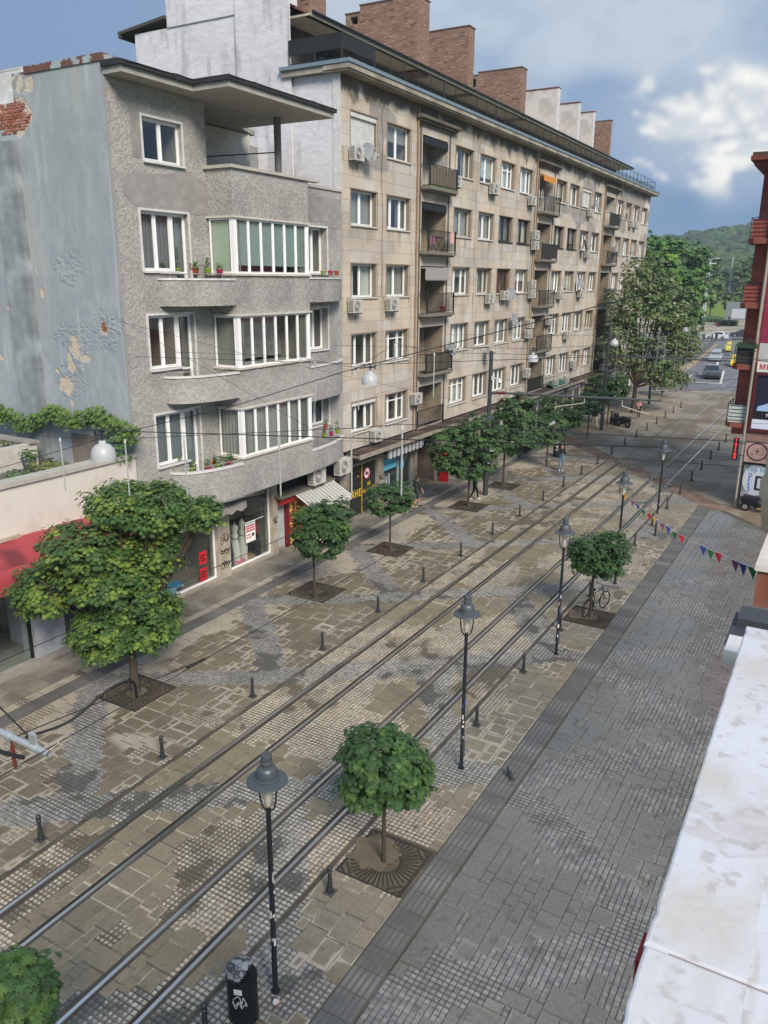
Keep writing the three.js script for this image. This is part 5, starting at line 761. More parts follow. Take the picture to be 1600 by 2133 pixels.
// our own balcony ledge of pale marble, right below the camera, and the neighbours' balconies beyond it
{
  const mar = mat(0xffffff, .42, { map: tx(1024, 1024, (u, v) => { const n = fbm(u * 4, v * 4, 5, 3, 4), w = fbm(u * 3 + n * 1.5, v * 6 + n * 2, 4, 9, 0), st = sst(.45, .8, fbm(u * 9, v * 5, 6, 21)), sp = sst(.6, .8, fbm(u * 40, v * 34, 3, 41)), vein = sst(.05, 0, Math.abs(w - .5)) * sst(.45, .6, n); let c = mix3([214, 215, 219], [200, 201, 206], n); c = mix3(c, [190, 182, 168], st * .55); c = mix3(c, [160, 150, 142], sp * .4); c = mix3(c, [176, 162, 156], vein * .35); const sk = vn(u * 210, v * 210, 61), run = sst(.62, .7, fbm(u * 26, v * 2.2, 3, 71)) * sst(.5, .65, fbm(u * 3, v * 3, 3, 73)); c = mix3(c, [120, 112, 104], sk > .97 ? .2 : 0); c = mix3(c, [176, 150, 122], run * .35); return c; }, { m: .9 }), bumpMap: grain, bumpScale: .0008 });
  const t = thing('marble_ledge', 'pale worn marble coping on the balcony parapet', 'ledge'), Y = 10.2;
  const slab = (z0, z1, dx) => { const pts = [], R = rng(Math.round(-z0 * 100) + 5); pts.push([.7, z0]); for (let i = 0; i <= 60; i++) { const q = i / 60; pts.push([-.118 - .01 * q + (R() - .5) * .0016 + (R() < .05 ? .004 * R() : 0) + dx, mix(z0, z1, q)]); } pts.push([.7, z1]); const g = ext(pts.map(([x, z]) => [x, -z]), .05, .005); g.rotateX(-HP); return wuv(mv(g, 0, Y - .056, 0)); };
  part('marble_slab', slab(.6, -.972, 0), mar, t); part('marble_slab', slab(-.984, -2.225, -.012), mar, t); part('mortar_joint', bx(-.1, .7, Y - .055, Y - .004, -.974, -.982), mat(0x8c7f84, .9), t);
  const w = thing('own_facade', 'pale plaster parapet wall carrying the marble coping', 'wall'); part('parapet', [bx(-.085, .6, 0, Y - .056, .7, -2.2)], pm(0xd9d6d2, .9), w);
  const f = thing('flashing', 'dark folded metal flashing past the end of the marble ledge', 'flashing'); const p = V(-.2, 0, -2.6);
  part('white_end', [bx(-.2, -.13, 10.035, 10.075, -2.32, -2.44)], M.white, f); part('metal_sheet', [bx(-.215, .1, 10.0, 10.03, -2.5, -2.75), bx(-.2, .1, 10.03, 10.06, -2.62, -2.74)], mat(0x3c4045, .6), f); part('grey_slab', [bx(-.2, .3, 9.85, 9.95, -2.76, -3.05)], mat(0x7b7a76, .9, { map: mottle2 }), f); void p;
  const o = thing('terracotta_balcony', 'terracotta plaster balcony with cream coping farther along our facade', 'balcony'); part('parapet', [bx(-.73, .3, 6.3, 7.16, -11.9, -14)], mat(0xb4735a, .9, { map: mottle2 }), o); part('coping', [bx(-.77, .3, 7.16, 7.24, -11.85, -14.05)], M.cream, o);
  const c = thing('cream_balcony', 'cream rounded balcony with a moulded rim farther along our facade', 'balcony'); const pr = [[.001, 5.2], [.5, 5.25], [.75, 5.5], [.82, 5.95], [.82, 6.15], [.9, 6.3], [.92, 6.6], [.84, 6.8], [.86, 7.6], [.001, 7.6]]; part('rounded_parapet', [mv(lathe(pr, 40), -.55, .0, -20.2)], pm(0xdccdb0, .9), c);
  const rs = thing('red_bracket', 'small red metal bracket under the marble ledge', 'bracket'); part('plate', [bx(-.2, -.17, 9.7, 9.8, -1.36, -1.44), bx(-.17, -.086, 9.74, 9.76, -1.38, -1.42)], M.red, rs);
}
// motor scooter by the painted shutter
const scooter = (p, ry, label, c1, c2, big) => {
  const t = thing(big ? 'motorcycle' : 'motor_scooter', label, big ? 'motorcycle' : 'scooter', null, p, ry), m1 = mat(c1, .35, { metalness: .2 }), m2 = mat(c2, .5), r = big ? .3 : .22, L = big ? 1.4 : 1.22;
  for (const x of [0, L]) { const w = sub('wheel', t); w.position.set(x - L / 2, r, 0); part('tyre', new THREE.TorusGeometry(r * .78, r * .26, 10, 24), M.tyre, w); part('rim', [rot(new THREE.CylinderGeometry(r * .55, r * .55, .05, 16), HP)], M.steel, w); }
  const side = (pts, d, bev) => mv(ext(pts, d, bev), 0, 0, -d / 2);
  part('body', [side([[-L / 2 - .2, .5], [-L / 2 - .25, .68], [-.1, .62], [.05, .35], [.35, .3], [.45, .42], [.62, .95], [.72, .92], [.62, .4], [.5, .2], [-.05, .2], [-.25, .34]], .2, .04)], m1, t);
  part('floorboard', [bx(-.05, .45, .2, .26, -.15, .15)], m2, t);
  part('seat', [side([[-L / 2 - .18, .7], [-L / 2 - .1, .8], [-.2, .76], [.08, .78], [.1, .68], [-.3, .66]], .22, .03)], M.black, t);
  part('handlebar', [bar(V(.62, 1.0, -.32), V(.68, .95, 0), .018), bar(V(.62, 1.0, .32), V(.68, .95, 0), .018), bar(V(.66, .95, 0), V(L / 2, r, 0), .03)], M.iron, t);
  for (const z of [-.3, .3]) part('mirror', [bar(V(.64, .98, z), V(.62, 1.16, z * 1.1), .008), mv(new THREE.SphereGeometry(.05, 8, 6).scale(.4, .7, 1), .62, 1.18, z * 1.1)], M.black, t);
  part('headlight', [mv(new THREE.SphereGeometry(.08, 12, 8), .74, .82, 0)], M.white, t); part('front_mudguard', [mv(rot(new THREE.TorusGeometry(r * 1.05, .05, 6, 14, 1.9), 0, 0, .5), L / 2, r, 0)], m2, t);
  part('kickstand', [bar(V(-.05, .2, .1), V(-.12, .0, .22), .014)], M.iron, t); return t;
};
scooter([-3.0, 0, -42.55], 0, 'black and yellow motor scooter by the graffiti shutter', 0x1a1b1d, 0xc7a71c);
scooter([-15.75, 0, -64.1], 2.2, 'dark motorcycle parked under the trees, behind the steel pole', 0x17191c, 0x202327, true);
scooter([-15.1, 0, -63.6], 2.5, 'dark motorcycle parked under the trees, with a pale tail fairing', 0x22262a, 0x8b9094, true);

// ================================================================ TREES
// lobes: [cx, cy, cz, rx, ry, rz, leaves]; a crown is many leafy clumps spread over the lobes' outer shell
const crown = (parent, lobes, R, o) => {
  const out = [], up = V(0, 1, 0);
  for (const [cx, cy, cz, rx, ry, rz, n] of lobes) {
    const nc = Math.max(6, Math.round(n / o.per)), cr = o.cr;
    for (let k = 0; k < nc; k++) {
      const u = R() * 2 - 1, a = R() * 6.283, s = Math.sqrt(1 - u * u), d = V(s * Math.cos(a), u, s * Math.sin(a)), spr = R() < .09, sh = (o.shell + (1 - o.shell) * Math.cbrt(R())) * (spr ? 1.16 : 1), wob = .74 + .46 * vn(d.x * 2.2 + cx, d.z * 2.2 + d.y * 1.7 + cz, 9);
      const c = V(cx + d.x * rx * sh * wob, cy + d.y * ry * sh * wob, cz + d.z * rz * sh * wob), tone = R(), bright = o.young && R() < o.young;
      for (let i = 0; i < (spr ? o.per * .5 : o.per); i++) {
        const v = V(R() - .5, R() * .8 - .3, R() - .5).normalize(), q = cr * (.35 + .65 * R()), pos = V(c.x + v.x * q * 1.25, c.y + v.y * q * .75, c.z + v.z * q * 1.25);
        const nn = v.clone().multiplyScalar(.5).addScaledVector(d, .45).addScaledVector(up, .55 + R() * .4).add(V(R() - .5, R() - .5, R() - .5).multiplyScalar(.5));
        const col = bright ? o.c2 : (o.c3 && R() < o.f3 ? o.c3 : o.c), f = .65 + tone * .45 + R() * .35;
        out.push([pos.x, pos.y, pos.z, o.leaf * (.5 + R() * .9), nn.x, nn.y, nn.z, R() * 6.283, col[0] * f, col[1] * f, col[2] * f]);
      }
    }
  }
  return leaves('crown', parent, out);
};
const limbs = (parent, h, r0, r1, lobes, R, lean = 0) => {
  const top = V(lean, h, 0), g = [tube([V(0, -.02, 0), V(lean * .3 + (R() - .5) * .04, h * .4, (R() - .5) * .04), top.clone().lerp(V(0, 0, 0), .05), top], r0, 14, 8)];
  const p = g[0].attributes.position; for (let i = 0; i < p.count; i++) { const t = cl(p.getY(i) / h), cx = lean * t * t, k = mix(1.15 - .15 * cl(t * 6), r1 / r0, t); p.setX(i, cx + (p.getX(i) - cx) * k); p.setZ(i, p.getZ(i) * k); } g[0].computeVertexNormals();
  part('trunk', g, M.bark, parent); const b = [];
  for (const [cx, cy, cz, rx, ry, rz] of lobes) for (let i = 0; i < 5; i++) { const e = V(cx + (R() - .5) * rx * 1.2, cy + (R() - .3) * ry, cz + (R() - .5) * rz * 1.2), s = V(lean * .9, h * (.8 + R() * .18), 0), mid = s.clone().lerp(e, .5).add(V(0, -.08 * h * R(), 0)); b.push(tube([s, mid, e], r1 * .38, 8, 5)); }
  part('limb', b, M.bark, parent);
};
// a point on the upright plane through a tree's foot that faces the camera
const atFoot = (f, px, py) => { const n = V(cam.fw.x, 0, cam.fw.z).normalize(), d = ray(px, py), t = f.clone().sub(V(0, EYE, 0)).dot(n) / d.dot(n); return d.multiplyScalar(t).add(V(0, EYE, 0)); };
const TR = rng(1001);
const tree = (name, label, foot, boxes, o) => {
  const t = thing(name, label, 'tree', o.group || 'young maples along the street', foot, 0), L = boxes.map(([x0, y0, x1, y1, n, dep]) => { const a = atFoot(foot, x0, y0), c = atFoot(foot, x1, y1), e = a.clone().add(c).multiplyScalar(.5).sub(foot), rx = a.clone().setY(0).distanceTo(c.clone().setY(0)) / 2, ry = (a.y - c.y) / 2; const k = cam.fw.clone().setY(0).normalize(); e.addScaledVector(k, dep || 0); return [e.x, e.y, e.z, rx * .93, ry * .95, rx * .93, n]; });
  const low = Math.min(...L.map((l) => l[1] - l[4] * .3)); limbs(t, Math.max(low, foot.y + .4), o.r0 || .05, o.r1 || .035, L, TR, o.lean || 0); crown(t, L, TR, { per: 22, cr: .2, shell: .55, leaf: .12, c: [.035, .085, .018], c2: [.11, .19, .03], young: .1, ...o }); return t;
};
const mp = { c: [.032, .092, .017], c2: [.07, .15, .024], young: .2 };
tree('young_maple', 'young round maple in the iron grate beside the rubbish bin lamp', G(800, 1795), [[712, 1520, 860, 1630, 3000], [765, 1555, 896, 1670, 2600], [708, 1590, 815, 1682, 1700]], { ...mp, leaf: .125, r0: .045, cr: .16 });
tree('young_maple', 'young flat-topped maple with a bicycle chained to its trunk', G(1228, 1285), [[1186, 1112, 1270, 1190, 2000], [1230, 1108, 1310, 1180, 1900], [1200, 1130, 1300, 1200, 1600]], { ...mp, r0: .05, cr: .18 });
tree('street_maple', 'large leaning maple with pale green branch tips before the low shop house', G(283, 1440), [[165, 1012, 330, 1105, 3400, .3], [255, 1015, 400, 1120, 3600, .2], [380, 1045, 465, 1105, 1300, .2], [90, 1090, 280, 1180, 3400, -.2], [18, 1175, 160, 1280, 2600, -.1], [120, 1150, 310, 1240, 3200, -.1], [270, 1100, 375, 1210, 2600, .5], [170, 1110, 350, 1300, 4200, .1], [152, 1262, 290, 1358, 3400, -.2], [240, 1235, 385, 1342, 3400, 0]], { c: [.05, .12, .018], c2: [.15, .23, .028], young: .36, leaf: .125, r0: .12, r1: .09, cr: .24, shell: .62 });
tree('young_maple', 'young heart-shaped maple in front of the striped grocery awning', G(655, 1245), [[606, 1050, 680, 1150, 2200], [655, 1035, 737, 1130, 2200], [615, 1080, 725, 1162, 2200]], { ...mp, leaf: .13, cr: .19 });
tree('young_maple', 'small young maple in front of the garage gate', G(812, 1147), [[760, 1008, 830, 1075, 1400], [800, 1003, 862, 1072, 1400]], { ...mp, leaf: .13, cr: .18 });
tree('young_maple', 'broad maple beside the camera pole and red sign', G(975, 1055), [[896, 885, 985, 990, 2600], [950, 858, 1050, 960, 2600], [930, 930, 1030, 1000, 1500]], { ...mp, leaf: .17, r0: .07, cr: .24 });
tree('young_maple', 'tall two-tiered maple behind the camera pole', G(1048, 1012), [[1035, 822, 1112, 890, 2000], [1020, 880, 1130, 945, 2400]], { ...mp, leaf: .18, r0: .08, cr: .26 });
tree('young_maple', 'slim maple just before the woman with the phone', G(1138, 971), [[1098, 858, 1180, 928, 2000]], { ...mp, leaf: .18, cr: .25 });
tree('young_maple', 'maple growing beside the black street bin', G(1175, 938), [[1122, 822, 1192, 880, 1500], [1165, 826, 1214, 890, 1400]], { ...mp, leaf: .19, cr: .27 });
tree('young_maple', 'thin maple beside the walker in the red jacket', G(1223, 913), [[1198, 808, 1262, 866, 1600]], { ...mp, leaf: .2, cr: .27 });
tree('young_maple', 'yellow-topped maple beside the parked motorcycles', G(1264, 888), [[1222, 776, 1285, 830, 1500], [1262, 778, 1310, 835, 1400]], { ...mp, young: .3, leaf: .21, cr: .3 });
tree('street_tree', 'tall thin-leaved tree with tan seed clusters beside the last poles', G(1318, 860), [[1300, 525, 1380, 640, 1900], [1262, 590, 1345, 700, 1900], [1340, 580, 1440, 700, 2300], [1250, 660, 1340, 770, 1600], [1310, 690, 1420, 800, 2200], [1390, 660, 1462, 760, 1500], [1345, 760, 1440, 815, 900]], { c: [.1, .17, .045], c2: [.17, .2, .075], young: .2, c3: [.38, .36, .25], f3: .05, leaf: .25, r0: .22, r1: .16, cr: .6, shell: .3, per: 14, group: 'tall trees by the junction' });
tree('young_maple', 'small low maple at the end of the paved street', G(1378, 826), [[1364, 766, 1418, 800, 1400]], { ...mp, c: [.06, .1, .03], leaf: .24, cr: .3 });
{ const f = V(-7.0, 0, -3.95); tree('young_maple', 'young maple of the lamp row whose crown rises from the bottom edge', f, [[-90, 2010, 60, 2140, 2200], [-40, 2000, 105, 2150, 2400], [-60, 2060, 100, 2240, 2000]], { ...mp, leaf: .125, cr: .17 }); }
// vine along the blue gable and shrubs on the roof terrace
{
  const t = thing('grape_vine', 'leafy grape vine trained along the blue gable above the terrace', 'vine'), R = rng(31), pts = [[-10, 850], [10, 862], [60, 880], [110, 856], [150, 872], [200, 862], [240, 885], [285, 905]].map(([x, y]) => onZ(x, y, -17.45)), c = new THREE.CatmullRomCurve3(pts), l = [];
  part('stem', [new THREE.TubeGeometry(c, 40, .02, 5)], M.bark, t);
  for (let i = 0; i < 1500; i++) { const p = c.getPoint(R()), q = R(); l.push([p.x + (R() - .5) * .3, p.y + (R() - .6) * .55, p.z + (R() - .4) * .5, .1 + R() * .08, R() - .5, .5 + R() * .5, .6 + R() * .4, R() * 6.3, .07 + q * .08, .15 + q * .1, .03]); } leaves('foliage', t, l);
}
const shrub = (p, label, w, h, n, col, potc) => { const t = thing('terrace_plant', label, 'plant', 'plants on the roof terrace', p); if (potc) { part('pot', [lathe([[.001, 0], [.17, 0], [.23, .3], [.25, .3], [.25, .34], [.2, .34], [.2, .28], [.001, .28]], 18)], pm(potc, .7), t); } const k = sub('plant', t); k.position.y = potc ? .3 : 0; tuft(k, n, w, h, .11, col, rng(Math.round(p.x * 99))); return t; };
shrub(onZ(62, 975, -16.0), 'grey pot with a leafy plant on the roof terrace', .3, .3, 130, [.08, .16, .04], 0x6d6f74);
shrub(onZ(100, 982, -15.4), 'low yellow-green shrub behind the terrace coping', .6, .35, 260, [.16, .2, .04]); shrub(onZ(35, 1000, -14.2), 'dark green shrub on the terrace beside the coping', .4, .25, 150, [.08, .17, .03]); shrub(onZ(22, 930, -16.95), 'yellow-green plant sitting on the inner terrace wall', .4, .25, 140, [.15, .19, .04]); shrub(onZ(245, 960, -17.3), 'leafy shrub in the terrace corner below the vine', .5, .8, 300, [.08, .18, .03]);

// ================================================================ STREET FURNITURE
const stick = (parent, x, z, r, y0, y1, n, R) => { for (let i = 0; i < n; i++) { const y = y0 + R() * (y1 - y0), a = R() * 6.283, w = .6 + R() * .8, h = .05 + R() * .09; const g = new THREE.CylinderGeometry(r + .0015, r + .0015, h, 8, 1, true, a, w); part('sticker', mv(g, x, y, z), [M.white, mat(0x9aa3ad, .6), mat(0xd0cdc4, .6), mat(0x2f4f9a, .6), mat(0x4a4a4a, .6)][Math.floor(R() * 5)], parent); } };
{
  const pr = [[.001, 4.4], [.09, 4.4], [.1, 4.37], [.1, 4.28], [.115, 4.27], [.115, 4.24], [.104, 4.23], [.104, 4.2], [.15, 4.185], [.182, 4.15], [.198, 4.1], [.205, 4.04], [.205, 4.025], [.23, 4.015], [.23, 3.99], [.37, 3.965], [.38, 3.945], [.36, 3.935], [.16, 3.95], [.001, 3.95]];
  const L0 = [8, 15.14, 22.09, 29.06, 36], lab = ['beside the rubbish bin', 'just past the young round maple', 'just before the maple with the bicycle', 'that carries the string of flags', 'farthest along the street, its foot taped up'];
  L0.forEach((s, i) => {
    const t = thing('street_lamp', 'grey street lamp with a hat-shaped shade ' + lab[i], 'street lamp', 'hat-shaped street lamps', [-6.6, 0, -s]), R = rng(50 + i);
    part('pole', [bar(V(0, 0, 0), V(0, 1.1, 0), .045, .045, 16), bar(V(0, 1.1, 0), V(0, 3.5, 0), .045, .038, 16), cyl(.075, .075, .02, 0, 0, 0, 16)], mat(0x2f3338, .5, { metalness: .3, map: mottle }), t);
    part('shade', [latheC(pr.map(([r, y]) => [Math.max(.001, r * .81), y]), 40)], M.lamp, t);
    part('fork', [tube([V(0, 3.4, 0), V(-.09, 3.48, .02), V(-.14, 3.7, .02), V(-.155, 3.95, .02)], .014, 14, 6), tube([V(0, 3.4, 0), V(.09, 3.48, -.02), V(.14, 3.7, -.02), V(.155, 3.95, -.02)], .014, 14, 6)], M.iron, t);
    part('lantern_glass', [lathe([[.045, 3.5], [.11, 3.94]], 20)], new THREE.MeshPhysicalMaterial({ color: 0xeeeae0, roughness: .35, transmission: .8, thickness: 0 }), t); part('bulb', [lathe([[.001, 3.5], [.04, 3.52], [.05, 3.7], [.001, 3.78]], 12)], M.white, t);
    stick(t, 0, 0, .045, .6, 2.3, i === 3 ? 8 : 24, R);
    if (i === 1 || i === 2) part('hatch', [bx(.035, .065, .35, .75, -.025, .025)], M.lamp, t);
  });
}
{
  const pr = [[.001, .6], [.03, .59], [.05, .56], [.052, .54], [.045, .51], [.03, .495], [.03, .485], [.05, .475], [.05, .455], [.038, .45], [.038, .42], [.042, .3], [.052, .12], [.062, .05], [.07, .03], [.001, .03]];
  const proto = new THREE.Group(); proto.name = 'bollard'; part('column', [lathe(pr, 20)], mat(0x3a3d3f, .5, { metalness: .35 }), proto); part('foot_plate', [bc(.2, .03, .2)], mat(0x4a4a48, .7), proto);
  const od = ['first', 'second', 'third', 'fourth', 'fifth', 'sixth', 'seventh', 'eighth', 'ninth', 'tenth', 'eleventh', 'twelfth', 'thirteenth', 'fourteenth', 'fifteenth', 'sixteenth', 'seventeenth', 'eighteenth', 'nineteenth', 'twentieth', 'twenty-first'], put = (x, z, lab, grp) => { const o = proto.clone(); o.name = numbered('bollard'); o.position.set(x, 0, z); scene.add(o); setUD(o, lab, 'bollard', grp); };
  for (let k = 0; k < 21; k++) put(-12.97, -8.45 - 3.4 * k, `dark iron bollard, ${od[20 - k]} from the junction beside the shop-side track`, 'bollards on the shop side of the tracks');
  for (let k = 0; k < 17; k++) put(-7.05, -6.85 - 3.4 * k, `dark iron bollard, ${od[16 - k]} from the junction beside the lamp-side track`, 'bollards on the lamp side of the tracks');
}
// iron tree grates
GRATES.forEach(([x, z, r], i) => {
  const t = thing('tree_grate', ['iron tree grate half covered in sand round the maple by the bin lamp', 'iron tree grate under the chained bicycle', 'iron tree grate round the large leaning maple', 'iron tree grate round the heart-shaped maple', 'iron tree grate round the small maple by the garage gate', 'iron tree grate round the broad maple by the red sign', 'iron tree grate round the two-tiered maple', 'iron tree grate round the maple at the bottom edge'][i], 'tree grate', 'iron tree grates', [x, 0, z]), im = mat(0x544a40, .7, { metalness: .2, map: mottle2 });
  part('soil_bed', [bx(-r, r, -.05, -.03, -r, r)], mat(0x8a7860, 1, { map: mottle2 }), t);
  const fr = [bx(-r, r, -.03, .002, -r, -r + .05), bx(-r, r, -.03, .002, r - .05, r), bx(-r, -r + .05, -.03, .002, -r + .05, r - .05), bx(r - .05, r, -.03, .002, -r + .05, r - .05)];
  const ring = (a, b2) => { const s = new THREE.Shape(); s.absarc(0, 0, b2, 0, 6.2832); const h = new THREE.Path(); h.absarc(0, 0, a, 0, 6.2832); s.holes.push(h); const g = new THREE.ExtrudeGeometry(s, { depth: .025, bevelEnabled: false, curveSegments: 28 }); g.rotateX(-HP); return mv(g, 0, -.024, 0); };
  fr.push(ring(.24, .3), ring(.42, .46), ring(r * .93, r * .98)); for (let k = 0; k < 40; k++) { const g = bx(.3, r * .95, -.024, 0, -.014, .014); g.rotateY(k / 40 * 6.2832); fr.push(g); }
  for (const [sx, sz] of [[1, 1], [1, -1], [-1, 1], [-1, -1]]) for (const q of [.72, .84]) { const g = bx(-.16 + (q - .72) * .6, .16 - (q - .72) * .6, -.024, 0, -.02, .02); g.rotateY(-Math.atan2(sz, sx) + HP); fr.push(mv(g, sx * r * q, 0, sz * r * q)); }
  part('iron_grille', fr, im, t);
  const R = rng(i + 70), n = i === 0 ? 500 : i < 2 ? 300 : 120, l = []; for (let k = 0; k < n; k++) { const a = R() * 6.28, q = Math.sqrt(R()) * r * .85, X = Math.cos(a) * q * .8 - (i < 2 ? .25 : 0), Z = Math.sin(a) * q * .8 + (i < 2 ? -.1 : 0); l.push([cl(X, -r * .9, r * .9), .004 + R() * .008, cl(Z, -r * .9, r * .9), .02 + R() * .03, (R() - .5) * .4, 1, (R() - .5) * .4, R() * 6, ...(R() < .3 ? [.3, .2, .07] : [.2, .15, .09])]); } leaves('dry_leaf_litter', t, l);
  if (i < 2) { const g = new THREE.CircleGeometry(.52, 60), p = g.attributes.position; g.rotateX(-HP); for (let k = 1; k < p.count; k++) { const w = .55 + .75 * fbm(p.getX(k) * 5 + i * 9, p.getZ(k) * 5, 3, 6); p.setX(k, p.getX(k) * w); p.setZ(k, p.getZ(k) * w); } part('sand_spill', wuv(mv(g, -.32, .009, -.1)), mat(0x8b7d68, 1, { map: mottle2, bumpMap: grain, bumpScale: .01 }), t); }
});
// litter bins
const bin = (p, label, ry = 0) => { const t = thing('litter_bin', label, 'bin', null, p, ry), m = mat(0x1d2328, .45, { metalness: .3 }); const oval = (a, b2, n = 32) => { const l = []; for (let i = 0; i < n; i++) { const q = i / n * 6.2832; l.push([Math.cos(q) * a, Math.sin(q) * b2]); } return l; };
  part('body', [prism(oval(.24, .19), .06, .86)], m, t); part('base', [prism(oval(.21, .16), 0, .06)], M.black, t);
  const hood = new THREE.SphereGeometry(.25, 28, 16, 0, 6.2832, 0, HP); hood.scale(1, 1.05, .8); { const q = hood.toNonIndexed(), a = q.attributes.position, P = []; for (let i = 0; i < a.count; i += 3) { const cx = (a.getX(i) + a.getX(i + 1) + a.getX(i + 2)) / 3, cy = (a.getY(i) + a.getY(i + 1) + a.getY(i + 2)) / 3; if (cx > .02 && cy < (cx - .0) * 1.15 + .0) continue; for (let k = 0; k < 3; k++) P.push(a.getX(i + k), a.getY(i + k), a.getZ(i + k)); } const g = new THREE.BufferGeometry(); g.setAttribute('position', new THREE.Float32BufferAttribute(P, 3)); g.computeVertexNormals(); part('hood', mv(wuv(g), 0, .9, 0), mat(0xffffff, .6, { side: THREE.DoubleSide, map: tx(128, 128, (u, v) => { const n = fbm(u * 6, v * 6, 4, 5, 6); return n > .55 ? [62, 66, 72] : mix3([128, 133, 138], [150, 152, 154], n); }, { m: .3 }) }), t); }
  part('rim', [prism(oval(.25, .2), .84, .9)], m, t); part('opening', [prism(oval(.22, .17), .9, .905)], M.black, t);
  part('label', [bx(-.06, .07, .66, .76, .189, .193)], M.white, t); scribble(t, V(-.08, .45, .195), 0, .2, .2, inkW, 3, .012); return t; };
bin([-6.72, 0, -7.35], 'dark oval litter bin with a peeling grey hood beside the first lamp', .35); bin([-15.85, 0, -49.9], 'dark litter bin behind the woman with the phone', .3);
{ const c = thing('paper_cup', 'crushed red and white paper cup at the foot of the bin lamp', 'cup', null, [-6.42, .03, -7.85]); part('cup', [rot(lathe([[.001, 0], [.03, 0], [.042, .1], [.001, .1]], 14), .9)], mat(0xd9a79a, .6), c); part('lid', [rot(mv(new THREE.CylinderGeometry(.045, .045, .012, 14), 0, .106, 0), .9)], M.white, c); }
// pigeon
{ const t = thing('pigeon', 'dark grey pigeon on the ribbed guide strip', 'pigeon', null, G(1062, 1622), 2.4); const b = []; const el = (sx, sy, sz, x, y, z, rz = 0) => { const g = new THREE.SphereGeometry(1, 14, 10); g.scale(sx, sy, sz); if (rz) g.rotateZ(rz); b.push(mv(g, x, y, z)); }; el(.11, .065, .06, 0, .13, 0, .25); el(.035, .05, .035, .1, .18, 0); el(.032, .03, .028, .12, .225, 0); el(.09, .018, .035, -.14, .1, 0, .15); part('body', b, mat(0x33363b, .8), t); part('beak', [rot(new THREE.ConeGeometry(.008, .03, 6), 0, 0, -HP)].map((g) => mv(g, .16, .222, 0)), M.black, t); for (const z of [-.02, .02]) part('leg', [bar(V(0, .08, z), V(.01, 0, z), .006), bar(V(.01, .003, z), V(.04, .003, z), .004)], mat(0x7a3a35, .8), t); }
// bicycle chained to the maple
{ const t = thing('bicycle', 'black bicycle leaning on the flat-topped young maple', 'bicycle', null, [-6.45, 0, -25.95], 1.25); const fm = mat(0x191a1c, .4, { metalness: .4 }), r = .32;
  for (const x of [-.5, .5]) { const w = sub('wheel', t); w.position.set(x, r, 0); part('tyre', new THREE.TorusGeometry(r - .02, .022, 8, 36), M.tyre, w); const sp = []; for (let i = 0; i < 18; i++) { const a = i / 18 * 6.283; sp.push(bar(V(0, 0, 0), V(Math.cos(a) * .29, Math.sin(a) * .29, 0), .002, .002, 4)); } part('spokes', sp, M.steel, w); }
  const bb = V(-.05, .28, 0), st = V(-.18, .78, 0), hd = V(.36, .78, 0), hb = V(.4, .62, 0);
  part('frame', [bar(bb, st, .016), bar(st, hd, .016), bar(bb, hb, .018), bar(V(-.5, r, .04), bb, .01), bar(V(-.5, r, .04), st, .01), bar(V(-.5, r, -.04), bb, .01), bar(hb, hd, .02)], fm, t); part('fork', [bar(hb, V(.5, r, .05), .012), bar(hb, V(.5, r, -.05), .012)], fm, t);
  part('handlebar', [bar(hd, V(.34, .92, 0), .014), bar(V(.36, .93, -.3), V(.36, .93, .3), .012)], fm, t); part('saddle', [bar(st, V(-.2, .9, 0), .013), mv(new THREE.SphereGeometry(.1, 12, 8).scale(1.3, .35, .7), -.2, .92, 0)], M.black, t); part('crank', [mv(new THREE.TorusGeometry(.09, .008, 6, 20), bb.x, bb.y, .05), bar(bb.clone().add(V(0, 0, .06)), bb.clone().add(V(.12, -.12, .06)), .008), bc(.09, .02, .06, bb.x + .12, bb.y - .14, .09)], M.steel, t); part('mudguard', [mv(new THREE.TorusGeometry(r + .03, .02, 5, 18, 2.4), -.5, r, 0)], M.black, t); t.rotation.z = .08; }
// catenary poles, cross beam, lamps on wires, hanging light tubes
const pole = (p, h, label, st) => { const t = thing('catenary_pole', label, 'pole', 'steel poles carrying the tram wires', p), R = rng(Math.round(-p.z)); part('mast', [bar(V(0, 0, 0), V(0, h * .55, 0), .14, .13, 16), bar(V(0, h * .55, 0), V(0, h, 0), .11, .1, 16)], mat(0x4a4f50, .55, { metalness: .25, map: mottle }), t); part('collar', [cyl(.15, .15, .1, 0, h * .55, 0), cyl(.13, .13, .06, 0, h * .86, 0), cyl(.12, .12, .06, 0, h * .95, 0)], M.lamp, t); if (st) stick(t, 0, 0, .14, 1.2, 2.4, 16, R); return t; };
const P1 = pole(V(-16, 0, -38.5), 7.6, 'steel tram pole with a camera beside the broad maple', true), P2 = pole(V(-16, 0, -61.1), 8.3, 'tall grey tram pole before the parked motorcycles', true), P3 = pole(V(-15.9, 0, -76.9), 7.5, 'steel tram pole behind the tall seed-laden tree', true);
{ const t = thing('security_camera', 'white dome security camera on the tram pole', 'camera', null, [-15.86, 6.15, -38.4]); part('arm', [bar(V(0, .1, 0), V(.42, .12, 0), .03), bc(.08, .2, .1, .02, 0, 0)], M.white, t); part('dome', [mv(new THREE.SphereGeometry(.1, 16, 12), .42, -.05, 0), cyl(.1, .1, .1, .42, -.02, 0)], M.upvc, t); part('lens', [mv(new THREE.SphereGeometry(.085, 14, 10), .42, -.08, 0)], M.black, t); }
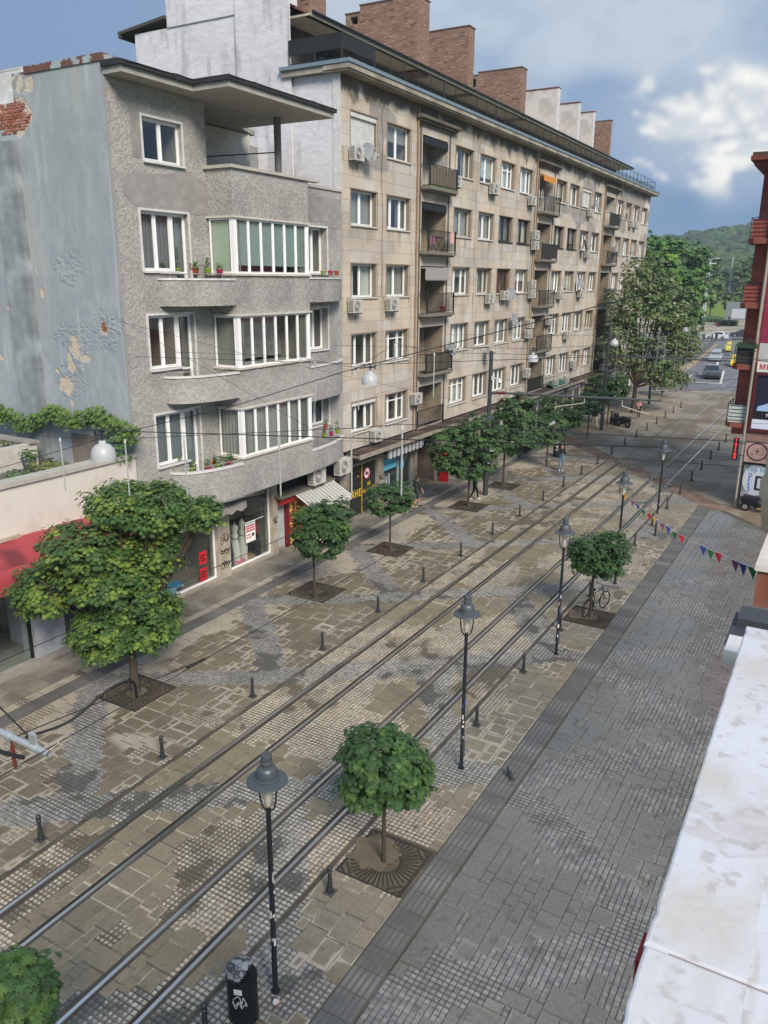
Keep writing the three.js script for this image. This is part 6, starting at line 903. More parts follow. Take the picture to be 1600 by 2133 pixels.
const wireLab = []; const wire = (pts, r, label, sag = 0) => { const l = []; for (let i = 0; i < pts.length - 1; i++) for (let k = 0; k < 10; k++) { const t = k / 10, p = pts[i].clone().lerp(pts[i + 1], t); p.y -= sag * 4 * t * (1 - t); l.push(p); } l.push(pts[pts.length - 1]); const o = solo('overhead_wire', [tube(l, r * .75, l.length * 2, 5)], M.wire, label, 'wire', 'overhead wires'); wireLab.push(o); return o; };
{
  const beam = thing('cross_beam', 'long steel cross beam reaching from the camera pole over the tracks', 'beam'); part('tube', [bar(V(-15.9, 5.5, -38.5), V(-7.4, 5.75, -38.5), .06, .05, 10)], mat(0x5d6264, .5, { metalness: .4 }), beam); part('insulator', [bar(V(-15.6, 5.51, -38.5), V(-15.1, 5.52, -38.5), .075, .075, 8)], mat(0x6b2c30, .6), beam);
  for (const x of [-11.43, -8.6]) part('steady_arm', [bar(V(x + (x < -10 ? .4 : -.6), 5.62, -38.5), V(x + (x < -10 ? .4 : -.6), 5.35, -38.5), .02), bar(V(x + (x < -10 ? .4 : -.6), 5.35, -38.5), V(x + (x < -10 ? -1 : .7), 5.05, -38.5), .025)], mat(0xb8b3a6, .5), beam);
  const b2 = thing('cross_beam', 'steel cross beam reaching from the tall grey pole over the tracks', 'beam'); part('tube', [bar(V(-15.9, 5.6, -61.1), V(-7.4, 5.75, -61.1), .06, .05, 10)], mat(0x5d6264, .5, { metalness: .4 }), b2); part('insulator', [bar(V(-15.5, 5.61, -61.1), V(-15, 5.62, -61.1), .075, .075, 8)], mat(0x6b2c30, .6), b2);
  for (const [x, n] of [[-11.43, 'shop-side'], [-8.6, 'lamp-side']]) wire([V(x, 5, 0), V(x, 5, -38.5), V(x, 5, -61), V(x, 5, -100), V(x, 5, -150)], .011, `straight contact wire above the ${n} track`);
  // the bracket with its open white tube at the edge
  const z = -5.85, k = thing('cantilever_arm', 'pale steel bracket tube with brown insulators holding the contact wire', 'bracket', null, [0, 0, 0]); const pm2 = mat(0xb9bdbf, .4, { metalness: .5 });
  part('tube', [bar(V(-8.55, 4.95, z), V(-15.9, 5.05, z), .05, .05, 18, true)], mat(0xb9bdbf, .4, { metalness: .5, side: THREE.DoubleSide }), k);
  part('clamp', [bar(V(-8.8, 4.954, z), V(-8.88, 4.955, z), .062, .062, 14), bar(V(-9.35, 4.96, z), V(-9.45, 4.96, z), .062, .062, 14), bc(.12, .16, .05, -8.86, 5.0, z), bc(.05, .2, .05, -9.4, 4.8, z)], pm2, k); part('stay_rod', [bar(V(-8.95, 5.1, z), V(-12, 6.6, z), .012)], M.iron, k);
  for (const x of [-9.35, -9.75]) { const l = []; for (let q = 0; q < 6; q++) l.push(cyl(.032, .032, .02, x, 4.5 + q * .055, z)); l.push(bar(V(x, 4.45, z), V(x, 4.92, z), .018)); part('insulator', l, mat(0x6e3026, .5), k); }
  part('lower_tube', [bar(V(-9.1, 4.72, z + .02), V(-12, 4.3, z + .02), .03)], M.iron, k); part('cable_loop', [tube([V(-9.1, 5.0, z - .05), V(-8.9, 5.02, z - .6), V(-8.65, 5.35, z - 1.2), V(-8.6, 5.3, z - 1.55), V(-8.6, 5.02, z - 1.6)], .022, 30, 6)], M.black, k); part('tension_wire', [bar(V(-9.2, 5.02, z), V(-8.6, 5.01, z - 3.1), .008), bar(V(-8.63, 5.01, z - 2.7), V(-8.6, 5.01, z - 3.1), .022)], M.iron, k); part('drop_rod', [bar(V(-8.62, 4.95, z), V(-8.6, 5.0, z - .2), .012)], mat(0xc9b39a, .6), k);
}
{
  // span with hanging light tubes near the grey house, and another farther on
  const tubeM = mat(0xa8afa9, .4), tb = (p, len, lab, grp) => { const t = thing('light_tube', lab, 'light tube', grp, p); part('tube', [bar(V(0, -.06, 0), V(.0, -len, 0), .017, .016, 8), rot(new THREE.ConeGeometry(.02, .06, 8), Math.PI)].map((g, i) => i ? mv(g, 0, -len - .03, 0) : g), tubeM, t); part('cap', [bar(V(0, 0, 0), V(0, -.08, 0), .022, .022, 8)], M.white, t); };
  const row = (tops, z, len, lab, grp, wl) => { const P = tops.map(([x, y]) => onZ(x, y, z)); P.forEach((p, i) => tb(p, len, lab + ['first', 'second', 'third', 'fourth', 'fifth', 'sixth', 'seventh', 'eighth', 'ninth'][i] + ' from the shops', grp)); const a = P[0], c = P[P.length - 1], s = (c.y - a.y) / (c.x - a.x); wire([V(-19.6, a.y + (-19.6 - a.x) * s * .3, z), ...P.map((p) => p.clone().add(V(0, .01, 0))), V(-.7, Math.max(c.y + .3, 8.9), z)], .008, wl); };
  row([[125, 912], [260, 915], [383, 909], [581, 900], [732, 893], [838, 885]], -12, 1.24, 'white light tube hung before the curved balconies, ', 'light tubes on the first span', 'thin span wire carrying light tubes before the curved balconies');
  row([[626, 743], [656, 752], [747, 767], [823, 716], [905, 735]], -20, 1.2, 'white light tube hung before the garage gate, ', 'light tubes on the second span', 'thin span wire carrying light tubes before the garage gate');
  row([[1215, 700], [1240, 688], [1288, 702], [1308, 690], [1346, 676], [1375, 682], [1388, 700], [1412, 690], [1437, 684]], -58, 3, 'white light tube hung before the seed-laden tree, ', 'light tubes on the third span', 'thin span wire carrying light tubes before the tall seed-laden tree');
  const domes = [[215, 940], [771, 788], [1110, 745], [1280, 713], [1428, 687]], dn = ['before the planted roof terrace', 'before the lowest windows of the beige block', 'before the second balcony stack', 'beside the tall grey tram pole', 'before the tall seed-laden tree'];
  domes.forEach(([x, y], i) => { const p = onX(x, y, -10), t = thing('dome_lamp', 'white dome lamp hung on a span wire ' + dn[i], 'street lamp', 'dome lamps hung over the tracks', p), s = i === 0 ? .95 : 1; t.scale.setScalar(s); part('shade', [lathe([[.205, -.14], [.205, -.06], [.18, .04], [.12, .11], [.06, .13], [.06, .17], [.04, .18], [.001, .18]], 32)], mat(0xb2b4b4, .4, { side: THREE.DoubleSide }), t); part('diffuser', [lathe([[.001, -.13], [.19, -.13]], 24)], M.white, t); part('hanger', [bar(V(0, .17, 0), V(0, .34, 0), .015), bar(V(-.12, .26, 0), V(.12, .26, 0), .012), bar(V(-.05, .34, 0), V(.05, .34, 0), .02), bar(V(-.16, .24, .0), V(-.16, .34, 0), .014), bar(V(.14, .22, 0), V(.14, .33, 0), .014)], M.iron, t);
    wire([V(-19.65, p.y + .2 - (i === 0 ? .8 : .3), p.z - 1.5), p.clone().add(V(0, .33, 0)), V(-1.5, p.y + 1.1, p.z + .6)], .009, 'span wire holding the dome lamp ' + dn[i]); });
  wire([V(-15.9, 7.2, -38.5), V(-4.3, 5.6, -43)], .008, 'stay wire from the camera pole to the red house'); wire([V(-15.9, 6.6, -38.5), V(-19.6, 5.8, -33)], .008, 'stay wire from the camera pole to the beige block'); wire([V(-19.6, 5.5, -46), V(-4.6, 6.1, -43.2)], .01, 'sagging stay wire from the beige block to the red house', .6); wire([V(-19.6, 5.4, -52), V(-4.7, 6.5, -43.2)], .009, 'second sagging wire from the beige block to the red house', .8);
  wire([onZ(0, 975, -14), onZ(240, 905, -14), onZ(480, 848, -14), onZ(730, 770, -14), V(-2, 11.2, -14)], .012, 'thick black cable slanting before the curved balconies'); wire([onX(240, 660, FX), V(-10, 7.6, -14.8), V(-1, 8.4, -13)], .006, 'thin wire anchored in the grey roughcast wall');
  wire([onX(245, 668, FX), onX(500, 735, -15), V(-9, 7.0, -24), V(-1, 7.4, -24)], .006, 'thin wire running from the grey wall past the bay windows');
}
// string of flags from the fourth lamp to the terracotta balcony
{
  const A = V(-6.55, 3.35, -29), B = V(-.76, 6.9, -12.6), dx = B.x - A.x, dz = B.z - A.z, n = V(dz, 0, -dx), at = (x, y) => { const d = ray(x, y), o = V(0, EYE, 0), t = A.clone().sub(o).dot(n) / d.dot(n); return d.multiplyScalar(t).add(o); };
  const F = [[1303, 1031, 3], [1318, 1043, 4], [1329, 1051, 2], [1340, 1062, 1], [1353, 1070, 0], [1364, 1078, 3], [1380, 1090, 4], [1392, 1097, 2], [1405, 1108, 1], [1420, 1115, 0], [1465, 1138, 2], [1480, 1146, 1], [1497, 1152, 0], [1532, 1168, 4], [1548, 1175, 2], [1568, 1182, 1]], cols = [0xb02030, 0x1f6b3a, 0x2a3a80, 0xd29a2a, 0x7a4068], nm = ['red', 'green', 'blue', 'orange', 'purple'];
  const P = F.map(([x, y]) => at(x, y)); solo('flag_cord', [tube([A, ...P, B], .006, 90, 5)], M.white, 'white cord carrying small flags from the fourth lamp', 'cord');
  F.forEach(([x, y, c], i) => { const p = P[i], d = V(dx, 0, dz).normalize().applyAxisAngle(V(0, 1, 0), .75 + .5 * hsh(i, 4)), g = new THREE.BufferGeometry(), w = .07, h = .19, tl = V(0, 0, 0).addScaledVector(d, -w), tr = V(0, 0, 0).addScaledVector(d, w), lo = V(.03, -h, .02), off = V(-d.z * .004, 0, d.x * .004); const f = (a, b2, c2) => [a, b2, c2].flatMap((v) => v.toArray()); g.setAttribute('position', new THREE.Float32BufferAttribute([...f(tl.clone().add(off), lo.clone().add(off), tr.clone().add(off)), ...f(tl.clone().sub(off), tr.clone().sub(off), lo.clone().sub(off))], 3)); g.computeVertexNormals(); const o = solo('pennant', [g], mat(cols[c], .8, { side: THREE.DoubleSide }), `small ${nm[c]} triangular flag, ${['first', 'second', 'third', 'fourth', 'fifth'][F.slice(0, i).filter((f) => f[2] === c).length]} ${nm[c]} one from the lamp`, 'flag', nm[c] + ' flags on the white cord'); o.position.copy(p); });
}
// flower pots on the balcony rails of the grey house
{
  const put = (x, y, Z, c, lab, o) => flowerPot(onZ(x, y, Z), c, lab, o), bl = 'on the rail of the ';
  [[342, 572, -20.0, 'brown', 'dark brown', {}], [370, 572, -20.6, 'green', 'lime green', { plant: .75, n: 70, r: .1 }], [407, 572, -21.1, 'orange', 'terracotta', { r: .18, s: 1.15 }], [433, 572, -21.5, 'green', 'lime green', { plant: .4, n: 70 }], [458, 573, -21.75, 'pink', 'bright pink', {}]].forEach(([x, y, z, c, n, o], i) => put(x, y, z, c, `${n} flower pot ${bl}top curved balcony${i === 1 ? ', with a tall stem' : i === 3 ? ', bushy' : ''}`, o));
  [[374, 980, -20.0, 'pink', 'bright pink pot with a bushy plant', { plant: .35 }], [400, 984, -20.5, 'green', 'lime pot with pale blossoms', { plant: .32, bloom: 0xd9b3a8 }], [434, 983, -21.05, 'pink', 'bright pink pot beside the clay figures', { plant: .3 }], [457, 978, -21.4, 'green', 'lime pot among dense leaves', { plant: .35, r: .18, n: 100 }], [478, 970, -21.7, 'pink', 'bright pink pot next to the bay corner', { plant: .35, r: .18, n: 100 }]].forEach(([x, y, z, c, n, o]) => put(x, y, z, c, `${n} ${bl}lowest curved balcony`, o));
  [[673, 574, 'green', 'lime'], [688, 574, 'pink', 'bright pink'], [701, 574, 'orange', 'terracotta']].forEach(([x, y, c, n], i) => put(x, y, -27.8 - i * .5, c, `${n} flower pot without a plant on the top small balcony`, { plant: 0, s: .95 }));
  [[675, 912, -27.6, 'green', 'lime pot, front one,'], [690, 908, -28.1, 'pink', 'bright pink pot'], [703, 903, -28.6, 'green', 'lime pot with a tall leafy plant'], [678, 893, -27.4, 'orange', 'terracotta pot, upper one,']].forEach(([x, y, z, c, n], i) => put(x, y, z, c, `${n} on the lowest small balcony`, { plant: i === 2 ? .45 : .3, s: .9 }));
  const t = thing('clay_figures', 'orange and brown clay figures on the lowest curved balcony', 'ornament', null, onZ(441, 968, -21.5)); part('figure', [mv(new THREE.SphereGeometry(.09, 10, 8).scale(1.4, .8, 1), 0, .12, 0), mv(new THREE.SphereGeometry(.06, 10, 8), -.05, .24, 0)], mat(0xb8703a, .8), t); part('animal', [mv(new THREE.SphereGeometry(.09, 10, 8).scale(.8, 1.4, .8), .16, .2, 0), mv(new THREE.ConeGeometry(.03, .1, 6), .14, .38, 0)], mat(0x5b4636, .9), t);
}
// shop displays in the windows under the bay
{
  const dress = (p, c, h, lab, c2) => { const t = thing('shop_mannequin', lab, 'mannequin', 'mannequins behind the shop glass', p); part('torso', [lathe([[.001, .62 * h], [.13, .62 * h], [.16, .72 * h], [.11, .8 * h], [.17, .92 * h], [.12, .97 * h], [.04, h], [.04, h + .06], [.001, h + .06]], 18).scale(1, 1, .7)], mat(c, .85), t); part('skirt', [lathe([[.15, .62 * h], [.22, .35 * h], [.2, .05]], 18).scale(1, 1, .7)], mat(c2 ?? c, .9, { side: THREE.DoubleSide }), t); part('stand', [cyl(.14, .14, .02, 0, 0, 0), cyl(.015, .015, .3, 0, 0, 0)], M.steel, t); };
  dress([-20.12, .12, -22.6], 0x4b5c66, 1.6, 'slate blue dress on a form behind the shop window', 0x33424a); dress([-20.16, .12, -23.05], 0xe2ded4, 1.65, 'cream lace dress on a form behind the shop window'); dress([-20.16, .12, -23.5], 0xd6d0c4, 1.7, 'pale grey dress on a form behind the shop window'); dress([-20.1, .12, -24.25], 0x7a2e28, 1.5, 'dark red blouse with a black skirt behind the shop window', 0x1f2226);
  const ps = thing('sale_poster', 'white sale poster with red bars on the shop window', 'poster', null, [-19.835, .95, -23.62]); part('card', bx(0, .006, 0, .85, -.3, .3), M.white, ps); print('poster_print', ps, V(.009, .42, 0), HP, .6, .85, 128, (g, w, h) => { g.fillStyle = '#f2f2ee'; g.fillRect(0, 0, w, h); g.fillStyle = '#7fb4bd'; g.fillRect(w * .05, h * .05, w * .9, h * .07); g.fillStyle = '#c62a3c'; for (let i = 0; i < 3; i++) g.fillRect(w * .06, h * (.17 + i * .12), w * .88, h * .075); g.fillRect(w * .08, h * .62, w * .5, h * .05); g.fillRect(w * .08, h * .74, w * .5, h * .05); g.fillStyle = '#333'; g.fillRect(w * .65, h * .6, w * .22, h * .16); }, { solid: 1 });
  print('shop_name', beige.parent === scene ? ps : ps, V(.012, .98, -.42), HP, 1.0, .36, 192, (g, w, h) => { g.fillStyle = '#111'; g.font = 'bold italic ' + h * .8 + 'px sans-serif'; g.fillText('ZinZA', 0, h * .75, w); g.fillStyle = '#eee'; g.fillRect(w * .35, h * .84, w * .55, h * .08); });
  for (const [s, y, c, lab] of [[20.85, .2, 0xc8202c, 'red price card on the lower left shop window, lower one'], [20.85, .85, 0xc8202c, 'red price card with black letters on the shop window, upper one']]) { const t = thing('price_card', lab.replace('lower left ', ''), 'card', null, [-19.835, y, -s]); part('card', bx(0, .006, 0, .5, -.2, .2), mat(c, .6), t); print('card_print', t, V(.009, .25, 0), HP, .36, .4, 64, (g, w, h) => { g.fillStyle = '#2a0808'; g.fillRect(w * .1, h * .2, w * .8, h * .12); g.fillRect(w * .1, h * .45, w * .6, h * .1); g.fillRect(w * .1, h * .7, w * .75, h * .1); }); }
  const tb = (p, c, lab, w = .5) => { const t = thing('display_item', lab, 'clothing', null, p); part('cloth', [mv(new THREE.SphereGeometry(w * .5, 14, 10).scale(1, .35, 1.3), 0, .1, 0)], mat(c, .9), t); part('stand', [bc(w * .7, .06, w)], M.white, t); };
  tb([-20.15, .12, -23.1], 0xcf7f92, 'folded pink cloth at the foot of the dresses', .6); tb([-20.15, .12, -23.8], 0x9b7f5f, 'tan shoes on a low stand behind the glass', .5); tb([-20.1, .3, -19.6], 0x2f8fb5, 'bright blue garment piled behind the shop glass', .5); tb([-20.15, .6, -19.0], 0xb58f66, 'straw hat display behind the shop glass', .45); tb([-20.12, .12, -19.3], 0x7fb9c4, 'pale turquoise bag behind the shop glass', .5);
  const pb = sub('tags', beige); void pb; beige.remove(pb);
  for (const [s, y] of [[21.62, 1.5], [21.62, 1.0], [21.62, .5], [24.92, 1.4]]) { const q = thing('wall_scrawl', `black scrawl ${s > 24 ? 'on the pillar by the grocery door' : ['at the bottom of', 'halfway up', 'at the top of'][Math.round(y * 2) - 1] + ' the shop pillar'}`, 'graffiti'); scribble(q, V(FX + .045, y, -s), HP, s > 24 ? .22 : .5, .3, inkB, 3, .022); }
}

// ================================================================ PEOPLE
// a body is one surface: tapered bones joined by a smooth minimum, meshed on a grid; clothing is coloured by the bone it covers
const person = (p, ry, label, o) => {
  const t = thing('person', label, 'person', o.group, p, ry), H = o.h || 1.68, k = H / 1.7, J = (x, y, z) => V(x * k, y * k, z * k);
  const st = o.stride ?? 0, hip = .93, la = o.la || [[.21, 1.12, .04], [.24, .86, .1]], ra = o.ra || [[-.21, 1.12, .04], [-.24, .86, .1]];
  const lk = J(.1, .5, st * .16 + .02), lf = J(.1, .08, st * .3 - .02), rk = J(-.1, .5, -st * .12 + .04), rf = J(-.1, .08, -st * .34 - .02), C = o.c;
  const leg = o.shorts ? 'skin' : 'pants', arm = o.sleeve ? 'top' : 'skin';
  const B = [[J(0, 1.0, 0), J(0, 1.22, 0), .125, .13, 'top'], [J(0, 1.22, 0), J(0, 1.4, 0), .135, .12, 'top'], [J(-.15, 1.4, 0), J(.15, 1.4, 0), .075, .075, 'top'], [J(0, 1.4, 0), J(0, 1.52, .01), .055, .05, 'skin'], [J(0, 1.56, .015), J(0, 1.62, .02), .082, .088, 'skin'], [J(0, 1.6, -.015), J(0, 1.645, -.005), .09, .085, 'hair'], [J(0, 1.56, .1), J(0, 1.575, .105), .016, .012, 'skin'],
    [J(-.07, hip, 0), J(.07, hip, 0), .115, .115, 'pants'], [J(.09, hip - .04, 0), lk, .095, .06, 'pants'], [lk, lf, .056, .038, leg], [J(-.09, hip - .04, 0), rk, .095, .06, 'pants'], [rk, rf, .056, .038, leg],
    [lf.clone().add(J(0, -.035, -.03)), lf.clone().add(J(.01, -.045, .14)), .04, .034, 'shoe'], [rf.clone().add(J(0, -.035, -.03)), rf.clone().add(J(-.01, -.045, .14)), .04, .034, 'shoe']];
  for (const [s, a] of [[1, la], [-1, ra]]) { const sh = J(s * .18, 1.4, 0), el = J(...a[0]), wr = J(...a[1]), d = wr.clone().sub(el).normalize(); B.push([sh, el, .058, .044, 'top'], [el, wr, .042, .03, arm], [wr, wr.clone().addScaledVector(d, .08 * k), .03, .026, 'skin']); for (let f = 0; f < 4; f++) { const q = wr.clone().addScaledVector(d, .09 * k).add(J((f - 1.5) * .016, 0, 0)), e = q.clone().addScaledVector(d, (.055 + (f === 1 || f === 2 ? .014 : 0)) * k).add(J(0, 0, .02)); B.push([q, e, .01, .008, 'skin']); } const th = wr.clone().addScaledVector(d, .03 * k).add(J(-s * .025, 0, .012)); B.push([th, th.clone().addScaledVector(d, .05 * k).add(J(-s * .012, 0, .012)), .011, .009, 'skin']); }
  if (o.longHair) B.push([J(0, 1.6, -.05), J(0, 1.38, -.07), .075, .06, 'hair']);
  if (o.skirtTop) B.push([J(0, 1.0, 0), J(0, .9, 0), .14, .15, 'top']);
  const N = 64, S = .95 * k, mc = new MarchingCubes(N, M.white, false, false, 60000); mc.isolation = 0; const oy = .86 * k, ab = V(0, 0, 0), q = V(0, 0, 0);
  const bones = B.map(([a, b2, r0, r1, g]) => ({ a, d: b2.clone().sub(a), l2: Math.max(1e-9, b2.distanceToSquared(a)), r0: r0 * k, r1: r1 * k, g, x0: Math.min(a.x, b2.x) - .2, x1: Math.max(a.x, b2.x) + .2, y0: Math.min(a.y, b2.y) - .2, y1: Math.max(a.y, b2.y) + .2 }));
  const dist = (b2, x, y, z) => { const px = x - b2.a.x, py = y - b2.a.y, pz = z - b2.a.z, h = cl((px * b2.d.x + py * b2.d.y + pz * b2.d.z) / b2.l2); return Math.hypot(px - b2.d.x * h, py - b2.d.y * h, pz - b2.d.z * h) - mix(b2.r0, b2.r1, h); };
  for (let z = 0; z < N; z++) for (let y = 0; y < N; y++) for (let x = 0; x < N; x++) { const X = (x / N * 2 - 1) * S, Y = (y / N * 2 - 1) * S + oy, Z = (z / N * 2 - 1) * S; let d = 9; if (Math.abs(X) < .45 && Math.abs(Z) < .5) for (const b2 of bones) { if (X < b2.x0 || X > b2.x1 || Y < b2.y0 || Y > b2.y1) continue; const e = dist(b2, X, Y, Z), kk = .022, h = cl(.5 + .5 * (d - e) / kk); d = mix(d, e, h) - kk * h * (1 - h); } mc.field[x + y * N + z * N * N] = -Math.min(d, 1); }
  mc.update(); const n = mc.count, P = new Float32Array(n * 3), Nn = new Float32Array(n * 3), col = new Float32Array(n * 3), tmp = new THREE.Color();
  for (let i = 0; i < n; i++) { const X = mc.positionArray[i * 3] * S, Y = mc.positionArray[i * 3 + 1] * S + oy, Z = mc.positionArray[i * 3 + 2] * S; P[i * 3] = X; P[i * 3 + 1] = Y; P[i * 3 + 2] = Z; let best = 9, g = 'top'; for (const b2 of bones) { const e = dist(b2, X, Y, Z); if (e < best) { best = e; g = b2.g; } } if (g === 'skin' && Y > 1.61 * k && Z < .06 * k) g = 'hair'; tmp.set(C[g] ?? { skin: 0xb98a6e, hair: 0x2a211c, shoe: 0xe8e8e8 }[g]); col[i * 3] = tmp.r; col[i * 3 + 1] = tmp.g; col[i * 3 + 2] = tmp.b; }
  const g = new THREE.BufferGeometry(); g.setAttribute('position', new THREE.BufferAttribute(P, 3)); g.setAttribute('color', new THREE.BufferAttribute(col, 3)); g.computeVertexNormals(); void Nn; void ab; void q;
  part('body', g, mat(0xffffff, .85, { vertexColors: true }), t);
  part('eye', [mv(new THREE.SphereGeometry(.011, 6, 5), .032 * k, 1.6 * k, .098 * k), mv(new THREE.SphereGeometry(.011, 6, 5), -.032 * k, 1.6 * k, .098 * k)], M.black, t); part('mouth', [bx(-.02 * k, .02 * k, 1.52 * k, 1.527 * k, .088 * k, .1 * k)], mat(0x8a4a44, .8), t);
  if (o.extra) o.extra(t, J); return t;
};
person(G(868, 1057), Math.PI * .86, 'person in dark grey shirt and shorts walking past the flower shop', { h: 1.62, stride: 1, shorts: true, c: { top: 0x2f3333, pants: 0x2b2f30, shoe: 0x222222 }, la: [[.23, 1.13, -.08], [.25, .9, -.02]], ra: [[-.23, 1.13, .1], [-.24, .92, .2]] });
person(G(1168, 981), .35, 'person in black top and jeans looking at a phone before the bin', { h: 1.58, longHair: true, c: { top: 0x1b1b1f, pants: 0x5f7894, shoe: 0xeeeeee }, sleeve: true, la: [[.2, 1.12, .06], [.06, 1.14, .26]], ra: [[-.2, 1.12, .06], [-.05, 1.15, .26]], extra: (t, J) => { part('phone', [bc(.07, .14, .012, 0, 1.13, .34)], M.black, t); part('tied_jacket', [mv(new THREE.SphereGeometry(.17, 12, 8).scale(1.1, .8, .9), 0, .98, .02)], mat(0x7f9dbb, .9), t); } });
person(G(988, 1040), 1.9, 'person in green jacket and black trousers behind the broad maple', { h: 1.62, stride: .7, c: { top: 0x12604a, pants: 0x17181a, shoe: 0xdddddd }, sleeve: true });
person(G(1239, 887), -2.6, 'person in red jacket and white trousers under the thin maple', { h: 1.6, stride: 1, c: { top: 0xb3221f, pants: 0xd6cfc0, shoe: 0xcccccc }, sleeve: true, la: [[.27, 1.16, .05], [.3, .95, .05]] });
person(G(1329, 873), .5, 'person in pink top and black trousers beside the tall tree trunk', { h: 1.55, longHair: true, c: { top: 0xb9837c, pants: 0x17171b, shoe: 0xe8e8e8 }, ra: [[-.2, 1.15, .08], [-.08, 1.32, .16]], extra: (t) => part('shoulder_bag', [bc(.2, .16, .08, .12, .95, .12)], M.black, t) });
person(G(1190, 897), 1.2, 'person in dark clothes and white shoes half hidden by the maples', { h: 1.6, c: { top: 0x2b2d33, pants: 0x1f2024, shoe: 0xeeeeee }, sleeve: true });
[[1456, 712, 0x9aa3ad, 'pale grey top'], [1465, 712, 0x22242a, 'black top'], [1482, 714, 0x2a2422, 'dark brown coat'], [1491, 712, 0x1d1f24, 'black coat']].forEach(([x, y, c, n], i) => person(G(x, y), i, `person in a ${n} waiting at the far crossing`, { h: 1.66, stride: .4, group: 'people at the far crossing', c: { top: c, pants: i ? 0x1e2026 : 0xb9b7b2 }, sleeve: true }));

// ================================================================ BEYOND THE JUNCTION
{
  const am = mat(0x85868a, .85, { map: tx(256, 256, (u, v) => grey(190 + 50 * fbm(u * 8, v * 8, 4, 3, 8) + 24 * (vn(u * 90, v * 90, 7, 90) - .5)), { m: 8 }) });
  const road = struct('asphalt_road', [prism([[-10.3, -91.4], [-20, -87.2], [-17.6, -96], [-19.6, -125], [-22.4, -160], [-26, -176], [60, -190], [60, -150], [2, -118], [0, -92]], -.05, 0)], am); void road;
  struct('crossing_road', [prism([[-22.4, -159.9], [-120, -140], [-140, -165], [-26, -189], [60, -205], [60, -190], [-24, -176]], -.05, .004)], am);
  const lm = mat(0xd6d4cc, .8);
  const line = (a, c, w, m = lm) => { const d = V(c[0] - a[0], 0, c[1] - a[1]), L = d.length(), g = bc(w, .006, L, 0, 0, 0); g.rotateY(Math.atan2(d.x, d.z)); return mv(g, (a[0] + c[0]) / 2, .004, (a[1] + c[1]) / 2); };
  const mk = struct('road_markings'); part('lane_line', line([-14.6, -107], [-18.2, -137], .3), lm, mk); part('lane_line', line([-12.5, -97], [-14.2, -112], .22), lm, mk); part('edge_line', line([-18.3, -100], [-20.2, -128], .22, lm), mat(0xcdb45a, .8), mk); part('stop_line', line([-17.7, -97.6], [-12.2, -97.2], .4), lm, mk);
  for (const [x, z] of [[-16.8, -103.5], [-19.0, -131]]) part('arrow', [line([x, z + 1.6], [x - .1, z - 1.4], .2), line([x - .05, z + 1.8], [x - .55, z + .9], .2), line([x - .05, z + 1.8], [x + .45, z + .9], .2)], lm, mk);
  struct('far_kerb', [prism([[-19.8, -125], [-19.2, -125], [-17.2, -95], [-17.6, -93], [-20.2, -88]], -.05, .12), prism([[-22.4, -160], [-21.6, -158], [-19.2, -125], [-19.8, -125]], -.05, .13)], pm(0xb39f8a, .9));
  struct('corner_pavement', [prism([[-17.7, -93], [-20.2, -88], [-20, -86.6], [-60, -86.6], [-90, -138], [-22.6, -158], [-19.85, -125]], -.05, .1)], mat(0xa49d92, .9, { map: mottle2 }));
  const pl = prism([[-27, -190], [-160, -170], [-160, -230], [-30, -242], [60, -214], [60, -206]], -.05, .02); { const p = pl.attributes.position; for (let i = 0; i < p.count; i++) p.setY(i, p.getY(i) + landY(p.getZ(i))); } struct('plaza', [pl], mat(0xcbbfa8, .9, { map: mottle2 }));
  // railing along the lane
  const fn = thing('road_railing', 'grey metal pedestrian railing along the kerb before the junction', 'railing'), q = [[-19.55, -116], [-20.1, -128], [-21, -142], [-22.0, -157]]; for (let s = 0; s < 3; s++) { const n = 8, a = q[s], c = q[s + 1]; for (let i = 0; i < n; i++) { const A = V(mix(a[0], c[0], i / n), .12, mix(a[1], c[1], i / n)), B = V(mix(a[0], c[0], (i + 1) / n), .12, mix(a[1], c[1], (i + 1) / n)), l = [bar(A, A.clone().add(V(0, 1.05, 0)), .04, .04, 6), bar(A.clone().add(V(0, 1.05, 0)), B.clone().add(V(0, 1.05, 0)), .035, .035, 5), bar(A.clone().add(V(0, .2, 0)), B.clone().add(V(0, .2, 0)), .03, .03, 5)]; for (let k = 1; k < 7; k++) { const m = A.clone().lerp(B, k / 7); l.push(bar(m.clone().add(V(0, .2, 0)), m.clone().add(V(0, 1.05, 0)), .015, .015, 4)); } part('railing_panel', l, mat(0x6f7478, .6, { metalness: .3 }), fn); } }
  const cb = thing('signal_cabinet', 'tall grey street cabinet behind the yellow taxi', 'cabinet', null, G(1531, 741)); part('body', [bc(1.3, 2.6, 1.0)], pm(0x8a8f8c, .6), cb); part('plinth', [bc(1.4, .2, 1.1)], M.concrete, cb); part('door', [bx(-.6, .6, .4, 2.4, .5, .53)], pm(0x9aa09c, .6), cb); part('roof', [bc(1.45, .1, 1.15, 0, 2.6, 0)], pm(0x7b807e, .6), cb);
  // traffic lights, masts
  for (const [x, y, lab] of [[1494, 705, 'traffic light with a red sign beside the white car'], [1458, 718, 'traffic light on a white post by the waiting people']]) { const p = G(x, y), t = thing('traffic_light', lab, 'traffic light', null, p); part('post', [bar(V(0, 0, 0), V(0, 3.2, 0), .07, .07, 8)], M.white, t); part('head', [bc(.35, 1.0, .3, .15, 2.4, 0)], M.black, t); for (let i = 0; i < 3; i++) part('lens', [mv(rot(new THREE.CylinderGeometry(.11, .11, .04, 12), HP), .15, 2.58 + i * .32, .16)], mat(i === 2 ? 0x7a1a14 : 0x2a2a20, .4), t); part('sign_plate', [bx(-.4, -.05, 2.4, 3.0, -.02, .02)], M.red, t); }
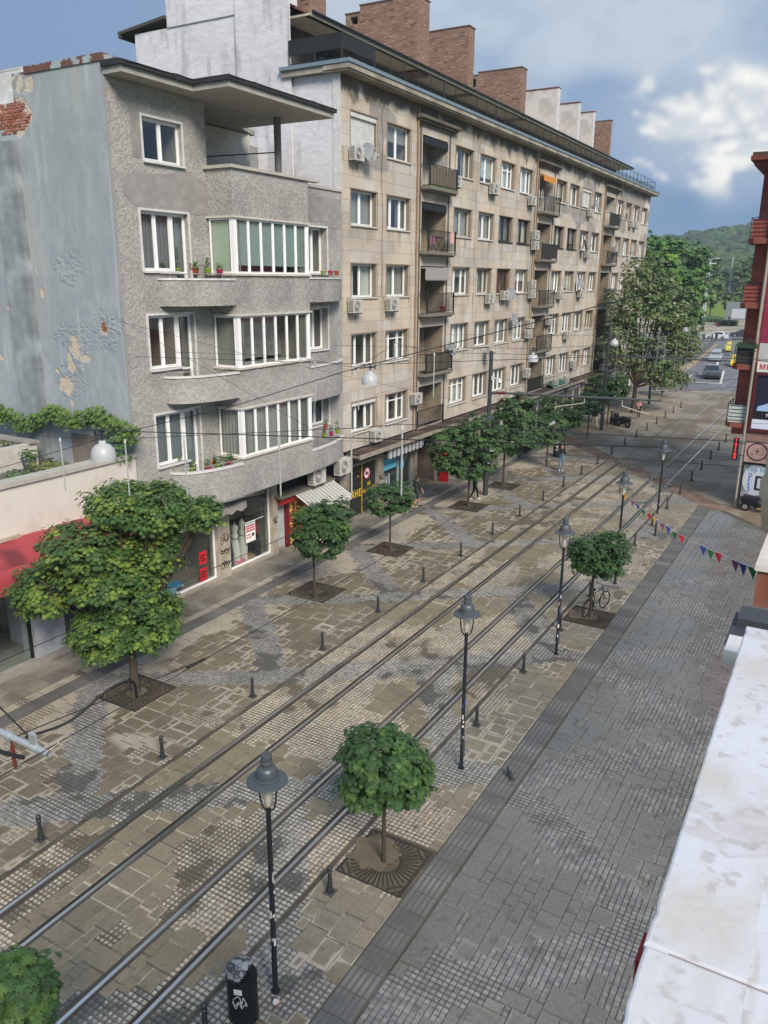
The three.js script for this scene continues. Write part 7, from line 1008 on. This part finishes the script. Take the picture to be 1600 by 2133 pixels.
  const mast = (p, h, arms, lab) => { const t = thing('lighting_mast', lab, 'lamp post', null, p); part('mast', [bar(V(0, 0, 0), V(0, h, 0), .22, .12, 8)], mat(0xb9bdbf, .5), t); for (const a of arms) part('lamp_head', [bar(V(0, h, 0), V(a, h + .3, 0), .06, .06, 6), bc(1.3, .18, .5, a, h + .25, 0)], M.white, t); };
  const MP = onZ(1467, 660, -232); mast(V(MP.x, landY(-232), -232), 15.5, [-3.6, -1, 1.6], 'tall pale lighting mast with several lamp heads in the park'); { const a = onZ(1517, 620, -300); mast(V(a.x, landY(-300), -300), 14, [], 'thin pale mast standing in the park before the hill'); const c = onZ(1553, 690, -205); mast(V(c.x, 0, -205), 12, [1], 'pale lighting column at the plaza edge by the poster stand'); const d = onZ(1456, 720, -168); mast(V(d.x, 0, -168), 14, [.8], 'tall pale column behind the waiting people'); }
  const bbp = onZ(1540, 648, -212), bs = thing('poster_stand', 'grey poster stand with a blurred photograph at the park edge', 'poster stand', null, [bbp.x, landY(-212), -212]); part('post', [bc(.3, 3, .3, -2, 0, 0), bc(.3, 3, .3, 2, 0, 0)], M.iron, bs); part('panel', [bx(-3, 3, 2.2, 6.4, -.15, .15)], mat(0x7d8688, .6), bs); part('image_patch', [bx(-1.6, 1.4, 2.6, 4.8, .151, .16)], mat(0xb9bfc2, .6), bs);
  const kp = onZ(1506, 603, -325), ki = thing('park_kiosk', 'small kiosk with a red front on the park lawn', 'kiosk', null, [kp.x, landY(-325) - .3, -325]); part('hut', [bc(9, 3, 5)], pm(0xcfc9bd, .8), ki); part('red_front', [bc(2.8, 2.4, .2, 1, .4, 2.55)], M.red, ki); part('roof', [bc(10, .5, 6, 0, 3, 0)], M.white, ki);
  const dp = onZ(1537, 603, -318), dk = thing('dark_pavilion', 'dark blue-grey flat pavilion beside the red kiosk', 'building', null, [dp.x, landY(-318) - .3, -318]); part('walls', [bc(12, 4.5, 6)], mat(0x2e3742, .7), dk); part('roof', [bc(13, .4, 7, 0, 4.5, 0)], mat(0x39434f, .7), dk); part('base', [bc(10, 1, 5, 0, -.4, 2)], pm(0xb5b5b5, .8), dk);
  const hedge = (x0, x1, y, z, h, lab) => { const a = onZ(x0, y, z), c = onZ(x1, y, z), t = thing('clipped_hedge', lab, 'hedge', null, [(a.x + c.x) / 2, landY(z), z]), w = (c.x - a.x) / 2, R = rng(Math.round(-z)), l = []; for (let i = 0; i < 1600; i++) { const u = R() * 2 - 1, v = R(), s = R(); l.push([u * w, v * h, (s - .5) * 5, .5 + R() * .4, (R() - .5), .6 + R(), .3 + R() * .4, R() * 6, .04 + R() * .03, .1 + R() * .05, .025]); } leaves('foliage', t, l); part('hedge_core', [bc(w * 2 - .4, h - .3, 4.4)], mat(0x1d3015, 1), t); };
  hedge(1468, 1525, 650, -225, 1.6, 'long clipped hedge along the lawn edge'); hedge(1497, 1536, 658, -216, 2.0, 'clipped hedge block beside the poster stand');
}
// cars
const car = (p, ry, label, c, o = {}) => {
  const t = thing('car', label, 'car', 'cars on the far road', p, ry), m = new THREE.MeshPhysicalMaterial({ color: c, roughness: .35, metalness: .2, clearcoat: 1, clearcoatRoughness: .08 }), L = o.L || 4.2, W = .86, gl = mat(0x1c242a, .05), h = o.h || 1.46, s = L / 4.2;
  const low = [[-2.1, .3], [-2.08, .62], [-2.0, .86], [-1.75, .92], [.85, .95], [1.6, .84], [1.98, .7], [2.1, .5], [2.08, .26], [1.72, .2], [-1.8, .2]].map(([x, y]) => [x * s, y]);
  const cab = (o.suv ? [[-1.95, .9], [-1.75, 1.38], [-1.2, h], [.1, h], [1.0, .93]] : [[-1.85, .9], [-1.35, 1.36], [-.75, h], [.05, h - .02], [1.05, .93]]).map(([x, y]) => [x * s, y]);
  const ex = (pts, w, b) => { const g = ext(pts, w * 2 - b * 2, b); return mv(g, 0, 0, -w + b); };
  part('body', [ex(low, W, .06)], m, t); { const g = ex(cab, W - .1, .05), P = g.attributes.position; for (let i = 0; i < P.count; i++) { const k = cl((P.getY(i) - .92) / .5); P.setZ(i, P.getZ(i) * (1 - .16 * k)); } g.computeVertexNormals(); part('roof', g, m, t); }
  const wsx = cab[4][0], wtx = cab[3][0]; const quad = (a, b, c2, d) => { const g = new THREE.BufferGeometry(); g.setAttribute('position', new THREE.Float32BufferAttribute([...a, ...b, ...c2, ...a, ...c2, ...d], 3)); g.computeVertexNormals(); return g; };
  part('windscreen', [quad([wsx + .02, .96, -.66], [wsx + .02, .96, .66], [wtx + .08, h - .05, .56], [wtx + .08, h - .05, -.56])], gl, t); part('rear_window', [quad([cab[0][0] - .04, .98, .62], [cab[0][0] - .04, .98, -.62], [cab[1][0] - .1, 1.34, -.54], [cab[1][0] - .1, 1.34, .54])], gl, t);
  for (const z of [-1, 1]) { part('side_window', [quad([cab[0][0] + .35, .98, z * .775], [wsx - .25, .98, z * .775], [wtx - .05, h - .1, z * .68], [cab[1][0] + .3, h - .12, z * .68])], mat(0x1c242a, .05, { side: THREE.DoubleSide }), t); part('mirror', [bc(.14, .12, .16, wsx - .2, .95, z * .95)], m, t); part('headlight', [mv(new THREE.SphereGeometry(.14, 10, 8).scale(.7, .6, 1.2), 1.95 * s, .66, z * .62)], mat(0xe9edf0, .1), t); part('tail_light', [bc(.06, .2, .3, -2.07 * s, .62, z * .65)], mat(0x8a1414, .3), t); for (const x of [-1.3, 1.3]) { const w = sub('wheel', t); w.position.set(x * s, .31, z * .78); part('tyre', [rot(new THREE.CylinderGeometry(.31, .31, .2, 20), HP)], M.tyre, w); part('rim', [rot(new THREE.CylinderGeometry(.19, .19, .21, 14), HP)], M.steel, w); } }
  part('grille', [bx(2.03 * s, 2.12 * s, .36, .52, -.45, .45)], M.black, t); part('number_plate', [bx(2.1 * s, 2.13 * s, .4, .5, -.26, .26)], M.white, t); part('bumper', [bx(2.02 * s, 2.13 * s, .22, .34, -.8, .8)], mat(0x202224, .6), t);
  if (o.taxi) part('roof_sign', [bc(.18, .13, .4, -.2, h, 0)], mat(0xd9d2b0, .5), t); return t;
};
const toward = -HP + .12;
car([-14.35, 0, -102.8], toward + .12, 'black hatchback with lit headlights on the near lane', 0x16191d); car([-17.3, 0, -126], toward, 'silver sport utility car behind the black hatchback', 0xa4abb0, { suv: true, h: 1.62, L: 4.5 }); car([-13.6, 0, -119.5], toward, 'bright yellow taxi beside the silver car', 0xe8c80c, { taxi: true }); car([-17.7, 0, -145], toward, 'pale yellow taxi farther back behind the street cabinet', 0xd8cf3a, { taxi: true }); car([-24.2, 0, -174.5], Math.PI - .1, 'white hatchback crossing the junction', 0xe6e8ea, { L: 4.1 }); car([-20.9, 0, -185], Math.PI + .25, 'dark grey car crossing behind the white hatchback', 0x2f3338, { L: 4.5 }); car([-21.5, .1, -112], toward + .1, 'pale blue-white car half hidden by tree leaves', 0xb9c3c9);
// park trees and the wooded hill
{
  const R = rng(555), PT = (name, label, z, x0, y0, x1, y1, c, n, lf) => { const a = onZ(x0, y0, z), d = onZ(x1, y1, z), gy = landY(z), cx = (a.x + d.x) / 2, w = Math.abs(d.x - a.x) / 2, hh = (a.y - d.y) / 2, cy = (a.y + d.y) / 2; const t = thing(name, label, 'tree', 'trees in the park', [cx, gy, z]), L = []; for (let i = 0; i < 7; i++) { const q = i / 7 * 6.283; L.push([Math.cos(q) * w * .45 * (i ? 1 : 0), cy - gy + Math.sin(q * 2.3) * hh * .5, Math.sin(q) * w * .35, w * .62, hh * .55, w * .55, n / 7]); } limbs(t, Math.max(2, cy - gy - hh * .6), w * .07, w * .04, L, R); crown(t, L, R, { per: 14, cr: w * .17, shell: .6, leaf: lf, c, c2: [c[0] * 1.7, c[1] * 1.4, c[2]], young: .25 }); };
  const g1 = [.075, .185, .028], g2 = [.055, .135, .03], g3 = [.11, .2, .05];
  PT('park_tree', 'big bright green tree rising behind the end of the beige block', -120, 1335, 492, 1420, 640, g1, 4200, .75); PT('park_tree', 'bright green tree leaning over the junction behind the seed-laden tree', -135, 1385, 500, 1470, 700, g1, 4200, .8); PT('park_tree', 'green tree low beside the waiting people', -150, 1395, 600, 1462, 735, g2, 3000, .8);
  PT('park_tree', 'drooping pale green tree behind the lighting mast', -236, 1462, 568, 1508, 640, g3, 2400, .9); PT('park_tree', 'small round tree on the lawn before the kiosk', -240, 1506, 605, 1526, 645, g3, 1300, .7); PT('park_tree', 'small round tree beside the poster stand', -235, 1522, 605, 1552, 648, g3, 1500, .7); PT('park_tree', 'tall light green tree behind the red house', -300, 1530, 540, 1590, 620, [.085, .15, .035], 2600, 1.2); PT('park_tree', 'broad light green tree before the dark wood', -330, 1548, 530, 1620, 600, [.08, .15, .035], 2200, 1.3); PT('park_tree', 'dark tree behind the lighting mast heads', -290, 1440, 520, 1500, 600, g2, 2400, 1.1); PT('park_tree', 'dark round tree at the wood edge', -380, 1482, 560, 1540, 615, [.03, .07, .02], 2000, 1.4);
  // hill
  const hillY = (x, z) => { const az = Math.atan2(-x, -z), k = sst(-420, -900, z); return landY(z) + k * (26 + 12 * sst(.25, .05, az) + 10 * (fbm(x * .006, z * .006, 3, 8) - .5)); };
  const g = new THREE.PlaneGeometry(1700, 800, 60, 40); g.rotateX(-HP); g.translate(-450, 0, -780); { const p = g.attributes.position; for (let i = 0; i < p.count; i++) p.setY(i, hillY(p.getX(i), p.getZ(i)) - 1.5); g.computeVertexNormals(); } struct('hill', wuv(g), mat(0x2a3d20, 1));
  const blob = new THREE.IcosahedronGeometry(1, 3); { const p = blob.attributes.position; for (let i = 0; i < p.count; i++) { const x = p.getX(i), y = p.getY(i), z = p.getZ(i), d = .62 + .55 * fbm(x * 2.2 + y * 1.3 + 5, z * 2.2 - y * 1.7 + 5, 3, 3) + .16 * (vn(x * 7 + y * 3, z * 7 - y * 4, 7) - .5); p.setXYZ(i, x * d, y * d * .85, z * d); } blob.computeVertexNormals(); }
  const N = 5200, im = new THREE.InstancedMesh(blob, mat(0xffffff, 1), N), mt = new THREE.Matrix4(), col = new THREE.Color(); let n = 0; for (let tries = 0; n < N && tries < 60000; tries++) { const z = -385 - R() * R() * 620, az = -.12 + R() * .62, x = Math.tan(az) * z; const s = 4.2 + R() * 3.6; mt.compose(V(x, hillY(x, z) + s * .5, z), new THREE.Quaternion().setFromAxisAngle(V(0, 1, 0), R() * 6.28), V(s, s * (.9 + R() * .4), s)); im.setMatrixAt(n, mt); const k = .6 + R() * .7, w = R(); im.setColorAt(n, col.setRGB((.03 + .03 * w) * k, (.068 + .03 * w) * k, .026 * k)); n++; } im.count = n; im.name = 'hillside_forest'; im.userData = { kind: 'stuff', label: 'dense green forest covering the far hill', category: 'forest' }; scene.add(im);
  const lawn = new THREE.PlaneGeometry(260, 130, 8, 20); lawn.rotateX(-HP); lawn.translate(-60, 0, -292); { const p = lawn.attributes.position; for (let i = 0; i < p.count; i++) p.setY(i, landY(p.getZ(i)) + .03); lawn.computeVertexNormals(); } struct('lawn', wuv(lawn), mat(0x86a03a, 1, { map: mottle2 }));
}

scene.traverse((o) => { if (o.isMesh) { o.castShadow = true; o.receiveShadow = true; } });
renderer.render(scene, camera);
